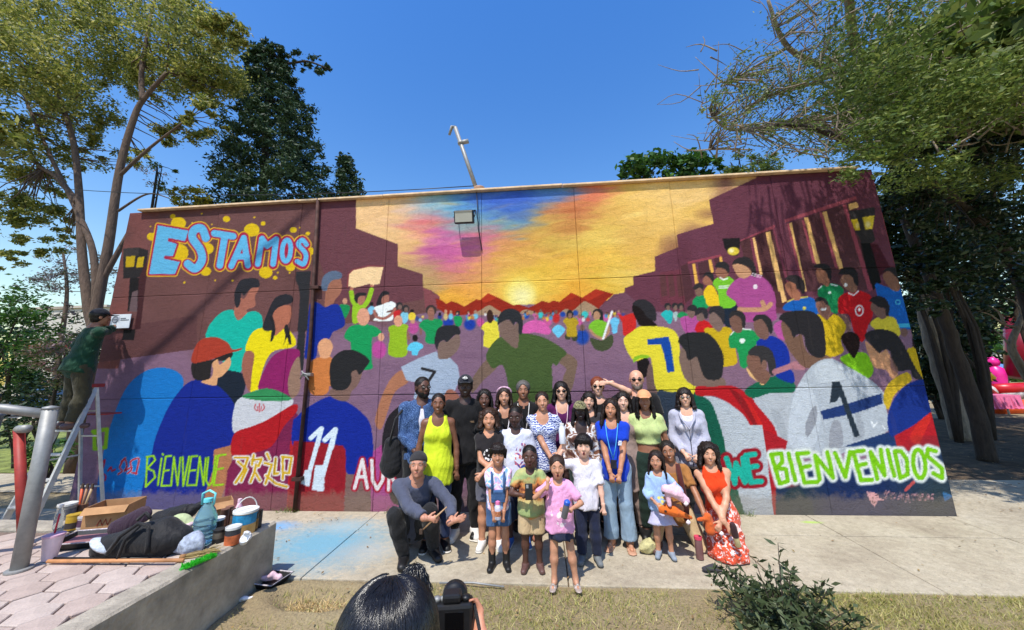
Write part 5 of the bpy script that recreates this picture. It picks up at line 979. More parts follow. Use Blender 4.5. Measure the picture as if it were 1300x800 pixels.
class Tree:
    def __init__(s, name, label, base, seed, group=None, cat='tree'):
        s.T = empty(name, tuple(base)); tag(s.T, label, cat, group); s.base = np.asarray(base, float); s.r = np.random.RandomState(seed); s.tr = MB(); s.tw = MB(); s.LV = []; s.q = []; s.nodes = []
    def limb(s, pts, r0, r1, sub=5, n=8, wob=.0):
        p = smoothpts(np.asarray(pts, float), False, sub); p = p+s.r.normal(0, wob, p.shape); t = np.linspace(0, 1, len(p)); s.tr.tube(p-s.base, list(r0+(r1-r0)*t), n); s.nodes += list(p[len(p)//3:]); return p
    def crown(s, cen, rad, N, size, twigs=10, **k):
        V, q = leaves_np(s.r, cen, rad, N, size, **k); s.LV.append(V-s.base)
        if twigs and s.nodes:
            nd = np.array(s.nodes)
            for c in q[s.r.permutation(len(q))[:twigs]]:
                j = np.argmin(np.linalg.norm(nd-c, axis=1)); a = nd[j]; m_ = (a+c)/2+s.r.normal(0, .06, 3)*np.linalg.norm(c-a); L = np.linalg.norm(c-a)
                if L < 1.6: s.tw.tube([a-s.base, m_-s.base, c-s.base], [.012+.006*L, .008+.003*L, .004], 5)
    def twig(s, pts, r0, r1): s.tw.tube(smoothpts(np.asarray(pts, float), False, 3)-s.base, list(np.linspace(r0, r1, (len(pts)-1)*3+1)), 5)
    def done(s, bm_, lm):
        s.tr.build('trunk', bm_, s.T, True)
        if s.tw.v: s.tw.build('twigs', bm_, s.T, True)['kind'] = 'stuff'
        if s.LV: V = np.concatenate(s.LV); link('crown', mesh_np('crown', V, np.arange(len(V)).reshape(-1, 4)), lm, s.T)['kind'] = 'stuff'
        return s.T
OLIVE = leaf_mat('acacia_leaf', [(76,92,38),(126,134,56),(98,112,46),(180,176,88),(84,100,48),(196,188,108),(110,120,52)], .5, .45)
DKGREEN = leaf_mat('conifer_leaf', [(30,50,32),(50,74,44),(40,60,36),(70,96,56),(36,54,34)], .15, .6)
GREEN = leaf_mat('broad_leaf', [(36,66,22),(64,104,36),(50,84,28),(88,128,48),(40,70,26)], .3, .4)
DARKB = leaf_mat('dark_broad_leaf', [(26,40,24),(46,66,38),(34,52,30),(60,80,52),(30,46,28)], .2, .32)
FEATH = leaf_mat('feathery_leaf', [(70,94,38),(112,132,58),(88,110,46),(146,156,80),(60,80,34),(98,112,52)], .4, .5)
BROWN = bark('brown_bark', (104,86,74)); PALEB = bark('pale_bark', (150,136,118)); DKB = bark('dark_bark', (66,56,48))
# --- left acacia with two stems
Y = 2.2; t = Tree('acacia_tree', 'tall olive-yellow acacia with two bare stems behind the ladder', at(118, 470, Y)*np.array([1, 1, 0])+np.array([0, 0, -.07]), 11)
A_ = lambda x, y, Y_=Y: at(x, y, Y_)
t.limb([t.base, A_(118, 440), A_(112, 390), A_(104, 320), A_(100, 240), A_(92, 175), A_(70, 110)], .12, .05); t.limb([A_(118, 440), A_(122, 395), A_(138, 310), A_(152, 215), A_(170, 150), A_(183, 125), A_(212, 92)], .12, .045); t.limb([A_(181, 128), A_(180, 90), A_(188, 40), A_(196, 0)], .07, .03); t.limb([A_(99, 258), A_(72, 225), A_(45, 205), A_(20, 150)], .07, .03); t.limb([A_(122, 395), A_(118, 320), A_(95, 262), A_(60, 190), A_(30, 120)], .08, .03); t.limb([A_(150, 225), A_(190, 188), A_(240, 150)], .05, .02); t.limb([A_(150, 268), A_(178, 250), A_(195, 246), A_(215, 252)], .03, .01); t.limb([A_(128, 360), A_(150, 320), A_(170, 285)], .06, .05)
for (x, y, r_, N, dy) in [(235,50,66,4200,0),(268,92,42,2600,.2),(200,95,40,2200,.3),(150,35,60,3600,.4),(80,40,80,5000,0),(20,90,70,4200,-.3),(90,130,52,3000,.3),(30,190,50,2600,0),(140,95,42,1600,.6),(60,250,42,1300,.2),(15,270,40,1300,0),(232,168,28,900,.3),(262,150,26,900,0),(20,10,60,3200,.3),(205,5,55,3000,.5),(120,190,34,800,.4),(60,310,26,420,.3),(180,200,18,260,.3),(95,300,16,160,.2),(280,45,30,1500,-.2),(15,330,22,300,0)]:
    c = A_(x, y, Y+dy*3); q = rpx(r_, c); t.crown(c, (q, q*.8, q*.85), int(N*1.9), .105, 14, droop=.35, clump=.30, nclump=max(8, N//70))
t.done(BROWN, OLIVE)
t = Tree('acacia_tree', 'second olive acacia on the terrace side shading ladder and painter', (-10.2, -4.4, .4), 13); t.limb([t.base, t.base+V3(.3, .2, 2.2), t.base+V3(1.0, .7, 4.2)], .16, .08); t.limb([t.base+V3(.3, .2, 2.2), V3(-9.4, -4.2, 6.5), V3(-8.3, -4, 9.0), V3(-7.2, -4, 10.2), V3(-6.0, -4, 11.4), V3(-4.9, -4, 12.4)], .06, .03); t.limb([t.base+V3(.3, .2, 2.2), t.base+V3(1.6, 1.2, 3.9), t.base+V3(2.5, 1.9, 4.9)], .09, .03)
for (c, r_) in (((-8.3, -2.9, 5.0), 1.15), ((-9.3, -3.6, 5.6), 1.3), ((-8.6, -2.1, 4.9), .9), ((-10.4, -3.2, 5.4), 1.3), ((-9.2, -2.2, 6.0), 1.0), ((-7.75, -2.3, 4.9), .75), ((-7.5, -1.9, 5.3), .6)): t.crown(np.array(c), (r_, r_, r_*.6), 1900, .13, 10, droop=.3)
t.done(BROWN, OLIVE)
# --- a lilac-flowered slender tree further back at the left
Y = 9.0; t = Tree('jacaranda_tree', 'slender open tree with small mauve-grey leaves standing behind the acacia', at(75, 480, Y)*np.array([1, 1, 0])+np.array([0, 0, -.07]), 12)
t.limb([t.base, A_(78, 430, Y), A_(85, 370, Y), A_(80, 320, Y)], .12, .04)
for (x, y, r_, N) in [(80,350,34,900),(55,370,26,600),(105,335,26,500),(70,400,22,500),(130,350,25,350),(200,225,22,260)]:
    c = A_(x, y, Y); q = rpx(r_, c); t.crown(c, (q, q, q), N, .12, 10, clump=.35)
t.done(BROWN, leaf_mat('mauve_leaf', [(84,92,66),(120,112,120),(90,100,60),(134,120,140),(70,84,50)], .35))
# --- conifers behind the building
def conifer(name, label, Y, top, base_px, half, N, seed, lean=0):
    t = Tree(name, label, at(base_px[0], base_px[1], Y)*np.array([1, 1, 0])+np.array([0, 0, -.07]), seed, 'conifers behind the building'); a = at(top[0], top[1], Y); z0 = max(at(base_px[0], 262, Y)[2]-1.0, 1.0)
    t.limb([t.base, np.array([t.base[0]*.5+a[0]*.5, Y, a[2]*.5]), a], .28, .05); hgt = a[2]-z0; W = half*depth(a)/FPX; nt_ = 26
    for k in range(nt_):
        f_ = (k+.5)/nt_; zc = a[2]-hgt*f_; cx = a[0]+(t.base[0]-a[0])*f_; wd = W*(.20+.85*f_**.75)*t.r.uniform(.85, 1.12)
        for j in range(7):
            an = j/7*2*math.pi+t.r.uniform(0, 1); tip = np.array([cx+math.cos(an)*wd, Y+math.sin(an)*wd, zc-.22*wd+t.r.uniform(-.2, .2)]); mid = np.array([cx+math.cos(an)*wd*.5, Y+math.sin(an)*wd*.5, zc])
            t.crown((tip+mid)/2, (wd*.42*abs(math.cos(an))+wd*.2, wd*.42*abs(math.sin(an))+wd*.2, .30), N//(nt_*7), .17, 1 if j % 3 == 0 else 0, clump=.42, nclump=5, droop=-.5, aspect=.35)
    return t, a
t, a = conifer('cypress_tree', 'tall dark green cypress with a crooked branch bending from its top', 7.5, (342, 62), (330, 480), 64, 52000, 21)
t.limb([a, at(362, 80, 7.5), at(390, 78, 7.5), at(418, 88, 7.5)], .07, .03)
for x, y in ((362, 76), (378, 74), (392, 78), (404, 84), (414, 88), (372, 88)): c = at(x, y, 7.5); t.crown(c, (.42, .3, .28), 180, .16, 1, clump=.4, nclump=5)
t.done(DKB, DKGREEN)
t, a = conifer('cypress_tree', 'smaller dark cypress tip rising beside the big cypress behind the pipe', 8.5, (437, 198), (437, 480), 25, 6000, 22); t.done(DKB, DKGREEN)
# --- shrubs showing over the roof line
def bush(name, label, px, py, Y, rx, ry, N, size, mat, seed, cat='shrub', group=None, base_z=None, **k):
    c = at(px, py, Y); t = Tree(name, label, np.array([c[0], Y, -.07 if base_z is None else base_z]), seed, group, cat); qx, qy = rpx(rx, c), rpx(ry, c); zb = t.base[2]
    for j in range(4): t.limb([t.base, t.base+np.array([t.r.uniform(-.3, .3)*qx, t.r.uniform(-.2, .2)*qx, (c[2]-zb)*.5]), c+np.array([t.r.uniform(-.7, .7)*qx, t.r.uniform(-.4, .4)*qx, t.r.uniform(-.2, .5)*qy])], .03+.02*min(c[2], 3), .012, 3, 6)
    t.crown(c, (qx, qx*.7, qy), N, size, 12, **k); t.done(DKB, mat); return t
bush('leafy_tree', 'bright green broad-leaved tree top showing above the wall beside the antenna pole', 835, 218, 6.5, 50, 22, 2600, .20, GREEN, 31, 'tree', aspect=.5)
bush('leafy_tree', 'small green tree top above the wall between bright tree and bare branches', 895, 216, 6.8, 24, 20, 1100, .20, GREEN, 32, 'tree', aspect=.5)
bush('palm_shrub', 'spiky pale green shrub over the wall beneath the feathery branches', 955, 212, 6.0, 38, 18, 1300, .22, FEATH, 33, 'shrub', aspect=.2)
bush('yellow_shrub', 'yellow-green shrub showing above the wall between acacia and cypress', 242, 252, 5.5, 30, 16, 1500, .12, leaf_mat('yellow_leaf', [(140,140,50),(186,176,60),(110,116,44),(160,158,60)], .35), 34)
bush('feathery_tree', 'wispy grey-green sapling rising between acacia and cypress', 207, 225, 5.0, 16, 30, 300, .10, FEATH, 35, 'tree')
# --- right hand trees
Y = 3.4; b0 = gnd(1222, 556)*1.0; b0[2] = -.07
t = Tree('feathery_tree', 'pale-barked spreading tree with feathery leaves rising beside the painted arcade end of the wall', b0, 41)
Yr = b0[1]; A_ = lambda x, y, Y_=Yr: at(x, y, Y_)
t.limb([b0, A_(1205, 500), A_(1180, 420), A_(1165, 330), A_(1160, 250), A_(1150, 170), A_(1135, 90), A_(1130, 10)], .21, .06, 5, 12, .012)
t.limb([A_(1160, 260, Yr), A_(1120, 160, 3.0), A_(1060, 95, 2.2), A_(1000, 60, 1.6), A_(975, 0, 1.2)], .12, .03); t.limb([A_(1155, 200), A_(1200, 120, 3), A_(1250, 90, 2.5), A_(1300, 60, 2)], .11, .04)
t.limb([A_(1130, 150, 3.0), A_(1050, 150, 2.4), A_(985, 158, 1.6), A_(930, 165, 1.2), A_(905, 150, 1.0)], .07, .015); t.limb([A_(1000, 60, 1.6), A_(950, 90, 1.2), A_(915, 110, .9)], .04, .01); t.limb([A_(1060, 95, 2.2), A_(1020, 110, 1.8), A_(960, 130, 1.4), A_(900, 190, 1.2)], .04, .01)
for k in range(420):                                             # the bare fine twigs against the sky
    x, y = t.r.uniform(885, 1300), t.r.uniform(-10, 205)
    if x < 960 and y < 60: continue
    c = A_(x, y, t.r.uniform(-.5, 3.0)); a_ = t.r.uniform(-2.6, -.4) if t.r.rand() < .6 else t.r.uniform(-3.3, .2); L = t.r.uniform(.35, 1.1); e = c+np.array([math.cos(a_)*L, t.r.normal(0, .25), -math.sin(a_)*L*.8]); t.twig([c, (c+e)/2+t.r.normal(0, .07, 3), e], t.r.uniform(.008, .02), .004)
for (x, y, r_, N, Yc) in [(960,85,36,700,1.6),(935,120,34,420,1.2),(1000,100,40,900,1.8),(1060,60,55,2200,2.4),(1040,110,45,1700,2.2),(1110,30,60,2600,2.8),(1110,100,55,2600,2.8),(1180,50,60,3000,3.2),(1060,165,45,1500,2.2),(1000,175,36,700,1.8),(950,170,36,420,1.4),(1190,130,55,2600,3.0),(1260,30,60,2600,3.0),(1270,110,55,2600,2.8),(1020,20,40,800,2.0),(910,150,26,200,1.0),(1130,170,45,1700,2.6),(970,120,40,800,2.0),(1095,208,26,520,1.2),(1145,222,28,620,1.4),(1195,216,30,700,1.2),(1240,232,30,700,1.0),(1288,224,32,700,1.2),(1065,196,24,420,1.4)]:
    Yc = (-1.2 if (x//10) % 2 else .8) if x > 1080 else Yc-1.0; c = A_(x, y, Yc); q = rpx(r_, c); t.crown(c, (q, q*.9, q*.8), int(N*(1.15 if x > 1120 else .85)), .068, 22, clump=.5, droop=.1, aspect=.34, nclump=max(14, N//28))
for (c, r_) in (((7.6, -1.6, 6.2), 1.5), ((9.6, -1.2, 6.8), 1.7), ((7.2, .6, 6.9), 1.4), ((9.4, 1.2, 7.4), 1.7), ((11.5, .4, 7.2), 1.8), ((6.6, -2.6, 5.9), 1.0), ((8.4, -.4, 6.6), 1.6), ((10.6, 2.2, 7.6), 1.8), ((8.2, 2.4, 7.8), 1.6)): t.crown(np.array(c), (r_, r_, r_*.6), 2500, .25, 6, clump=.4)
for k in range(60):                                              # hanging twigs overhead whose streaked shadow falls on the painted arcade
    c = V3(t.r.uniform(2.6, 4.5), -2.0+t.r.uniform(-.3, .3), t.r.uniform(7.6, 8.9)); e = c+V3(t.r.normal(-.05, .12), t.r.normal(0, .05), -t.r.uniform(.3, 1.1)); t.twig([c, (c+e)/2+t.r.normal(0, .03, 3), e], .016, .006)
    if k % 2: t.crown(e, (.10, .1, .2), 40, .09, 0, clump=.6, nclump=5)
t.limb([A_(1160, 260, Yr), V3(6.2, 1.0, 8.0), V3(4.6, -1.4, 8.9), V3(2.4, -2.1, 9.0)], .10, .03)
t.done(PALEB, FEATH)
b1 = gnd(1252, 582); b1[2] = -.07; Y1 = b1[1]
t = Tree('leaning_tree', 'dark slanting trunk with a long bare limb reaching over the wall corner', b1, 42); A_ = lambda x, y, Y_=Y1: at(x, y, Y_)
t.limb([b1, A_(1238, 520), A_(1215, 450), A_(1190, 380), A_(1150, 280), A_(1130, 220)], .145, .07, 5, 12, .01)
t.limb([A_(1300, 360, 2.6), A_(1275, 320, 2.4), A_(1220, 262, 2.0), A_(1165, 222, 1.6), A_(1105, 195, 1.2), A_(1040, 165, .8), A_(985, 158, .5)], .13, .035)
t.limb([A_(1300, 360, 2.6), A_(1320, 430, 2.6), A_(1322, 590, 2.6)], .14, .17); t.limb([A_(1175, 165, 2.2), A_(1235, 140, 2.4), A_(1310, 105, 2.6)], .05, .08); t.limb([A_(1250, 290, 2.2), A_(1262, 230, 2.4), A_(1245, 180, 2.4)], .05, .03)
for (x, y, r_, N, Yc) in [(1150,205,34,900,2.2),(1250,180,55,2600,2.8),(1200,175,45,1700,2.6),(1295,190,45,1500,2.6),(1165,262,36,1500,1.5),(1205,325,44,1900,1.7),(1262,285,50,2000,2.0),(1292,345,40,1300,2.2),(1178,375,30,900,1.9),(1150,230,30,900,1.4),(1235,235,45,1600,2.2)]:
    c = A_(x, y, Yc); q = rpx(r_, c); t.crown(c, (q, q*.7, q*.8), N, .11, 14, clump=.34, aspect=.4)
t.done(DKB, DARKB)
# dark broad-leaved thicket closing the right side
for i, (x, y, Y_, rx, ry, N, lab) in enumerate([(1185,290,5.2,70,85,5200,'dense dark glossy tree filling the gap beside the painted lamp with dark post'),(1270,260,5.6,70,90,5200,'dense dark glossy tree beyond the long bare limb'),(1200,400,6.6,50,60,2600,'dark shady thicket behind the pale and the dark slanting trunk'),(1290,380,7.2,55,42,2200,'dark hanging foliage above the inflatable slide'),(1150,300,4.9,42,75,4200,'dark leafy tree pressing against the wall edge by the blue painted player'),(1195,470,7.4,36,40,2200,'low dark undergrowth behind the pale trunk'),(1172,440,9.0,34,75,3600,'dark hedge trees closing the gap between wall and inflatables'),(1215,380,9.5,40,50,3000,'dark tree crown above the yellow inflatable tube')]):
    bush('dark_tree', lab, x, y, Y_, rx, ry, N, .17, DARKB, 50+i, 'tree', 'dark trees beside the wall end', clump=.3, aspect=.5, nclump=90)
t = Tree('bare_tree', 'twisted leafless pale branch hanging beside the inflatable slide', at(1300, 470, 3.0)*np.array([1, 1, 0])+np.array([.5, 0, -.07]), 61); A_ = lambda x, y, Y_=3.0: at(x, y, Y_)
t.limb([t.base, A_(1318, 500), A_(1296, 465), A_(1284, 440), A_(1292, 415), A_(1300, 395)], .09, .04)
for q in ([(1288,448),(1275,430),(1262,418)],[(1292,415),(1275,412),(1258,400),(1245,396)],[(1284,440),(1296,405),(1290,385),(1275,378)],[(1275,412),(1268,396),(1255,388)]): t.twig([A_(*p) for p in q], .03, .008)
t.done(PALEB, GREEN)
# --- left hedges
bush('hedge_bush', 'big dark leafy bush with sunlit top beyond the handrails', 12, 432, 4.5, 52, 72, 4600, .13, GREEN, 71, clump=.3, nclump=90)
bush('flowering_bush', 'low bush with pinkish flowers behind the man on the ladder', 85, 455, 4.0, 45, 45, 2800, .10, leaf_mat('flower_leaf', [(60,84,34),(96,104,60),(140,96,104),(74,94,44),(150,118,128)], .3), 72)
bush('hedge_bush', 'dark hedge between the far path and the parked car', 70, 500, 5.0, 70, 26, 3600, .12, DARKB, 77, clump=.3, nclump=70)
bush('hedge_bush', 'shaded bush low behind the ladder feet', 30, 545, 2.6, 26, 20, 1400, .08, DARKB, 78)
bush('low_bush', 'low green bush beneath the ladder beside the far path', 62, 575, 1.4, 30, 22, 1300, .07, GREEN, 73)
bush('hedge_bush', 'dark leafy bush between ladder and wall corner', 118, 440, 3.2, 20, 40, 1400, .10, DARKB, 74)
bush('far_tree', 'round sunlit tree far beyond the inflatable slide', 1262, 440, 22, 30, 22, 1700, .30, GREEN, 75, 'tree', aspect=.5)
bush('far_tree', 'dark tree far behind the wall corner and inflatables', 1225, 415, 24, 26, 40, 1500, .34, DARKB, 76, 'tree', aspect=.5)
for i, (x, y, Y_, rx, ry) in enumerate([(-30, 430, 24, 60, 60), (40, 455, 26, 50, 45), (100, 450, 28, 45, 50), (1330, 430, 26, 60, 60)]):
    bush('far_tree', ['leafy tree beyond the road past the handrails', 'tree beyond the road behind the big dark bush', 'tree beyond the road behind the painter', 'leafy tree far off past the red inflatable tower'][i], x, y, Y_, rx, ry, 1700, .38, GREEN if i % 2 else DARKB, 80+i, 'tree', aspect=.5)
for i, (x, y, Y_, rx, ry, lab) in enumerate([(1165,440,30,55,60,'broad tree far behind the building corner'),(1270,425,34,60,60,'broad tree far behind parasol and inflatables'),(1400,430,26,70,60,'tree beyond the play area past the pink table')]):
    bush('far_tree', lab, x, y, Y_, rx, ry, 2600, .5, DARKB if i != 1 else GREEN, 95+i, 'tree', aspect=.5)
# --- the foreground shrub at the bottom right
c0 = gnd(1000, 812); t = Tree('foreground_shrub', 'dusty dark green shrub with narrow leaves on the dry grass', np.array([c0[0], c0[1], -.04]), 91, None, 'shrub')
SHL = leaf_mat('shrub_leaf', [(44,58,36),(70,84,52),(56,70,42),(98,106,72),(48,60,38)], .15, .5); LV = []
for k in range(78):
    an = t.r.uniform(0, 2*math.pi); sp_ = t.r.uniform(.06, .54); hg = t.r.uniform(.10, .38) if k else .52; tip = t.base+np.array([math.cos(an)*sp_, math.sin(an)*sp_*.8, hg]); 
    if k in (0, 1, 2): tip = t.base+np.array([(.06, -.12, .1)[k], .05, (.62, .50, .44)[k]])
    p = smoothpts([t.base, (t.base+tip)/2+t.r.normal(0, .02, 3), tip], False, 4); t.tr.tube(p-t.base, list(np.linspace(.006, .002, len(p))), 5)
    for q in p[2:]:
        for j in range(5 if k > 2 else 4):
            d = unit(t.r.normal(0, 1, 3)*np.array([1, 1, .5])+np.array([0, 0, .35])); w_ = unit(np.cross(d, t.r.normal(0, 1, 3))); L = t.r.uniform(.05, .09); o_ = q+t.r.normal(0, .012, 3)
            LV.append(np.stack([o_, o_+d*L*.45+w_*L*.16, o_+d*L, o_+d*L*.45-w_*L*.16])-t.base)
t.LV = [np.concatenate(LV)]; t.done(DKB, SHL)
# ------------------------------------------------------------------ things fixed to the wall
def mtl(name, col, rough=.4, metal=.9): return basic(name, col, rough, metal, .1, 12, .1, .002)
GREYM = mtl('galvanised', (150,150,148), .55, .35); ALU = mtl('aluminium', (204,200,192), .5, .35); BLKP = basic('black_plastic', (26,26,28), .45, 0, .15, 20, .1, .002); RUST = basic('rusty_steel', (74,48,42), .75, .3, .3, 9, .4, .004); WHITEP = basic('white_paint_metal', (222,220,214), .5, 0, .06, 10, .1, .002); REDP = basic('red_paint_metal', (158,52,44), .55, 0, .15, 10, .2, .003)
L0 = at(591, 279, -.12); fl_ = empty('flood_light', tuple(L0+np.array([0, .12, 0]))); tag(fl_, 'square flood light on a bracket high on the painted sunset', 'lamp')
def rel(o, mb): return mb.xf(Matrix.Translation((0, 0, 0)))
tiltM = Matrix.Translation((0, -.22, 0)) @ Matrix.Rotation(R(14), 4, 'X')
MB().box((-.15, -.05, -.10), (.15, .06, .10), .012).xf(tiltM).build('housing', BLKP, fl_)
MB().box((-.132, -.056, -.082), (.132, -.0505, .082)).xf(tiltM).build('glass', basic('lamp_glass', (176,176,166), .25, 0, .05, 5, 0), fl_)
MB().box((-.137, -.062, .075), (.137, -.052, .092)).xf(tiltM).build('bezel', GREYM, fl_)
MB().tube([(-.16, -.22, 0), (-.16, -.10, .14), (-.14, -.004, .20)], .008, 6).tube([(.16, -.22, 0), (.16, -.10, .14), (.14, -.004, .20)], .008, 6).tube([(-.145, -.012, .2), (.145, -.012, .2)], .008, 6).tube([(-.145, -.012, .02), (-.145, -.012, .2)], .006, 6).build('bracket', BLKP, fl_, True)
p0, p1, p2 = at(605, 244, -.03), at(607, 290, -.03), at(612, 318, -.02)
tag(MB().tube([p0, (p0+p1)/2+np.array([.01, -.03, 0]), p1, p2], .007, 6).build('cable', BLKP, None, True), 'thin loose cable hanging beside the flood light', 'cable')
b_ = at(607, 238, .12); an = empty('antenna_pole', (b_[0], b_[1], WH+.04)); tag(an, 'leaning grey antenna pole with bent head on the roof edge', 'pole'); tp = at(578, 162, .12)-np.array(an.location)
MB().tube([(0, 0, .0), tuple(tp)], .035, 10).build('pole', GREYM, an, True); d_ = unit(tp)
MB().tube([tuple(tp-d_*.35), tuple(tp-d_*.30)], .05, 10).build('clamp', GREYM, an, True); MB().tube([tuple(tp), tuple(tp+np.array([-.06, 0, .02])), tuple(tp+np.array([-.10, -.01, -.14]))], [.035, .03, .022], 8).build('head', GREYM, an, True); MB().tube([tuple(tp-d_*.32), tuple(tp-d_*.32+np.array([.14, 0, .02]))], .04, 8).build('insulator', GREYM, an, True)
MB().lathe([(.075, 0), (.085, .10), (.09, .11), (.08, .115)], 16, (.02, 0, .0)).build('bucket', basic('pinkish_plastic', (196,160,140), .7), an, True)
for i, (dz, lab) in enumerate(((0, 'thin dark wire from the antenna pole to beyond the acacia'), )):
    a_, b2 = at(603, 236, .1), at(-60, 222, 2.5); pts = [a_+(b2-a_)*t_+np.array([0, 0, -.35*4*t_*(1-t_)]) for t_ in np.linspace(0, 1, 14)]; tag(MB().tube(pts, .008, 5).build('overhead_wire', BLKP, None, True), lab, 'wire')
tp_, bt_ = at(404, 250, -.05), at(374, 648, -.05); pp = empty('rusty_pipe', (bt_[0], -.05, 0)); tag(pp, 'rusty vertical pipe clamped to the mural beside the number eleven shirt', 'pipe')
MB().tube([(0, 0, .0), (.0, 0, WH*.5), (tp_[0]-bt_[0], 0, WH+.03)], .028, 10).build('pipe', RUST, pp, True)
for z in (.4, 1.85, 3.2): MB().box((-.07, -.035, z), (.07, .046, z+.05), .004).build('clamp', GREYM if z == 1.85 else RUST, pp)
MB().tube([(-.08, -.04, 1.82), (-.02, -.07, 1.9), (.08, -.05, 1.86)], .012, 6).tube([(-.06, -.05, 1.93), (.07, -.06, 1.8)], .010, 6).build('bracket', GREYM, pp, True)
# shadow-casting cables fanning from the pipe head
a_ = tp_; e_ = a_+np.array([-4.4, -2.6, 1.2])
pl = empty('plaque', tuple(at(153, 408, -.035))); tag(pl, 'small pale plaque with round emblem and two text lines being fixed to the wall', 'sign'); W2, H2 = .175, .115
MB().box((-W2, -.006, -H2), (W2, .006, H2), .003).build('plate', basic('plaque_white', (206,212,220), .4, 0, .05, 8, 0), pl); DG = basic('plaque_grey', (92,98,112), .5, 0, .05, 8, 0)
MB().lathe([(.06, 0), (.06, .003)], 22).xf(Matrix.Translation((-.09, -.0065, .03)) @ Matrix.Rotation(R(90), 4, 'X')).build('emblem', basic('plaque_mid', (140,146,158), .5, 0, .05, 8, 0), pl); MB().tube([(-.09+.048*math.cos(q), -.011, .03+.048*math.sin(q)) for q in np.linspace(0, 6.28, 20)], .004, 5).tube([(-.12, -.011, .03), (-.06, -.011, .03)], .005, 5).build('ring', DG, pl)
MB().box((-.02, -.009, -.02), (-.016, -.0062, .08)).build('rule', DG, pl)
for k, (zz, x1, ch) in enumerate(((.045, .10, 10), (.018, .155, 15))):
    for q in range(ch): xa = .0+q*(x1/ch); MB().box((xa, -.009, zz-.008), (xa+x1/ch*.68, -.0062, zz+.009 if q % 3 else zz+.004)).build('letter', DG, pl)
# ------------------------------------------------------------------ ladder
la = empty('step_ladder', (0, 0, 0)); tag(la, 'aluminium step ladder with red top beside the wall corner under the painter', 'ladder')
top = at(116, 490, -.42); tz = float(top[2]); TX = float(top[0])                    # steps face the camera, rear frame towards the wall
ft0, ft1 = np.array([TX-.22, -.92, 0.]), np.array([TX+.20, -.92, 0.]); rt0, rt1 = np.array([TX-.18, -.10, 0.]), np.array([TX+.20, -.10, 0.]); th0, th1 = np.array([TX-.13, -.44, tz]), np.array([TX+.11, -.44, tz])
def bar(a, b__, w_, d__):
    a, b__ = np.asarray(a), np.asarray(b__); mb = MB(); dz = Vector(b__-a); L = dz.length; q = dz.to_track_quat('Z', 'Y').to_matrix().to_4x4(); mb.box((-w_/2, -d__/2, 0), (w_/2, d__/2, L), .003); return mb.xf(Matrix.Translation(Vector(a)) @ q)
for a, b__ in ((ft0, th0), (ft1, th1)): bar(a, b__, .03, .07).build('rail', ALU, la)
for a, b__ in ((rt0, th0), (rt1, th1)): bar(a, b__, .025, .04).build('rear_rail', ALU, la)
for k in range(1, 6):
    t_ = k/6; a, b__ = ft0+(th0-ft0)*t_, ft1+(th1-ft1)*t_; MB().box((a[0], a[1]-.05, a[2]-.012), (b__[0], a[1]+.05, a[2]+.012), .004).build('step', ALU, la)
for k in (1, 3, 4): t_ = k/5; a, b__ = rt0+(th0-rt0)*t_, rt1+(th1-rt1)*t_; bar(a, b__, .02, .02).build('brace', ALU, la)
MB().box((TX-.16, -.53, tz-.02), (TX+.14, -.35, tz+.03), .01).build('top_cap', REDP, la)
MB().box((TX-.16, -.34, tz-.42), (TX+.22, -.12, tz-.40), .004).build('tray', REDP, la); bar(ft0+(th0-ft0)*.45, rt0+(th0-rt0)*.45, .012, .02).build('spreader', ALU, la); bar(ft0+(th0-ft0)*.42-np.array([.012, .02, 0]), ft0+(th0-ft0)*.58-np.array([.012, .02, 0]), .034, .074).build('sticker', basic('yellow_sticker', (214,180,40), .6), la)
STEP = (ft0+ft1)/2+((th0+th1)/2-(ft0+ft1)/2)*(4/6)
# ------------------------------------------------------------------ handrails
hr = empty('handrail', tuple(gnd(24, 724, PZ))); hr.location.z = PZ; tag(hr, 'thick grey metal handrail post standing on the terrace pavers', 'handrail'); tpx = at(40, 520, hr.location.y)-np.array(hr.location)
tpx[0] = max(min(tpx[0], .12), -.05)
MB().tube([(0, 0, 0), (tpx[0]*.5, 0, tpx[2]*.5), tuple(tpx)], .048, 14).build('post', GREYM, hr, True); MB().lathe([(.075, 0), (.075, .012), (.055, .016)], 18).build('base_plate', GREYM, hr)
MB().tube([tuple(tpx+np.array([.0, 0, -.04])), tuple(tpx+np.array([-.25, -.12, .02])), tuple(tpx+np.array([-1.2, -.55, .10]))], .036, 12).build('rail', GREYM, hr, True); MB().lathe([(.05, 0), (.045, .02), (.0, .03)], 14, tuple(tpx)).build('cap', GREYM, hr, True)
h2 = empty('handrail', tuple(gnd(4, 716, PZ)+np.array([-.28, .3, 0]))); h2.location.z = PZ; tag(h2, 'red painted handrail post with grey cap beside the grey post', 'handrail'); q2 = at(24, 545, h2.location.y)-np.array(h2.location)
MB().tube([(0, 0, 0), tuple(q2)], .036, 12).build('post', REDP, h2, True); MB().tube([tuple(q2), tuple(q2+np.array([.16, -.05, .01]))], .036, 12).build('cap', GREYM, h2, True)
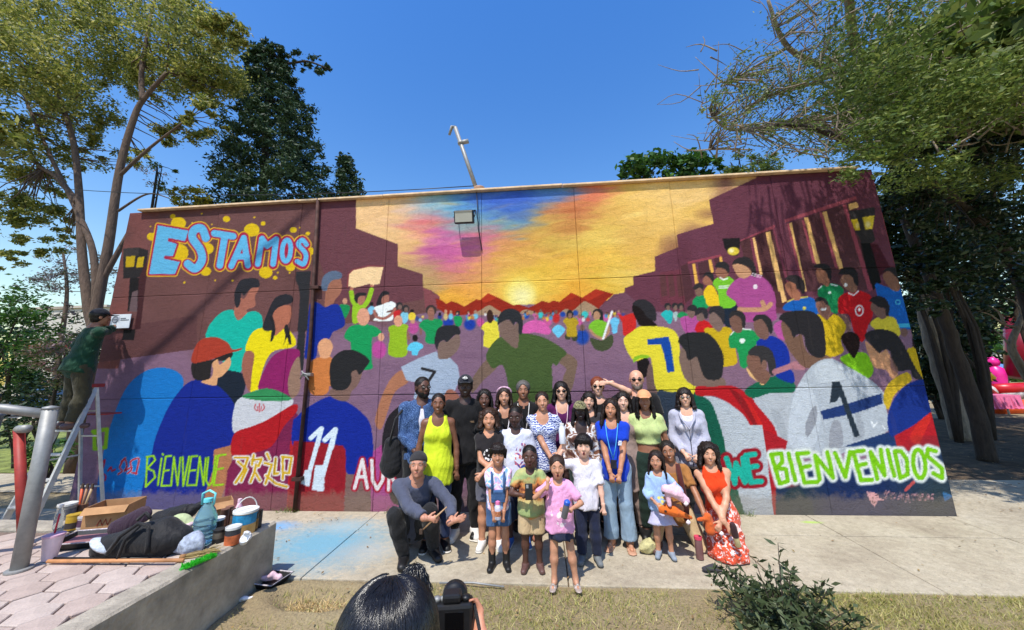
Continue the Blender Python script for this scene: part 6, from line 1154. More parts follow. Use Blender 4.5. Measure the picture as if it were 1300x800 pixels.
# ------------------------------------------------------------------ paint things on the terrace
def pot(name, label, px, py, r, h, col, lid=None, label_col=None, group=None, tilt=0.0, z=PZ, open_=None, band=(.25, .75)):
    g0 = gnd(px, py, z); o = empty(name, (g0[0], g0[1], z+.004), rs.uniform(0, 3)); tag(o, label, 'can', group)
    MB().lathe([(r*.96, 0), (r, .01), (r, h-.008), (r*1.04, h-.006), (r*1.04, h), (r*.95, h)], 24).build('can', basic('can_%d_%d_%d' % col, col, .45, .1, .15, 9, .05), o, False, True)
    if label_col: MB().lathe([(r*1.012, h*band[0]), (r*1.012, h*band[1])], 24).build('paper_label', basic('lab_%d_%d_%d' % label_col, label_col, .5, 0, .25, 16, .05), o, False, True)
    if lid: MB().lathe([(r*1.07, h-.006), (r*1.07, h+.012), (r*.97, h+.014), (r*.9, h+.008), (0, h+.008)], 24).build('lid', basic('lid_%d_%d_%d' % lid, lid, .4, 0, .12, 9, .05), o, False, True)
    if open_: MB().lathe([(r*.93, h-.012), (0, h-.012)], 20).build('paint', basic('pnt_%d_%d_%d' % open_, open_, .3, 0, .1, 9, 0), o)
    return o
cup = empty('drink_cup', (0, 0, 0)); g0 = gnd(62, 711, PZ); cup.location = (g0[0], g0[1], PZ+.004); tag(cup, 'tall white and pink plastic cup with lid and red straw beside the paint tray', 'cup'); MB().lathe([(.042, 0), (.062, .17)], 24).build('cup', basic('cup_pink', (232,206,214), .4, 0, .12, 5, 0), cup, False, True); MB().lathe([(.066, .168), (.066, .182), (.05, .186), (0, .187)], 24).build('lid', basic('cup_lid', (214,170,190), .4, 0, .05, 5, 0), cup, False, True); MB().tube([(0, 0, .18), (.008, 0, .33)], .006, 8).build('straw', basic('straw_red', (196,40,60), .4, 0, .05, 5, 0), cup, True)
def tray(px, py, z, L, W, rz, inside, name_lab, cloth=None):
    g0 = gnd(px, py, z); o = empty('paint_tray', (g0[0], g0[1], z+.004), rz); tag(o, name_lab, 'tray'); V = []
    for (a, b__, zz) in ((L/2-.03, W/2-.03, 0), (L/2, W/2, .055), (L/2+.012, W/2+.012, .057), (L/2-.006, W/2-.006, .05), (L/2-.036, W/2-.036, .008)): V += [(-a, -b__, zz), (a, -b__, zz), (a, b__, zz), (-a, b__, zz)]
    F = [(3, 2, 1, 0)]+[(k*4+j, k*4+(j+1) % 4, k*4+4+(j+1) % 4, k*4+4+j) for k in range(4) for j in range(4)]+[(16, 17, 18, 19)]
    MB().add(V, F).build('tray', BLKP, o); a, b__ = L/2-.032, W/2-.032; MB().add([(-a, -b__, .012), (a, -b__, .012), (a, b__, .03), (-a, b__, .03)], [(0, 1, 2, 3)]).build('paint', inside, o); MB().tube([(-L/2, -W/2, .056), (L/2, -W/2, .056), (L/2, W/2, .056), (-L/2, W/2, .056), (-L/2, -W/2, .056)], .006, 5).build('rim', basic('tray_rim', (206,196,200), .5, 0, .3, 40, 0), o); return o
tray(112, 690, PZ, .42, .30, .25, basic('dried_paint', (160,110,112), .6, 0, .25, 9, .3, .004), 'black paint tray crusted with dusty pink paint on the terrace')
G = 'paint pots on the terrace'
pot('paint_can', 'yellow and black paint pot beside the cardboard box', 92, 672, .058, .13, (196,160,50), None, (60,52,50), G, band=(.1, .5), open_=(206,176,40)); pot('paint_can', 'grey paint tin with a white lid behind the yellow pot', 82, 660, .07, .14, (150,146,140), (214,212,206), (110,110,116), G); pot('paint_can', 'white paint pot with a purple label near the brushes', 108, 670, .062, .10, (214,206,206), (200,196,200), (98,70,96), G, band=(.2, .8)); pot('paint_can', 'small tin of dark paint holding the brushes', 102, 655, .045, .11, (120,84,66), None, None, G, open_=(90,40,30))
g0 = gnd(102, 655, PZ)
for k, (c, dx, lab) in enumerate((((206,90,50), -.03, 'paint brush with an orange handle standing in the tin'), ((150,110,80), 0, 'paint brush with a wooden handle standing in the tin'), ((180,150,110), .03, 'paint brush with a pale handle standing in the tin'))):
    o = empty('paint_brush', (g0[0]+dx*.6, g0[1], PZ+.02)); tag(o, lab, 'brush'); MB().tube([(0, 0, 0), (dx*.6, 0, .10), (dx*1.3, .01, .24)], [.006, .009, .012], 8).build('handle', basic('brush_%d' % c[0], c, .5, 0, .1, 10, 0), o, True); MB().box((dx*1.3-.014, .004, .235), (dx*1.3+.014, .016, .29), .003).build('bristles', basic('bristle', (70,54,44), .9), o)
def bottle(name, label, px, py, prof, mat, capm, z=PZ, handle=None, cat='bottle', water=None):
    g0 = gnd(px, py, z); o = empty(name, (g0[0], g0[1], z+.004)); tag(o, label, cat); MB().lathe(prof, 24).build('bottle', mat, o, False, True); r, zt_ = prof[-1]
    MB().lathe([(r*1.25, zt_-.005), (r*1.25, zt_+.022), (0, zt_+.024)], 16).build('cap', capm, o, False, True)
    if handle: MB().tube([(-.055, 0, zt_-.03), (-.06, 0, zt_+.06), (0, 0, zt_+.085), (.06, 0, zt_+.06), (.055, 0, zt_-.03)], .009, 8).build('handle', handle, o, True)
    return o
def glassy(name, col, rough=.08, tr=.85):
    if name in MATS: return MATS[name]
    m, n, l, b, o = newmat(name); b.inputs['Base Color'].default_value = hexc(col); b.inputs['Roughness'].default_value = rough; b.inputs['Transmission Weight'].default_value = tr; b.inputs['IOR'].default_value = 1.25; bump(n, l, b, noise(n, l, 60, 3, .6, coord(n, l)), .4, .004); MATS[name] = m; return m
JUG = glassy('jug_plastic', (150,206,232)); CLR = glassy('clear_plastic', (225,232,236))
bottle('water_bottle', 'small clear plastic bottle with white cap behind the cup', 72, 672, [(.03, 0), (.033, .01), (.033, .12), (.028, .14), (.013, .175), (.013, .19)], CLR, WHITEP)
bottle('water_jug', 'large blue-tinted water jug with turquoise handle on the terrace edge', 257, 690, [(.07, 0), (.085, .015), (.08, .05), (.086, .06), (.08, .10), (.086, .11), (.08, .15), (.086, .16), (.082, .2), (.06, .26), (.03, .31), (.028, .33)], JUG, basic('turq_cap', (110,210,220), .4, 0, .05, 5, 0), handle=basic('turq', (120,214,222), .4, 0, .05, 5, 0))
CARD = basic('cardboard', (178,134,92), .85, 0, .12, 9, .2, .003)
def carton(px, py, L, W, H_, rz, lab, mark=True):
    g0 = gnd(px, py, PZ); o = empty('cardboard_box', (g0[0], g0[1], PZ+.004), rz); tag(o, lab, 'box', 'open cardboard boxes on the terrace'); th = .006
    MB().box((-L/2, -W/2, 0), (L/2, W/2, th)).build('bottom', CARD, o)
    for nm, a, b__ in (('side', (-L/2, -W/2, th), (L/2, -W/2+th, H_)), ('side', (-L/2, W/2-th, th), (L/2, W/2, H_)), ('end', (-L/2, -W/2+th, th), (-L/2+th, W/2-th, H_)), ('end', (L/2-th, -W/2+th, th), (L/2, W/2-th, H_))): MB().box(a, b__).build(nm, CARD, o)
    MB().add([(-L/2, -W/2, H_), (L/2, -W/2, H_), (L/2, -W/2-.05, H_-.05), (-L/2, -W/2-.05, H_-.05)], [(0, 1, 2, 3)]).build('flap', CARD, o)
    if mark: MB().tube([(-.05, -W/2-.003, .05), (-.03, -W/2-.003, .10), (-.01, -W/2-.003, .05), (.01, -W/2-.003, .10), (.03, -W/2-.003, .05), (.05, -W/2-.003, .10)], .004, 4).build('marking', basic('red_print', (180,60,50), .6, 0, .1, 9, 0), o)
    return o
carton(143, 668, .34, .26, .21, .35, 'open cardboard box with red marking beside the backpack'); carton(273, 655, .26, .2, .14, .8, 'open cardboard box behind the water jug', False)
# backpack, dark bag, pale box
def lump(name, lab, cat, px, py, z, build_, mat, h=.012, amp=.006, rz=0.0, seed=4, ext=.5):
    g0 = gnd(px, py, z); o = empty(name, (g0[0], g0[1], z+.003), rz); tag(o, lab, cat); f = Field((-ext, -ext, -.02), (ext, ext, ext), h); build_(f); f.folds(amp, seed, 1.3); f.plane((0, 0, 0), (0, 0, -1)); V, Fq = f.mesh(); obj_np('shell', V, Fq, mat, o); return o
NYL = cloth_mat('black_nylon', (30,29,31), rough=.55, wr=.5)
bp = lump('backpack', 'bulky black backpack lying on the terrace with grey mesh side', 'backpack', 175, 704, PZ, lambda f: (f.cone((-.25, -.02, .07), (.20, .02, .09), .085, .12, .05, V3(0, 1, 0), 1.15), f.cone((-.02, 0, .12), (.16, .03, .16), .10, .10, .05), f.cone((-.22, -.04, .1), (-.05, -.02, .14), .05, .06, .04), f.cone((.2, 0, .1), (.30, .02, .1), .1, .09, .05)), NYL, rz=.12)
MB().tube([(-.12, -.14, .06), (-.05, -.13, .18), (.05, -.10, .26), (.13, -.10, .24), (.17, -.13, .12), (.18, -.14, .05)], .014, 8).build('strap', NYL, bp, True); MB().tube([(-.02, -.15, .03), (.0, -.14, .16), (.06, -.1, .24)], .012, 8).build('strap', NYL, bp, True); MB().tube([(.0, -.06, .27), (.05, -.05, .32), (.1, -.06, .28)], .012, 8).build('handle', NYL, bp, True); MB().lathe([(.0, .0), (.10, .005), (.11, .02), (.06, .04), (0, .045)], 18).xf(Matrix.Translation((-.22, -.07, .085)) @ Matrix.Rotation(.5, 4, 'Y') @ Matrix.Diagonal((1, .7, 1, 1))).build('mesh_pocket', basic('grey_mesh', (196,204,216), .6, 0, .2, 60, .3), bp, True)
pb = lump('laptop_sleeve', 'dark purple padded sleeve leaning on the backpack', 'bag', 160, 690, PZ, lambda f: f.cone((-.10, 0, .12), (.1, 0, .22), .07, .07, .02, V3(0, 1, 0), .35), cloth_mat('plum', (62,44,60), rough=.5), rz=.2, ext=.3, amp=.003)
lump('folded_jacket', 'crumpled black jacket lying at the back of the terrace', 'jacket', 222, 668, PZ, lambda f: (f.cone((-.18, 0, .06), (.05, .02, .10), .07, .09, .05), f.cone((.05, .02, .1), (.20, .06, .17), .07, .04, .04), f.cone((-.1, -.03, .05), (.1, -.05, .05), .06, .05, .04)), NYL, amp=.012, seed=8)
lump('fabric_bag', 'pale green cloth bag between backpack and water jug', 'bag', 226, 682, PZ, lambda f: (f.cone((-.12, 0, .06), (.12, .02, .06), .08, .07, .04), f.ell((0, 0, .13), (.09, .06, .06), .05)), cloth_mat('pale_green', (186,198,150)), amp=.01, seed=9, ext=.35)
lump('plastic_bag', 'crumpled clear plastic bag in front of the water jug', 'bag', 232, 703, PZ, lambda f: (f.cone((-.16, 0, .03), (.08, .02, .05), .04, .07, .04), f.ell((.05, .02, .08), (.09, .07, .08), .04)), basic('poly_film', (196,206,226), .15, 0, .25, 30, .8, .02), amp=.02, seed=10, ext=.35)
lump('paper_sheets', 'crumpled pink and white paper beside the backpack', 'paper', 222, 690, PZ, lambda f: f.cone((-.05, .05, .05), (.08, .05, .13), .035, .03, .02), basic('pink_paper', (226,200,206), .8, 0, .2, 20, .3), amp=.012, seed=12, ext=.3)
pot('paint_bucket', 'big white-lidded paint bucket with blue label and wire handle', 309, 678, .095, .19, (206,166,104), (226,226,222), (44,140,186), G, band=(.5, .93)); g0 = gnd(309, 678, PZ)
MB().tube([(.095*math.cos(a), 0, .17+.13*math.sin(a)) for a in np.linspace(0, math.pi, 12)], .005, 6).build('handle', WHITEP, bpy.data.objects['paint_bucket'], True)
pot('paint_can', 'paint can with blue and orange label at the wall edge', 294, 692, .056, .13, (60,60,66), (206,206,204), (200,104,60), G, band=(.05, .62)); pot('paint_can', 'black paint can with worn label between water jug and orange label can', 277, 690, .046, .11, (40,38,38), None, (96,90,80), G, band=(.4, .8), open_=(30,28,28)); pot('paint_can', 'black tin with white lid behind the worn black can', 274, 680, .05, .13, (44,46,50), (224,224,224), None, G)
for k, (px, py, lab) in enumerate(((283, 672, 'mid brown spray can in the cluster between jug and bucket'), (289, 668, 'copper spray can in the cluster between jug and bucket'), (296, 672, 'dark brown spray can touching the bucket'), (321, 676, 'black and gold spray can between bucket and wall end'), (326, 672, 'black spray can at the end of the wall'))):
    pot('spray_can', lab, px, py, .034, .17 if k < 3 else .16, ((120,84,70), (150,104,84), (70,54,50), (60,46,36), (34,32,34))[k], None, ((150,110,90), (120,80,66), (110,88,70), (150,110,50), (60,58,60))[k], 'spray cans by the bucket', band=(.2, .7), open_=(60,50,48))
bottle('paint_bottle', 'pink plastic paint bottle behind the bucket', 301, 664, [(.034, 0), (.036, .01), (.036, .13), (.02, .16), (.014, .19)], basic('pink_bottle', (232,180,200), .4, 0, .05, 5, 0), basic('pink_cap', (240,200,214), .4, 0, .05, 5, 0))
lump('paper_cup', 'crushed white paper cup on the low wall beside the bucket', 'cup', 309, 692, PZ+.012, lambda f: (f.cone((0, 0, .02), (.03, -.02, .07), .035, .045, .02), f.ell((.03, -.03, .07), (.03, .03, .03), .01, sub=True)), basic('white_paper', (226,226,230), .7, 0, .1, 20, .2), amp=.008, ext=.2, h=.008)
tag(MB().tube([gnd(60, 716, PZ)+np.array([0, 0, .018]), gnd(232, 717, PZ)+np.array([0, 0, .03])], .0135, 10).build('broom_stick', basic('wood_stick', (200,140,92), .5, 0, .15, 8, .1), None, True), 'orange-brown wooden broom handle lying along the terrace', 'stick'); tag(MB().tube([gnd(66, 711, PZ)+np.array([0, 0, .012]), gnd(205, 711, PZ)+np.array([0, 0, .012])], .009, 8).build('roller_pole', BLKP, None, True), 'thin black roller pole lying behind the wooden handle', 'stick')
g1, g2 = gnd(228, 713, PZ), gnd(272, 705, PZ); br = empty('straw_broom', tuple(g1+np.array([0, 0, .01]))); tag(br, 'straw broom resting on the edge of the low wall', 'broom'); r_ = np.random.RandomState(3); dv = g2-g1; mb = MB()
for k in range(90): o_ = np.array([0, r_.uniform(-.012, .012), r_.uniform(.004, .03)]); mb.tube([o_, o_+dv*.5+r_.normal(0, .012, 3)*np.array([1, 1, .4]), o_+dv*r_.uniform(.85, 1.05)+r_.normal(0, .026, 3)*np.array([1, 1, .35])+np.array([0, 0, .012])], .0022, 3)
mb.build('bristles', leaf_mat('broom_straw', [(196,172,116),(160,136,84),(210,190,140)], .1, .8), br); MB().tube([(0, 0, .018), tuple(dv*.16+np.array([0, 0, .018]))], .02, 8).build('binding', basic('twine', (150,110,70), .9), br, True)
g1, g2 = gnd(231, 722, PZ+.02), gnd(271, 706, PZ+.02); gb = empty('green_brush', tuple(g1*[1, 1, 0]+V3(0, 0, PZ+.016))); tag(gb, 'bright green bristle brush lying along the low wall edge', 'brush'); mb = MB(); dv = (g2-g1)*[1, 1, 0]; pv = unit(np.cross(dv, (0, 0, 1)))
for k in range(420): o_ = dv*r_.uniform(0, 1)+pv*r_.uniform(-.03, .035)+V3(0, 0, .004); mb.tube([o_, o_+V3(0, 0, r_.uniform(.012, .03))+pv*r_.normal(.012, .014)+dv*r_.normal(0, .03)], [.005, .002], 3)
mb.build('bristles', leaf_mat('green_bristle', [(40,190,40),(80,220,60),(30,160,40)], .2, .5), gb); MB().tube([tuple(-dv*.06), tuple(dv*1.04)], .012, 8).build('back', basic('brush_back', (60,170,60), .5), gb)
tray(338, 742, -.01, .34, .24, -.15, basic('dark_paint', (40,36,40), .4, 0, .3, 9, .3, .004), 'black paint tray with pink cloth on the soil below the low wall'); lump('paint_rag', 'crumpled pink and white rag lying in the lower paint tray', 'cloth', 343, 738, .03, lambda f: (f.cone((-.07, 0, .02), (.07, .01, .03), .03, .035, .02), f.ell((.02, 0, .05), (.04, .035, .03), .02)), basic('pink_rag', (226,190,204), .8, 0, .2, 20, .3), amp=.014, seed=14, ext=.2, h=.009)
lump('paper_scrap', 'torn scrap of white paper on the soil near the tray', 'paper', 310, 765, -.012, lambda f: (f.cone((-.05, 0, .012), (.05, .02, .02), .02, .02, .01), f.ell((0, 0, .03), (.03, .03, .02), .02)), basic('white_paper', (226,226,230), .7, 0, .1, 20, .2), amp=.012, seed=15, ext=.15, h=.008)
tag(MB().tube([gnd(558, 742)+np.array([0, 0, .012]), gnd(600, 743)+np.array([0, 0, .02]), gnd(640, 747)+np.array([0, 0, .012])], .008, 8).build('roller_pole', GREYM, None, True), 'thin metal pole with a pink mark lying on the grass edge', 'stick')
# things on the pavement near the people
bottle('flask', 'pink insulated flask standing on the pavement beside the red skirt', 889, 710, [(.034, 0), (.036, .01), (.036, .10), (.034, .17), (.03, .18)], basic('flask_pink', (128,92,92), .35, .2, .1, 6, 0), basic('flask_cap', (206,70,96), .4, 0, .05, 5, 0), z=0.0)
gl0 = gnd(903, 722); gv = empty('work_glove', (gl0[0], gl0[1]-.03, .004), .4); tag(gv, 'dark grey work glove dropped beside the pink flask', 'glove'); f = Field((-.15, -.15, -.02), (.2, .15, .1), .007); f.cone((-.08, 0, .02), (.0, 0, .022), .035, .042, .02, V3(0, 0, 1), .45)
for k in range(4): f.cone((.0, (k-1.5)*.021, .02), (.075-.01*abs(k-1.5), (k-1.5)*.032, .016), .012, .010, .008)
f.cone((-.03, -.03, .02), (.03, -.075, .016), .013, .010, .01); V, Fq = f.mesh(); obj_np('glove', V, Fq, cloth_mat('glove_grey', (60,58,62)), gv)
lump('plastic_bag', 'pale yellow plastic bag slumped on the pavement by the kneeling woman', 'bag', 823, 702, 0.0, lambda f: (f.ell((0, 0, .06), (.10, .08, .09), .03), f.cone((.04, .02, .10), (.09, .03, .20), .04, .03, .04)), basic('yellow_film', (226,216,156), .4, 0, .2, 22, .9, .02), amp=.034, seed=16, ext=.3, h=.010)
# ------------------------------------------------------------------ far things: inflatables, parasol, car, house
def vinyl(name, col): return basic(name, col, .35, 0, .1, 3, .1, .01)
S_ = at(1262, 500, 11.0); s0 = np.array([S_[0], 11.0, -.05]); inf = empty('inflatable_slide', tuple(s0)); tag(inf, 'red and white inflatable slide with a yellow side tube', 'inflatable')
def rp(x, y, Y_): return at(x, y, Y_)-s0
def tub(pts, r, mat, nm): MB().tube([rp(*p) for p in pts], r, 12).build(nm, mat, inf, True)
tub([(1214, 448, 10.6), (1252, 484, 10.4)], .30, vinyl('inf_yellow', (226,180,30)), 'side_tube'); tub([(1224, 478, 10.9), (1262, 508, 10.6)], .26, vinyl('inf_red', (196,30,40)), 'slide'); tub([(1218, 470, 11.2), (1240, 490, 11.0), (1264, 500, 10.9), (1310, 498, 10.9)], .24, basic('inf_zebra', (206,206,206), .4, 0, .9, 6, .1), 'zebra_tube'); tub([(1298, 405, 11.6), (1300, 480, 11.6)], .5, vinyl('inf_dkred', (128,20,36)), 'tower'); tub([(1196, 470, 11.4), (1216, 515, 11.3)], .3, vinyl('inf_red', (196,30,40)), 'slide'); tub([(1262, 494, 10.8), (1310, 492, 10.8)], .2, vinyl('inf_red', (196,30,40)), 'slide')
tub([(1262, 518, 10.5), (1316, 516, 10.5)], .26, vinyl('inf_orange', (222,90,40)), 'base_tube')
pk = empty('inflatable_figure', tuple(at(1272, 500, 11.9)*np.array([1, 1, 0])+np.array([0, 0, -.05]))); tag(pk, 'bright pink rounded inflatable figure behind the slide', 'inflatable'); c_ = at(1272, 480, 11.9); MB().lathe([(.2, 0), (.30, .5), (.24, 1.0), (.28, 1.3), (.25, 1.6), (0, 1.8)], 18).build('body', vinyl('inf_pink', (230,40,140)), pk, True); MB().lathe([(.16, 0), (.2, .15), (.14, .32), (0, .38)], 14, (.0, 0, 1.72)).build('head', vinyl('inf_pink', (230,40,140)), pk, True)
tbp = at(1270, 520, 9.6); tb = empty('stall_table', (tbp[0], 9.6, -.05)); tag(tb, 'long table under a pink cloth in front of the inflatables', 'table'); zt_ = at(1270, 502, 9.6)[2]+.05; x0, x1 = at(1236, 505, 9.6)[0]-tbp[0], at(1296, 505, 9.6)[0]-tbp[0]
mb = MB(); nn = 40; V = []; F = []
for k in range(nn+1): xx_ = x0+(x1-x0)*k/nn; wv_ = .05*math.sin(k*1.3)+.03*math.sin(k*2.9); V += [(xx_, .9, zt_), (xx_, 0, zt_), (xx_, -.05+wv_*.6, zt_-.4), (xx_, -.08+wv_, .25)]
for k in range(nn):
    for j in range(3): F.append((k*4+j, k*4+4+j, k*4+5+j, k*4+1+j))
mb.add(V, F).build('tablecloth', cloth_mat('pink_cloth', (224,110,150)), tb); 
for xx_ in (x0+.1, x1-.1): MB().tube([(xx_, .4, 0), (xx_, .4, zt_-.01)], .03, 8).build('leg', GREYM, tb)
up = at(1264, 466, 14.0); um = empty('parasol', (up[0], 14.0, -.05)); tag(um, 'faded blue parasol above the pink inflatable', 'parasol'); MB().tube([(0, 0, 0), (0, 0, up[2]+.05)], .03, 8).build('pole', GREYM, um, True); MB().lathe([(1.35, up[2]-.35), (1.3, up[2]-.25), (.7, up[2]+.02), (0, up[2]+.25)], 8).build('canopy', cloth_mat('blue_canvas', (90,130,180)), um)
# parked car, house beyond the road
cp_ = at(60, 512, 14.5); cr = empty('parked_car', (cp_[0], 14.5, -.045)); tag(cr, 'blue parked car seen between the painter and the dark bush', 'car'); CARB = basic('car_blue', (70,104,160), .25, .3, .05, 3, 0); GLS = basic('car_glass', (40,48,56), .1, 0, .05, 3, 0)
def loft(secs, name, mat, par):
    V = []; F = []; k = len(secs[0])
    for s_ in secs: V += s_
    for i in range(len(secs)-1): F += [(i*k+j, i*k+(j+1) % k, (i+1)*k+(j+1) % k, (i+1)*k+j) for j in range(k)]
    F += [tuple(range(k-1, -1, -1)), tuple((len(secs)-1)*k+j for j in range(k))]; o = MB().add(V, F).build(name, mat, par, False, True); bm = bmesh.new(); bm.from_mesh(o.data); bmesh.ops.recalc_face_normals(bm, faces=bm.faces); bm.to_mesh(o.data); bm.free(); return o
sec = lambda x, w_, z0, z1: [(x, -w_, z0), (x, w_, z0), (x, w_, z1-.08), (x, w_-.08, z1), (x, -w_+.08, z1), (x, -w_, z1-.08)]
loft([sec(-2.1, .74, .35, .62), sec(-2.0, .82, .22, .78), sec(-1.0, .86, .2, .92), sec(1.2, .86, .2, .95), sec(2.0, .82, .22, .88), sec(2.1, .74, .35, .75)], 'body', CARB, cr); loft([sec(-1.05, .76, .9, .95), sec(-.4, .68, .9, 1.42), sec(.9, .68, .9, 1.45), sec(1.7, .74, .9, .95)], 'cabin', GLS, cr); MB().box((-.42, -.62, 1.40), (.92, .62, 1.47), .03).build('roof', CARB, cr)
for sx in (-1.3, 1.3):
    for sy in (-.8, .8): w_ = MB().lathe([(.2, -.1), (.32, -.1), (.34, 0), (.32, .1), (.2, .1)], 18).xf(Matrix.Translation((sx, sy, .32)) @ Matrix.Rotation(R(90), 4, 'X')).build('wheel', BLKP, cr, True); MB().lathe([(0, -.11), (.2, -.105), (.2, .105), (0, .11)], 14).xf(Matrix.Translation((sx, sy, .32)) @ Matrix.Rotation(R(90), 4, 'X')).build('rim', GREYM, w_)
hp0 = at(64, 470, 30); ho = empty('house', (hp0[0], 30, -.06)); tag(ho, 'low pale house with a red roof edge beyond the road', 'house'); zt_ = at(64, 392, 30)[2]; MB().box((-5, 0, 0), (5, 6, zt_)).build('wall', basic('pale_render', (206,200,188), .9), ho); MB().box((-5.3, -.4, zt_*.55), (5.3, 0-.003, zt_*.55+.5)).build('canopy', basic('red_tile', (150,60,50), .8), ho); MB().box((-5.2, -.2, zt_), (5.2, 6.2, zt_+.25)).build('roof', basic('pale_roof', (190,180,166), .9), ho)
for xx_ in (-3.2, -.8, 1.6, 3.6): wn = MB().box((xx_-.5, -.03, 1.0), (xx_+.5, -.003, 2.3)).build('window', GLS, ho); MB().box((xx_-.58, -.05, .92), (xx_+.58, -.031, 1.0)).build('sill', WHITEP, wn)
hp0 = at(1234, 470, 34); ho = empty('house', (hp0[0], 34, -.06)); tag(ho, 'white house glimpsed far behind the inflatable slide', 'house'); zt_ = at(1234, 440, 34)[2]; MB().box((-3, 0, 0), (3, 5, zt_)).build('wall', WHITEP, ho); MB().add([(-3.3, -.4, zt_), (3.3, -.4, zt_), (3.3, 5.4, zt_), (-3.3, 5.4, zt_), (-3.3, 2.5, zt_+1.4), (3.3, 2.5, zt_+1.4)], [(0, 1, 5, 4), (2, 3, 4, 5), (0, 4, 3), (1, 2, 5), (0, 3, 2, 1)]).build('roof', basic('grey_roof', (150,150,150), .8), ho); MB().box((-.6, -.03, .8), (.6, -.003, 2.0)).build('window', GLS, ho)
# ------------------------------------------------------------------ the people
GR = 'people posing together in front of the mural'
BLACKC = cloth_mat('black_cloth', (27,26,28)); CHAR = cloth_mat('charcoal_cloth', (54,52,56)); NAVY = cloth_mat('navy_cloth', (32,38,62)); JEAN = cloth_mat('dark_jeans', (38,50,84), 'denim', (58,74,116)); LJEAN = cloth_mat('light_jeans', (134,158,180), 'denim', (168,188,204)); BEIGE = cloth_mat('beige_cotton', (196,170,132)); WHITEC = cloth_mat('white_cotton', (222,218,230)); GREYC = cloth_mat('grey_shorts', (92,92,104))
WSHOE = basic('white_shoe', (220,216,212), .6, 0, .1, 12, .1); BSHOE = basic('black_shoe', (28,27,28), .5, 0, .15, 12, .1); GSHOE = basic('grey_shoe', (108,112,114), .7, 0, .15, 12, .2); BRSHOE = basic('brown_shoe', (96,70,66), .45, 0, .15, 12, .1); FRAME = basic('frame_black', (22,20,20), .4, 0, .05, 9, 0); SUNL = basic('dark_lens', (14,13,14), .08, 0, .02, 9, 0); CLENS = glassy('clear_lens', (240,240,240), .02, .95)
def mark(name, info, pts, r, mat, n_=6): return MB().tube([tuple(p) for p in pts], r, n_).build(name, mat, info['T'], True)
def chest(i, u, t_, d): return i['S']+i['U']*u*i['H']-i['tv']*t_*i['H']+i['Fv']*d*i['H']
def lanyard(col, badge=None, bust=0.0, lng=.24):
    M_ = basic('lan_%d_%d_%d' % col, col, .6, 0, .1, 20, 0)
    def fn(i):
        L = [chest(i, -.035, -.045, -.02), chest(i, -.045, -.02, .045), chest(i, -.035, .06, .088+bust*.5), chest(i, -.02, .14, .098+bust), chest(i, 0, lng-.03, .098+bust*.9)]
        Rr = [chest(i, .035, -.045, -.02), chest(i, .045, -.02, .045), chest(i, .035, .06, .088+bust*.5), chest(i, .02, .14, .098+bust), chest(i, 0, lng-.03, .098+bust*.9)]
        mark('lanyard', i, L+Rr[::-1], .0055, M_)
        if badge:
            c = chest(i, 0, lng+.005, .10+bust*.9); mb = MB().box((-.032, -.003, -.045), (.032, .003, .045), .003).xf(Matrix.Translation(Vector(c))); mb.build('badge', basic('badge_%d' % badge[0], badge, .4, 0, .2, 40, 0), i['T'])
    return fn
def logo(u, t_, d, w_, h_, col, name='chest_logo'):
    def fn(i):
        r = np.random.RandomState(int(w_*1e4)); mb = MB(); c = chest(i, u, t_, d)
        for k in range(3): mb.box((-w_/2*r.uniform(.5, 1), -.004, h_*(k/3-.5)), (w_/2*r.uniform(.6, 1), .004, h_*(k/3-.5)+h_*.24))
        mb.xf(Matrix.Translation(Vector(c))); o = mb.build(name, basic('logo_%d_%d' % (col[0], col[2]), col, .7, 0, .05, 20, 0), i['T']); o['kind'] = 'stuff'
    return fn
def both(*fs):
    def fn(i):
        for f_ in fs: f_(i)
    return fn
def stand(label, hx, hy, Y, z0=0.0, dface=0.0, **k):
    q = at(hx, hy, Y); return person(label, float(q[0]), Y, float(q[2])-z0+(.02 if not k.get('kid') else .012), z0=z0, face=math.atan2(-q[0], Y+5.49)*.8+dface, group=GR, seed=int(hx), **k)
def w2l(T, p):
    a = -T.rotation_euler.z if hasattr(T, 'rotation_euler') else -T[1]; d = np.asarray(p, float)-np.array(T.location if hasattr(T, 'location') else T[0]); c, s_ = math.cos(a), math.sin(a); return np.array([c*d[0]-s_*d[1], s_*d[0]+c*d[1], d[2]])
def l2w(i, p):
    T = i['T']; a = T.rotation_euler.z; c, s_ = math.cos(a), math.sin(a); return np.array([c*p[0]-s_*p[1], s_*p[0]+c*p[1], p[2]])+np.array(T.location)
DKSK, BRSK, MDSK, TANSK, LTSK, PKSK = (84,56,46), (110,76,60), (158,112,88), (190,140,112), (214,168,142), (220,176,154)
# --- back row
stand('bald man in glasses and black T-shirt, tallest of the back row', 807, 472, -.27, sex='m', skin=(208,158,134), hair=('bald', (80,70,62)), glasses=('sun', FRAME, SUNL), top=('shirt', BLACKC, dict(sleeve=.7)), bottom=('trousers', BLACKC), shoes=('shoe', BSHOE), beard=(120,106,98), mouth='smile')
def red_hand(i): pass
i = stand('red-haired person in sunglasses raising a hand to shade the eyes', 758, 481, -.2, sex='f', skin=LTSK, hair=('short', (124,58,34)), glasses=('sun', FRAME, SUNL), top=('jacket', BLACKC, dict(sleeve=.7, neck=.4)), bottom=('trousers', BLACKC), shoes=('shoe', BSHOE), lh=(.16, -.11, 1.685), lpole=(1, .1, -.5), lhd=(-1, -.3, -.02), curlL=.1)
stand('grey-haired man in a black jacket with a white lanyard', 664, 486, -.25, sex='m', skin=(150,104,80), hair=('short', (96,92,92), dict(thick=.06)), top=('jacket', BLACKC, dict(sleeve=1.9, open=.5, under=BLACKC)), bottom=('trousers', BLACKC), shoes=('shoe', BSHOE), extra=lanyard((214,210,206)))
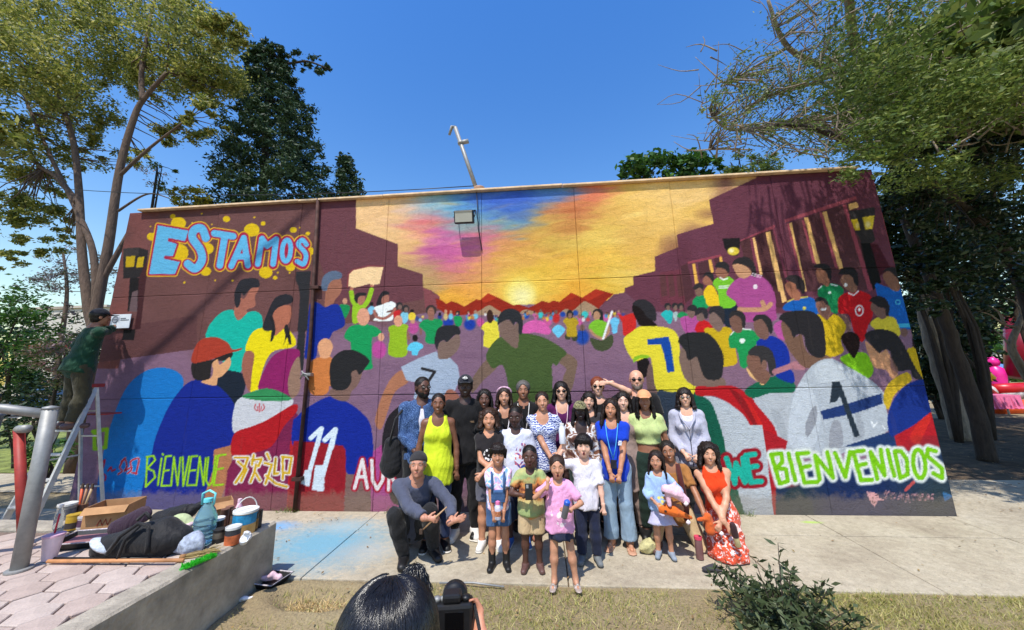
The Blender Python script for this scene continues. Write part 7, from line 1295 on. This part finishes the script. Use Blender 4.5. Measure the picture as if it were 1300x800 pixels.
stand('woman with long black hair, sunglasses and a purple top with lanyard', 712, 487, -.40, skin=LTSK, hair=('long', (22,18,20), dict(len=.45, fringe=.26)), glasses=('sun', FRAME, SUNL), top=('shirt', cloth_mat('purple_knit', (84,24,78)), dict(sleeve=1.6, neck=.9)), bottom=('trousers', BLACKC), shoes=('shoe', BSHOE), extra=lanyard((206,180,190), None, .02))
stand('smiling woman with long straight black hair behind the khaki cap', 747, 500, -.48, skin=LTSK, hair=('long', (26,20,20), dict(len=.8, fringe=.24)), top=('shirt', CHAR, dict(sleeve=1.2)), bottom=('trousers', BLACKC), shoes=('shoe', BSHOE), tilt=.12)
stand('woman with a flowered headband and broad white lanyard', 640, 494, -.48, skin=TANSK, hair=('long', (44,30,24), dict(len=.3, fringe=.30)), top=('jacket', BLACKC, dict(sleeve=1.9, neck=.9)), bottom=('trousers', JEAN), shoes=('shoe', BSHOE),
      extra=both(lanyard((232,226,230), (230,226,230), .02, .2), lambda i: MB().tube([i['HM'] @ Vector((.40*math.cos(a), .02-.12*math.sin(a), .19+.33*math.sin(a))) for a in np.linspace(.05, math.pi-.05, 12)], .016, 8).build('headband', basic('flower_band', (222,150,170), .6, 0, .9, 60, .2), i['T'], True)))
stand('woman with braided black hair in a black top behind the curly-haired girl', 615, 497, -.70, skin=(96,64,52), hair=('braids', (22,19,20), dict(len=.7, fringe=.33, locks=22)), top=('shirt', BLACKC, dict(sleeve=1.2)), bottom=('trousers', BLACKC), shoes=('trainer', BSHOE))
i = stand('man in a black cap and black polo shirt, arms down', 591, 480, -.74, sex='m', skin=(66,46,40), hair=('short', (18,16,16)), cap=('cap', cloth_mat('cap_black', (38,38,46))), top=('polo_shirt', BLACKC, dict(sleeve=.75, collar=BLACKC, loose=.02)), bottom=('trousers', BLACKC, dict(g=.018)), shoes=('trainer', WSHOE), bw=1.06, extra=both(logo(.05, .10, .098, .06, .02, (120,96,70)), lambda i: MB().tube([i['HM'] @ Vector((x_, -.405+.08*abs(x_), z_)) for x_, z_ in ((-.09, .40), (-.03, .48), (-.05, .38), (.0, .49), (.03, .38), (.05, .48), (.09, .39))], .014, 5).build('cap_logo', WHITEP, i['T'])))
stand('woman in a grey zip hoodie with shoulder-length dark hair and glasses', 868, 495, -.48, skin=LTSK, hair=('long', (34,26,26), dict(len=.42, fringe=.2)), glasses=('clear', FRAME, CLENS), top=('hoodie', cloth_mat('grey_fleece', (178,178,196)), dict(sleeve=1.92, g=.02, loose=.02, sg=.004, neck=1.1, hem=.12, under=WHITEC)), bottom=('trousers', BLACKC), shoes=('shoe', BSHOE), rh=(-.09, -.17, .87), lh=(.07, -.19, .86), curl=.9,
      extra=both(lambda i: mark('zip', i, [chest(i, 0, t_, .118) for t_ in (.10, .2, .3, .36)], .004, CHAR), lambda i: MB().tube([chest(i, -.055, -.01, .03), chest(i, -.045, .03, .085), chest(i, 0, .10, .118), chest(i, .045, .03, .085), chest(i, .055, -.01, .03)], .012, 7).build('hood_edge', cloth_mat('grey_fleece', (178,178,196)), i['T'], True)))
# --- middle row
i_bl = stand('bearded man in a blue patterned fleece with black shoulder bag', 537, 481, -.85, sex='m', skin=(92,62,50), hair=('fuzz', (20,17,17), dict(thick=.018, fringe=.36)), beard=(20,17,17), glasses=('clear', FRAME, CLENS), yaw=.45, dface=.05, bw=1.05, top=('jacket', cloth_mat('blue_fleece', (26,52,98), 'speckle', (104,136,184)), dict(sleeve=1.95, g=.02, loose=.015, open=.5, hem=.12, under=WHITEC)), bottom=('trousers', BLACKC), shoes=('shoe', BSHOE), rh=(-.06, -.20, .98), lh=(.20, .04, .90), curl=.9, mouth='closed')
stand('woman in a bright yellow sleeveless top with hair pulled back', 557, 502, -1.03, skin=(120,80,60), hair=('bun', (26,20,20), dict(at=(0, .42, .2), thick=.02, fringe=.36)), top=('top', cloth_mat('yellow_satin', (206,222,40), rough=.6), dict(sleeve=0, neck=.8, hem=.20, loose=.022)), bottom=('trousers', JEAN), shoes=('trainer', BSHOE))
stand('woman with cropped dark hair in a blue and white patterned blouse', 688, 500, -.72, skin=TANSK, hair=('short', (40,30,26), dict(fringe=.36)), tilt=-.06, top=('blouse', cloth_mat('ikat_blouse', (60,78,150), 'ikat', (214,220,238)), dict(sleeve=.62, neck=1.0, hem=.10, loose=.014)), bottom=('trousers', BLACKC), shoes=('shoe', basic('tan_shoe', (170,110,90), .6)), rh=(.10, -.22, .84), lh=(.17, -.16, .93), curl=.4)
stand('person in a khaki camouflage cap and long dark hair, face in shade', 736, 513, -.80, skin=(58,40,36), hair=('long', (24,20,20), dict(len=.7)), cap=('cap', cloth_mat('camo', (96,94,62), 'camo', (150,142,104), (60,58,44))), top=('jacket', cloth_mat('bronze_satin', (128,84,62), 'tiedye', (170,140,120), (84,48,38), rough=.35), dict(sleeve=1.5, neck=1.3, g=.024)), bottom=('trousers', cloth_mat('dark_green_cloth', (34,52,44))), shoes=('shoe', BSHOE))
stand('woman with long black hair in a beige dress beside the blue polo', 790, 500, -.60, skin=PKSK, hair=('wavy', (26,20,20), dict(len=.75, fringe=.3)), tilt=.08, top=('dress', cloth_mat('taupe_cloth', (150,128,120)), dict(sleeve=.3, neck=.9, hem=.34, loose=.02)), bottom=('trousers', cloth_mat('taupe_cloth', (150,128,120))), shoes=('shoe', BSHOE))
stand('woman in a peach cap and pale green crop top', 817, 499, -.70, skin=(150,104,80), hair=('long', (24,20,20), dict(len=.9)), cap=('cap', cloth_mat('peach_cap', (222,158,112)), cloth_mat('peach_cap', (222,158,112))), top=('crop_top', cloth_mat('pale_lime', (192,206,138)), dict(sleeve=.55, neck=.25, hem=-.17)), bottom=('trousers', cloth_mat('dark_green_cloth', (34,52,44)), dict(g=.02, rise=.2)), shoes=('shoe', BSHOE))
stand('smiling woman in a royal blue polo with lanyard and flared light jeans', 775, 509, -.95, skin=(186,132,102), hair=('wavy', (36,24,22), dict(len=.95, fringe=.33)), tilt=.1, dface=-.12, top=('polo_shirt', cloth_mat('royal_polo', (18,60,186)), dict(sleeve=.6, neck=.6, hem=.12, collar=cloth_mat('royal_polo', (18,60,186)))), bottom=('trousers', LJEAN, dict(flare=.018, len=1.98)), shoes=('sandal', basic('tan_sandal', (186,140,112), .6)), rh=(-.035, -.20, .74), lh=(.05, -.21, .73), curl=.8, extra=both(lanyard((70,160,220), (30,34,48), .02, .24), logo(.055, .10, .118, .05, .05, (226,230,238))))
# --- children
stand('curly-haired girl with folded arms in a black T-shirt with white print', 621, 520, -1.0, kid=True, skin=(196,142,112), hair=('curly', (58,40,32), dict(len=.1, curls=60)), top=('t_shirt', cloth_mat('black_print', (40,36,38), 'print:-.07,.07,.84,1.02:34:two', (226,224,222)), dict(sleeve=.6, neck=.25, hem=.08)), bottom=('shorts', GREYC, dict(len=.75, g=.02, flare=.012)), shoes=('trainer', WSHOE), rh=(.07, -.19, .80), lh=(-.07, -.21, .79), rpole=(-1, .3, -.2), lpole=(1, .3, -.2), curl=.7)
stand('boy in a white T-shirt with orange and blue print', 654, 517, -.93, kid=True, sex='m', skin=(70,48,42), hair=('fuzz', (18,16,16), dict(thick=.01, fringe=.34)), nod=.12, yaw=-.15, top=('t_shirt', cloth_mat('white_print', (216,218,234), 'print:-.02,.17,.72,1.06:15:multi', (232,104,40), (40,80,160)), dict(sleeve=.75, neck=.3, hem=.14, loose=.02)), bottom=('shorts', NAVY, dict(len=1.1)), shoes=('trainer', basic('blue_shoe', (60,100,170), .6)), mouth='closed')
ov = stand('girl in denim overalls and a tie-dye T-shirt holding a bottle', 632, 565, -1.43, kid=True, skin=(182,130,102), hair=('bowl', (30,22,22), dict(len=.35)), top=('t_shirt', cloth_mat('tiedye_tee', (110,160,220), 'tiedye', (232,170,206), (150,190,232)), dict(sleeve=.7, neck=.25, hem=.02)), bottom=('shorts', cloth_mat('denim_blue', (48,78,120), 'denim', (86,118,160)), dict(len=.72, g=.022, flare=.012, rise=.62)), shoes=('boot', BSHOE, .10), rh=(-.035, -.16, .43), lh=(.04, -.165, .43), curl=.9)
def bib(i):
    f = Field(i['S']-.25, i['S']+.25, .009); H = i['H']; f.cone(chest(i, -.045, .30, .098), chest(i, .045, .30, .098), .02, .02, .01); f.cone(chest(i, -.045, .14, .093), chest(i, .045, .14, .093), .016, .016, .01)
    for q in np.linspace(.14, .30, 7): f.cone(chest(i, -.05, q, .094), chest(i, .05, q, .094), .016, .016, .015)
    V, Fq = f.mesh(); M_ = cloth_mat('denim_blue', (48,78,120)); obj_np('bib', V, Fq, M_, i['T'])
    for s_ in (-1, 1): mark('strap', i, [chest(i, s_*.05, .14, .105), chest(i, s_*.055, .03, .085), chest(i, s_*.055, -.035, .01), chest(i, s_*.05, .02, -.06)], .012, M_, 7)
bib(ov)
bs = stand('boy in a green and orange T-shirt and beige shorts holding a phone', 672, 567, -1.45, kid=True, sex='m', skin=(84,56,46), hair=('fuzz', (18,16,16), dict(thick=.012, fringe=.34)), mouth='open', top=('t_shirt', cloth_mat('palm_tee', (150,166,110), 'bands', (196,176,120), (206,130,70)), dict(sleeve=.75, neck=.25, hem=.06, loose=.018)), bottom=('shorts', BEIGE, dict(len=.92, g=.026, flare=.014)), shoes=('shoe', BRSHOE), rh=(-.055, -.17, .70), lh=(.03, -.18, .69), rpole=(-1, .2, -.5), lpole=(1, .2, -.5), rhd=(.5, -.2, .6), lhd=(-.5, -.2, .6), curl=.8)
wb = stand('cheering boy in a long white shirt raising a white bottle', 740, 553, -1.28, kid=True, sex='m', skin=PKSK, hair=('bowl', (24,20,22)), mouth='open', top=('t_shirt', WHITEC, dict(sleeve=.95, neck=.3, hem=.10, loose=.014)), bottom=('trousers', NAVY, dict(g=.022)), shoes=('shoe', GSHOE), rh=(-.21, -.05, 1.06), rpole=(-.6, -.2, -.8), rhd=(-.1, 0, 1), lh=(.16, -.10, .52), curl=.9, tilt=.05)
pg = stand('girl in a pink T-shirt and navy skirt with a hand to her cheek', 707, 580, -1.68, kid=True, skin=TANSK, hair=('ponytail', (52,36,30), dict(len=.1, thick=.03, fringe=.32)), mouth='open', top=('t_shirt', cloth_mat('pink_tee', (226,160,200), 'print:-.08,.07,.48,.66:22:two', (226,210,216)), dict(sleeve=.8, neck=.25, hem=.10, loose=.022)), bottom=('skirt', cloth_mat('navy_denim', (38,42,62)), dict(len=.72, flare=.022)), shoes=('sandal', basic('silver_sandal', (176,160,150), .4, .2)), rh=(-.10, -.13, .83), rpole=(-.8, -.2, -.6), rhd=(.15, .1, 1), lh=(.085, -.15, .64), lpole=(.9, .2, -.4), lhd=(-.8, -.4, .2), curl=.5, lfoot=(.12, -.04, .047), rfoot=(-.07, -.04, .047))
lg = stand('small girl in a pale blue top and lilac skirt hugging a pink plush', 832, 574, -1.15, kid=True, skin=(184,134,106), hair=('braids', (36,24,22), dict(len=.7, fringe=.33, locks=14)), mouth='closed', top=('t_shirt', cloth_mat('pale_blue_tee', (158,186,226), 'print:-.05,.06,.48,.58:26:two', (226,214,120)), dict(sleeve=1.3, neck=.25, hem=.05, loose=.012)), bottom=('skirt', cloth_mat('lilac_cotton', (190,186,214)), dict(len=.85, flare=.05)), shoes=('shoe', basic('grey_clog', (132,142,156), .7, 0, .1, 12, .1)), lh=(.09, -.13, .60), rh=(-.05, -.15, .53), lpole=(.8, .2, -.5), curl=.8, yaw=-.2)
# --- squatting and kneeling
q = at(535, 585, -1.28); sq = person('squatting man in a dark beanie and slate sweater with grey beard stubble', float(q[0])-.02, -1.24, 1.72, face=.42, sex='m', skin=(190,136,112), group=GR, seed=535, hip=(-.06, .16, .235), lean=(.04, -.38), rfoot=(-.15, -.10, .078), lfoot=(.15, -.06, .078), rknee=(-.3, -1, .5), lknee=(.35, -1, .1), rh=(.02, -.46, .50), lh=(.27, -.44, .43), rpole=(-1, .2, -.3), lpole=(1, .2, -.4), rhd=(.9, -.3, -.1), lhd=(.8, -.4, .3), curl=.7, curlL=.3, yaw=-.25, nod=-.05,
    top=('sweater', cloth_mat('slate_knit', (78,82,100)), dict(sleeve=1.85, neck=.2, hem=.0, loose=.012)), bottom=('trousers', cloth_mat('black_work', (34,34,36)), dict(g=.024, len=1.99)), shoes=('shoe', BSHOE), hair=('short', (150,146,142), dict(thick=.03)), cap=('beanie', cloth_mat('beanie_grey', (50,48,50))), mouth='closed')
q = at(850, 567, -.93); kw = person('kneeling woman in a tan T-shirt hugging the small girl', float(q[0]), -.90, 1.55, face=-.2, skin=(160,112,84), group=GR, seed=850, hip=(.02, .10, .30), lean=(-.05, -.10), rfoot=(-.22, -.14, .07), lfoot=(.20, .34, .07), rknee=(-.3, -1, .5), lknee=(.35, -1, -.8), rh=(-.06, -.44, .50), lh=(.26, -.26, .36), rpole=(-1, .3, -.4), lpole=(1, .2, -.3), rhd=(.8, -.1, -.35), curl=.35, curlL=.8, tilt=-.18, yaw=-.1,
    top=('t_shirt', cloth_mat('tan_tee', (160,108,58)), dict(sleeve=.75, neck=.5, hem=.08)), bottom=('trousers', BEIGE), shoes=('shoe', BRSHOE), hair=('ponytail', (34,26,24), dict(len=.2, thick=.03, fringe=.34)), mouth='smile')
mark('apron_strap', kw, [chest(kw, .05, -.03, .02), chest(kw, .05, .06, .10), chest(kw, .06, .18, .115), chest(kw, .05, .30, .11)], .03, cloth_mat('maroon_cloth', (78,34,32)), 8)
q = at(893, 563, -1.08); rwm = person('kneeling woman in a red-orange sleeveless top with long curly dark hair', float(q[0])+.03, -1.06, 1.5, face=-.22, skin=(204,152,122), group=GR, seed=893, hip=(.07, .02, .335), lean=(-.10, -.06), rfoot=(0, .26, .05), lfoot=(.16, .26, .05), rknee=(0, -1, -.6), lknee=(0, -1, -.6), rh=(.06, -.26, .34), lh=(.02, -.24, .38), rpole=(-1, .2, -.2), lpole=(1, .3, -.1), rhd=(.5, -.3, -.8), lhd=(-.5, -.3, -.8), curl=.5, tilt=.1,
    top=('top', cloth_mat('coral_knit', (226,66,24)), dict(sleeve=0, neck=.15, hem=.02, g=.015, loose=.003)), hair=('curly', (34,24,22), dict(len=.45, curls=150, thick=.09)), mouth='smile')
f = Field((-.5, -.5, -.02), (.6, .6, .7), .0125); hp_ = rwm['hip']; f.cone(hp_+V3(0, 0, .12), hp_, .125, .15, .04, V3(0, 1, 0), .75); f.cone(hp_, V3(.04, -.10, .05), .15, .165, .06); f.cone(hp_, V3(.10, -.10, .05), .15, .165, .06); f.cone(V3(.07, -.1, .06), V3(.08, .22, .05), .12, .10, .06); f.folds(.02, 77, 1.2); f.plane((0, 0, .006), (0, 0, -1)); f.plane(tuple(hp_+V3(0, 0, .17)), (0, 0, 1)); V, Fq = f.mesh(); obj_np('skirt', V, Fq, cloth_mat('coral_floral', (216,82,52), 'floral', (238,206,200)), rwm['T'])
# --- held things
def held(name, label, cat, pos, build_, rot=(0, 0, 0)):
    o = empty(name, tuple(pos)); o.rotation_euler = rot; tag(o, label, cat); build_(o); return o
p = l2w(wb, wb['wr'][-1]+wb['hd'][-1]*.07); held('drink_bottle', 'plain white bottle held up by the cheering boy', 'bottle', p+np.array([0, -.02, -.02]), lambda o: (MB().lathe([(.030, 0), (.033, .006), (.033, .15), (.022, .165), (.022, .185)], 20).build('bottle', basic('bottle_white', (224,226,238), .4, 0, .04, 9, 0), o, False, True), MB().lathe([(.023, .186), (.023, .2), (0, .202)], 14).build('cap', WHITEP, o)))
p = l2w(pg, pg['wr'][1]+pg['hd'][1]*.055); held('drink_bottle', 'grey bottle with a blue cap held by the girl in pink', 'bottle', p+np.array([0, -.035, -.05]), lambda o: (MB().lathe([(.026, 0), (.028, .006), (.028, .10), (.026, .12)], 18).build('bottle', basic('bottle_grey', (120,120,128), .35, .4, .1, 9, 0), o, False, True), MB().lathe([(.028, .12), (.028, .145), (.012, .16), (0, .162)], 16).build('cap', basic('cap_blue', (40,90,190), .4, 0, .05, 9, 0), o, False, True)), (.2, .25, 0))
p = l2w(ov, (ov['wr'][1]+ov['wr'][-1])/2); held('drink_bottle', 'white bottle with a pink top held by the girl in overalls', 'bottle', p+np.array([.0, -.05, -.03]), lambda o: (MB().lathe([(.028, 0), (.031, .006), (.031, .11), (.02, .13)], 18).build('bottle', basic('bottle_pale', (210,206,220), .35, 0, .25, 30, 0), o, False, True), MB().lathe([(.022, .13), (.022, .155), (.0, .165)], 16).build('cap', basic('cap_pink', (226,120,170), .4, 0, .05, 9, 0), o, False, True), MB().lathe([(.0315, .03), (.0315, .075)], 18).build('paper_label', basic('label_orange', (206,130,90), .5, 0, .4, 60, 0), o, False, True)))
p = l2w(bs, (bs['wr'][1]+bs['wr'][-1])/2); held('phone', 'black phone held up by the boy in beige shorts', 'phone', p+np.array([0, -.05, .05]), lambda o: (MB().box((-.036, -.006, -.07), (.036, .006, .07), .005).build('body', BLKP, o), MB().box((-.025, -.0075, .03), (-.003, -.0062, .06), .0005).build('camera_bump', GREYM, o)), (-.15, 0, .05))
p = l2w(sq, sq['wr'][-1]+sq['hd'][-1]*.07); held('paint_brush', 'long pale paint brush held by the squatting man', 'brush', p, lambda o: (MB().tube([(-.10, 0, -.09), (0, 0, 0), (.12, .02, .10)], [.006, .009, .006], 8).build('handle', basic('brush_wood', (190,150,110), .5), o, True), MB().box((-.135, -.014, -.13), (-.105, .014, -.088), .003).build('bristles', basic('bristle', (70,54,44), .9), o)))
def plush(o, col, col2, spec):
    f = Field((-.2, -.16, -.16), (.2, .16, .2), .009)
    for a, b__, r0, r1 in spec: f.cone(a, b__, r0, r1, .025)
    f.folds(.006, 5, 2.0); V, Fq = f.mesh(); obj_np('plush_body', V, Fq, cloth_mat('plush_%d' % col[1], col, rough=1.0), o); MB().lathe([(0, -.012), (.012, -.006), (.012, .006), (0, .012)], 10, (-.11, -.04, .03)).build('eye', BLKP, o, True); MB().tube([(.08, -.05, -.05), (.10, -.06, -.07)], .02, 8).build('paw', cloth_mat('plush_pale', col2, rough=1.0), o, True)
held('plush_toy', 'pale pink plush toy clutched by the small girl', 'toy', l2w(lg, lg['wr'][1])+np.array([.02, -.07, .03]), lambda o: plush(o, (232,190,206), (240,220,224), [((-.07, 0, .05), (.03, 0, .03), .05, .055), ((.03, 0, .02), (.11, 0, -.05), .055, .04), ((-.06, 0, -.01), (-.05, 0, -.09), .028, .022), ((.0, 0, .08), (.03, 0, .12), .02, .015)]))
held('plush_toy', 'orange plush fox dangling from the hand of the kneeling woman', 'toy', l2w(kw, kw['wr'][-1])+np.array([.02, -.06, -.07]), lambda o: plush(o, (216,106,40), (226,206,170), [((-.13, 0, .03), (-.02, 0, .02), .04, .05), ((-.02, 0, .02), (.14, 0, -.04), .05, .018), ((-.1, 0, .05), (-.09, 0, .09), .02, .01)]))
held('plush_toy', 'orange and grey toy held low by the kneeling woman', 'toy', l2w(kw, kw['wr'][1])+np.array([.0, -.06, -.04]), lambda o: plush(o, (206,96,44), (96,96,110), [((0, 0, .07), (.01, 0, -.05), .04, .05), ((-.02, -.02, .06), (-.10, -.02, .05), .025, .02)]))
held('brush_bottle', 'dark brown bottle with a cream end held against the floral skirt', 'bottle', l2w(rwm, rwm['wr'][-1]+rwm['hd'][-1]*.05)+np.array([.03, -.05, -.05]), lambda o: (MB().lathe([(.02, -.09), (.026, -.08), (.026, .0)], 16).build('cap', basic('cream_cap', (206,190,140), .5, 0, .1, 9, 0), o, False, True), MB().lathe([(.028, .0), (.030, .01), (.030, .10), (.02, .13), (0, .135)], 16).build('bottle', basic('brown_bottle', (66,44,48), .4, 0, .1, 9, 0), o, False, True)), (.15, -.2, 0))
bg0 = l2w(i_bl, V3(-.34, -.02, .92)); sb = empty('shoulder_bag', tuple(bg0)); tag(sb, 'black shoulder bag hanging at the side of the man in blue fleece', 'bag'); f = Field((-.25, -.25, -.3), (.25, .25, .3), .012); f.cone((0, 0, -.12), (.02, 0, .12), .13, .10, .05, V3(0, 1, 0), .6); f.cone((-.06, 0, -.08), (-.02, 0, .16), .06, .05, .04); f.folds(.014, 31, 1.2); V, Fq = f.mesh(); obj_np('bag', V, Fq, NYL, sb)
sh_ = l2w(i_bl, i_bl['sh'][-1]+V3(.04, 0, .075))-bg0; MB().tube([(.0, -.06, .14), tuple((np.array([0, -.06, .14])+sh_)*.5+np.array([-.01, -.10, .05])), tuple(sh_), tuple(sh_*.6+np.array([.02, .14, .02])), (.02, .08, .12)], .014, 7).build('strap', NYL, sb, True)
# --- man on the ladder, passer-by, photographer
b0 = np.array([STEP[0]-.02, STEP[1]+.0, STEP[2]+.012]); th_ = math.pi-.35; tgt = w2l((b0, th_), at(148, 415, -.10)); tg2 = w2l((b0, th_), at(88, 440, -.45))
person('man in a dark green sweatshirt and cap standing on the ladder fixing a plaque', b0[0], b0[1], 1.70, z0=b0[2], face=th_, sex='m', skin=(150,104,80), seed=108, lean=(-.10, -.12), rh=tuple(tgt), lh=(.24, -.10, .95), lpole=(1, .2, -.3), rpole=(.2, .2, -1), hair=('short', (26,22,22)), cap=('cap', cloth_mat('cap_navy', (24,26,38))), top=('sweatshirt', cloth_mat('bottle_green', (24,62,44)), dict(sleeve=1.85, loose=.03, hem=.10, g=.026)), bottom=('trousers', cloth_mat('olive_drab', (66,62,46)), dict(g=.024)), shoes=('shoe', BRSHOE), rfoot=(-.10, .0, .078), lfoot=(.10, .0, .078), yaw=-.2)
q = at(-4, 492, .9); person('passer-by in a grey shirt reaching out an arm behind the handrail', float(q[0]), .9, 1.66, face=1.0, sex='m', skin=(150,104,80), seed=8, lh=(.06, -.52, 1.25), rh=(-.2, -.2, .9), hair=('short', (24,20,20)), top=('shirt', cloth_mat('grey_shirt', (120,124,136)), dict(sleeve=1.8)), bottom=('trousers', NAVY), shoes=('shoe', BSHOE))
cpos = at(574, 780, -4.36); hdp = at(500, 736, -4.66); T0 = (np.array([hdp[0]-.0, -4.68, -.05]), math.pi+.12); Hp = float(hdp[2])+.05-.02
lcam = w2l(T0, cpos)
ph = person('photographer with long black hair seen from behind, raising a camera', T0[0][0], T0[0][1], Hp, z0=-.05, face=T0[1], skin=(196,136,108), seed=498, rh=tuple(lcam+V3(-.085, .035, -.05)), lh=tuple(lcam+V3(.06, .05, -.10)), rpole=(-.7, .1, -1), lpole=(.5, .1, -1), rhd=(.35, -.7, .6), lhd=(-.2, -.8, .4), curl=.9, hair=('long', (24,21,22), dict(len=.7, thick=.09, locks=30, groove=.25, top=(-.12, -.2, .53))), top=('shirt', BLACKC, dict(sleeve=.7, neck=.3)), bottom=('trousers', JEAN), shoes=('shoe', BSHOE), nod=.12, yaw=-.15, mouth='closed')
r_ = np.random.RandomState(9); mb = MB()
for k in range(2200):
    a_ = r_.uniform(-.15*math.pi, 1.15*math.pi); ph0 = r_.uniform(.1, 1.1); pts = []; L = r_.uniform(.5, 1.25)
    for t_ in np.linspace(0, 1, 9):
        phi = ph0+t_*L*1.5; rr = 1.03+r_.uniform(0, .03)
        if phi < math.pi/2: pts.append(((.445*math.sin(phi)*math.cos(a_))*rr, (.075+.515*math.sin(phi)*math.sin(a_))*rr, .155+.465*math.cos(phi)*rr))
        else: pts.append((.455*math.cos(a_)*rr*(1+.06*(phi-1.57)), (.075+.50*math.sin(a_))*rr, .155-(phi-1.57)*.55))
    mb.tube([ph['HM'] @ Vector(p) for p in pts], .0007, 3, False)
for k in range(160):
    a_ = r_.uniform(0, 2*math.pi); c0 = np.array([-.12, -.2, .53]); d0 = np.array([math.cos(a_)*.12, math.sin(a_)*.11, 0]); mb.tube([ph['HM'] @ Vector(c0+d0*s1+np.array([0, 0, s2])+r_.normal(0, .012, 3)) for s1, s2 in ((.2, .10), (.8, .08), (1.1, .0), (1.2+r_.uniform(0, .6), -.12))], .0008, 3, False)
GH = basic('glossy_hair', (30,27,28), .24, 0, .3, 40, 0, .001, .7); o = mb.build('hair_strands', GH, ph['T'], True); o['kind'] = 'stuff'
cm = empty('camera', tuple(cpos), math.pi+.15); tag(cm, 'black digital camera with lens held by the photographer', 'camera'); cm.name = 'photo_camera'; cm.scale = (.82, .82, .82)
MB().box((-.068, -.03, -.046), (.068, .035, .042), .01).build('camera_body', BLKP, cm); MB().box((-.03, -.02, .042), (.03, .03, .068), .008).build('viewfinder', BLKP, cm); MB().lathe([(.038, 0), (.04, .01), (.04, .06), (.044, .062), (.044, .095), (.036, .097), (.034, .08), (0, .078)], 24).xf(Matrix.Translation((0, -.03, -.002)) @ Matrix.Rotation(R(90), 4, 'X')).build('lens', BLKP, cm, True)
for (x_, r0) in ((-.045, .014), (.048, .011), (.03, .008)): MB().lathe([(r0, .042), (r0, .054), (0, .056)], 14, (x_, .005, 0)).build('dial', GREYM if r0 < .012 else BLKP, cm, True)
MB().box((-.04, .0352, -.03), (.02, .037, .025), .001).build('screen', SUNL, cm); MB().tube([(-.07, 0, .03), (-.10, .05, -.06), (-.06, .12, -.16), (.03, .14, -.18), (.09, .06, -.08), (.07, 0, .03)], .006, 6).build('strap', NYL, cm, True)
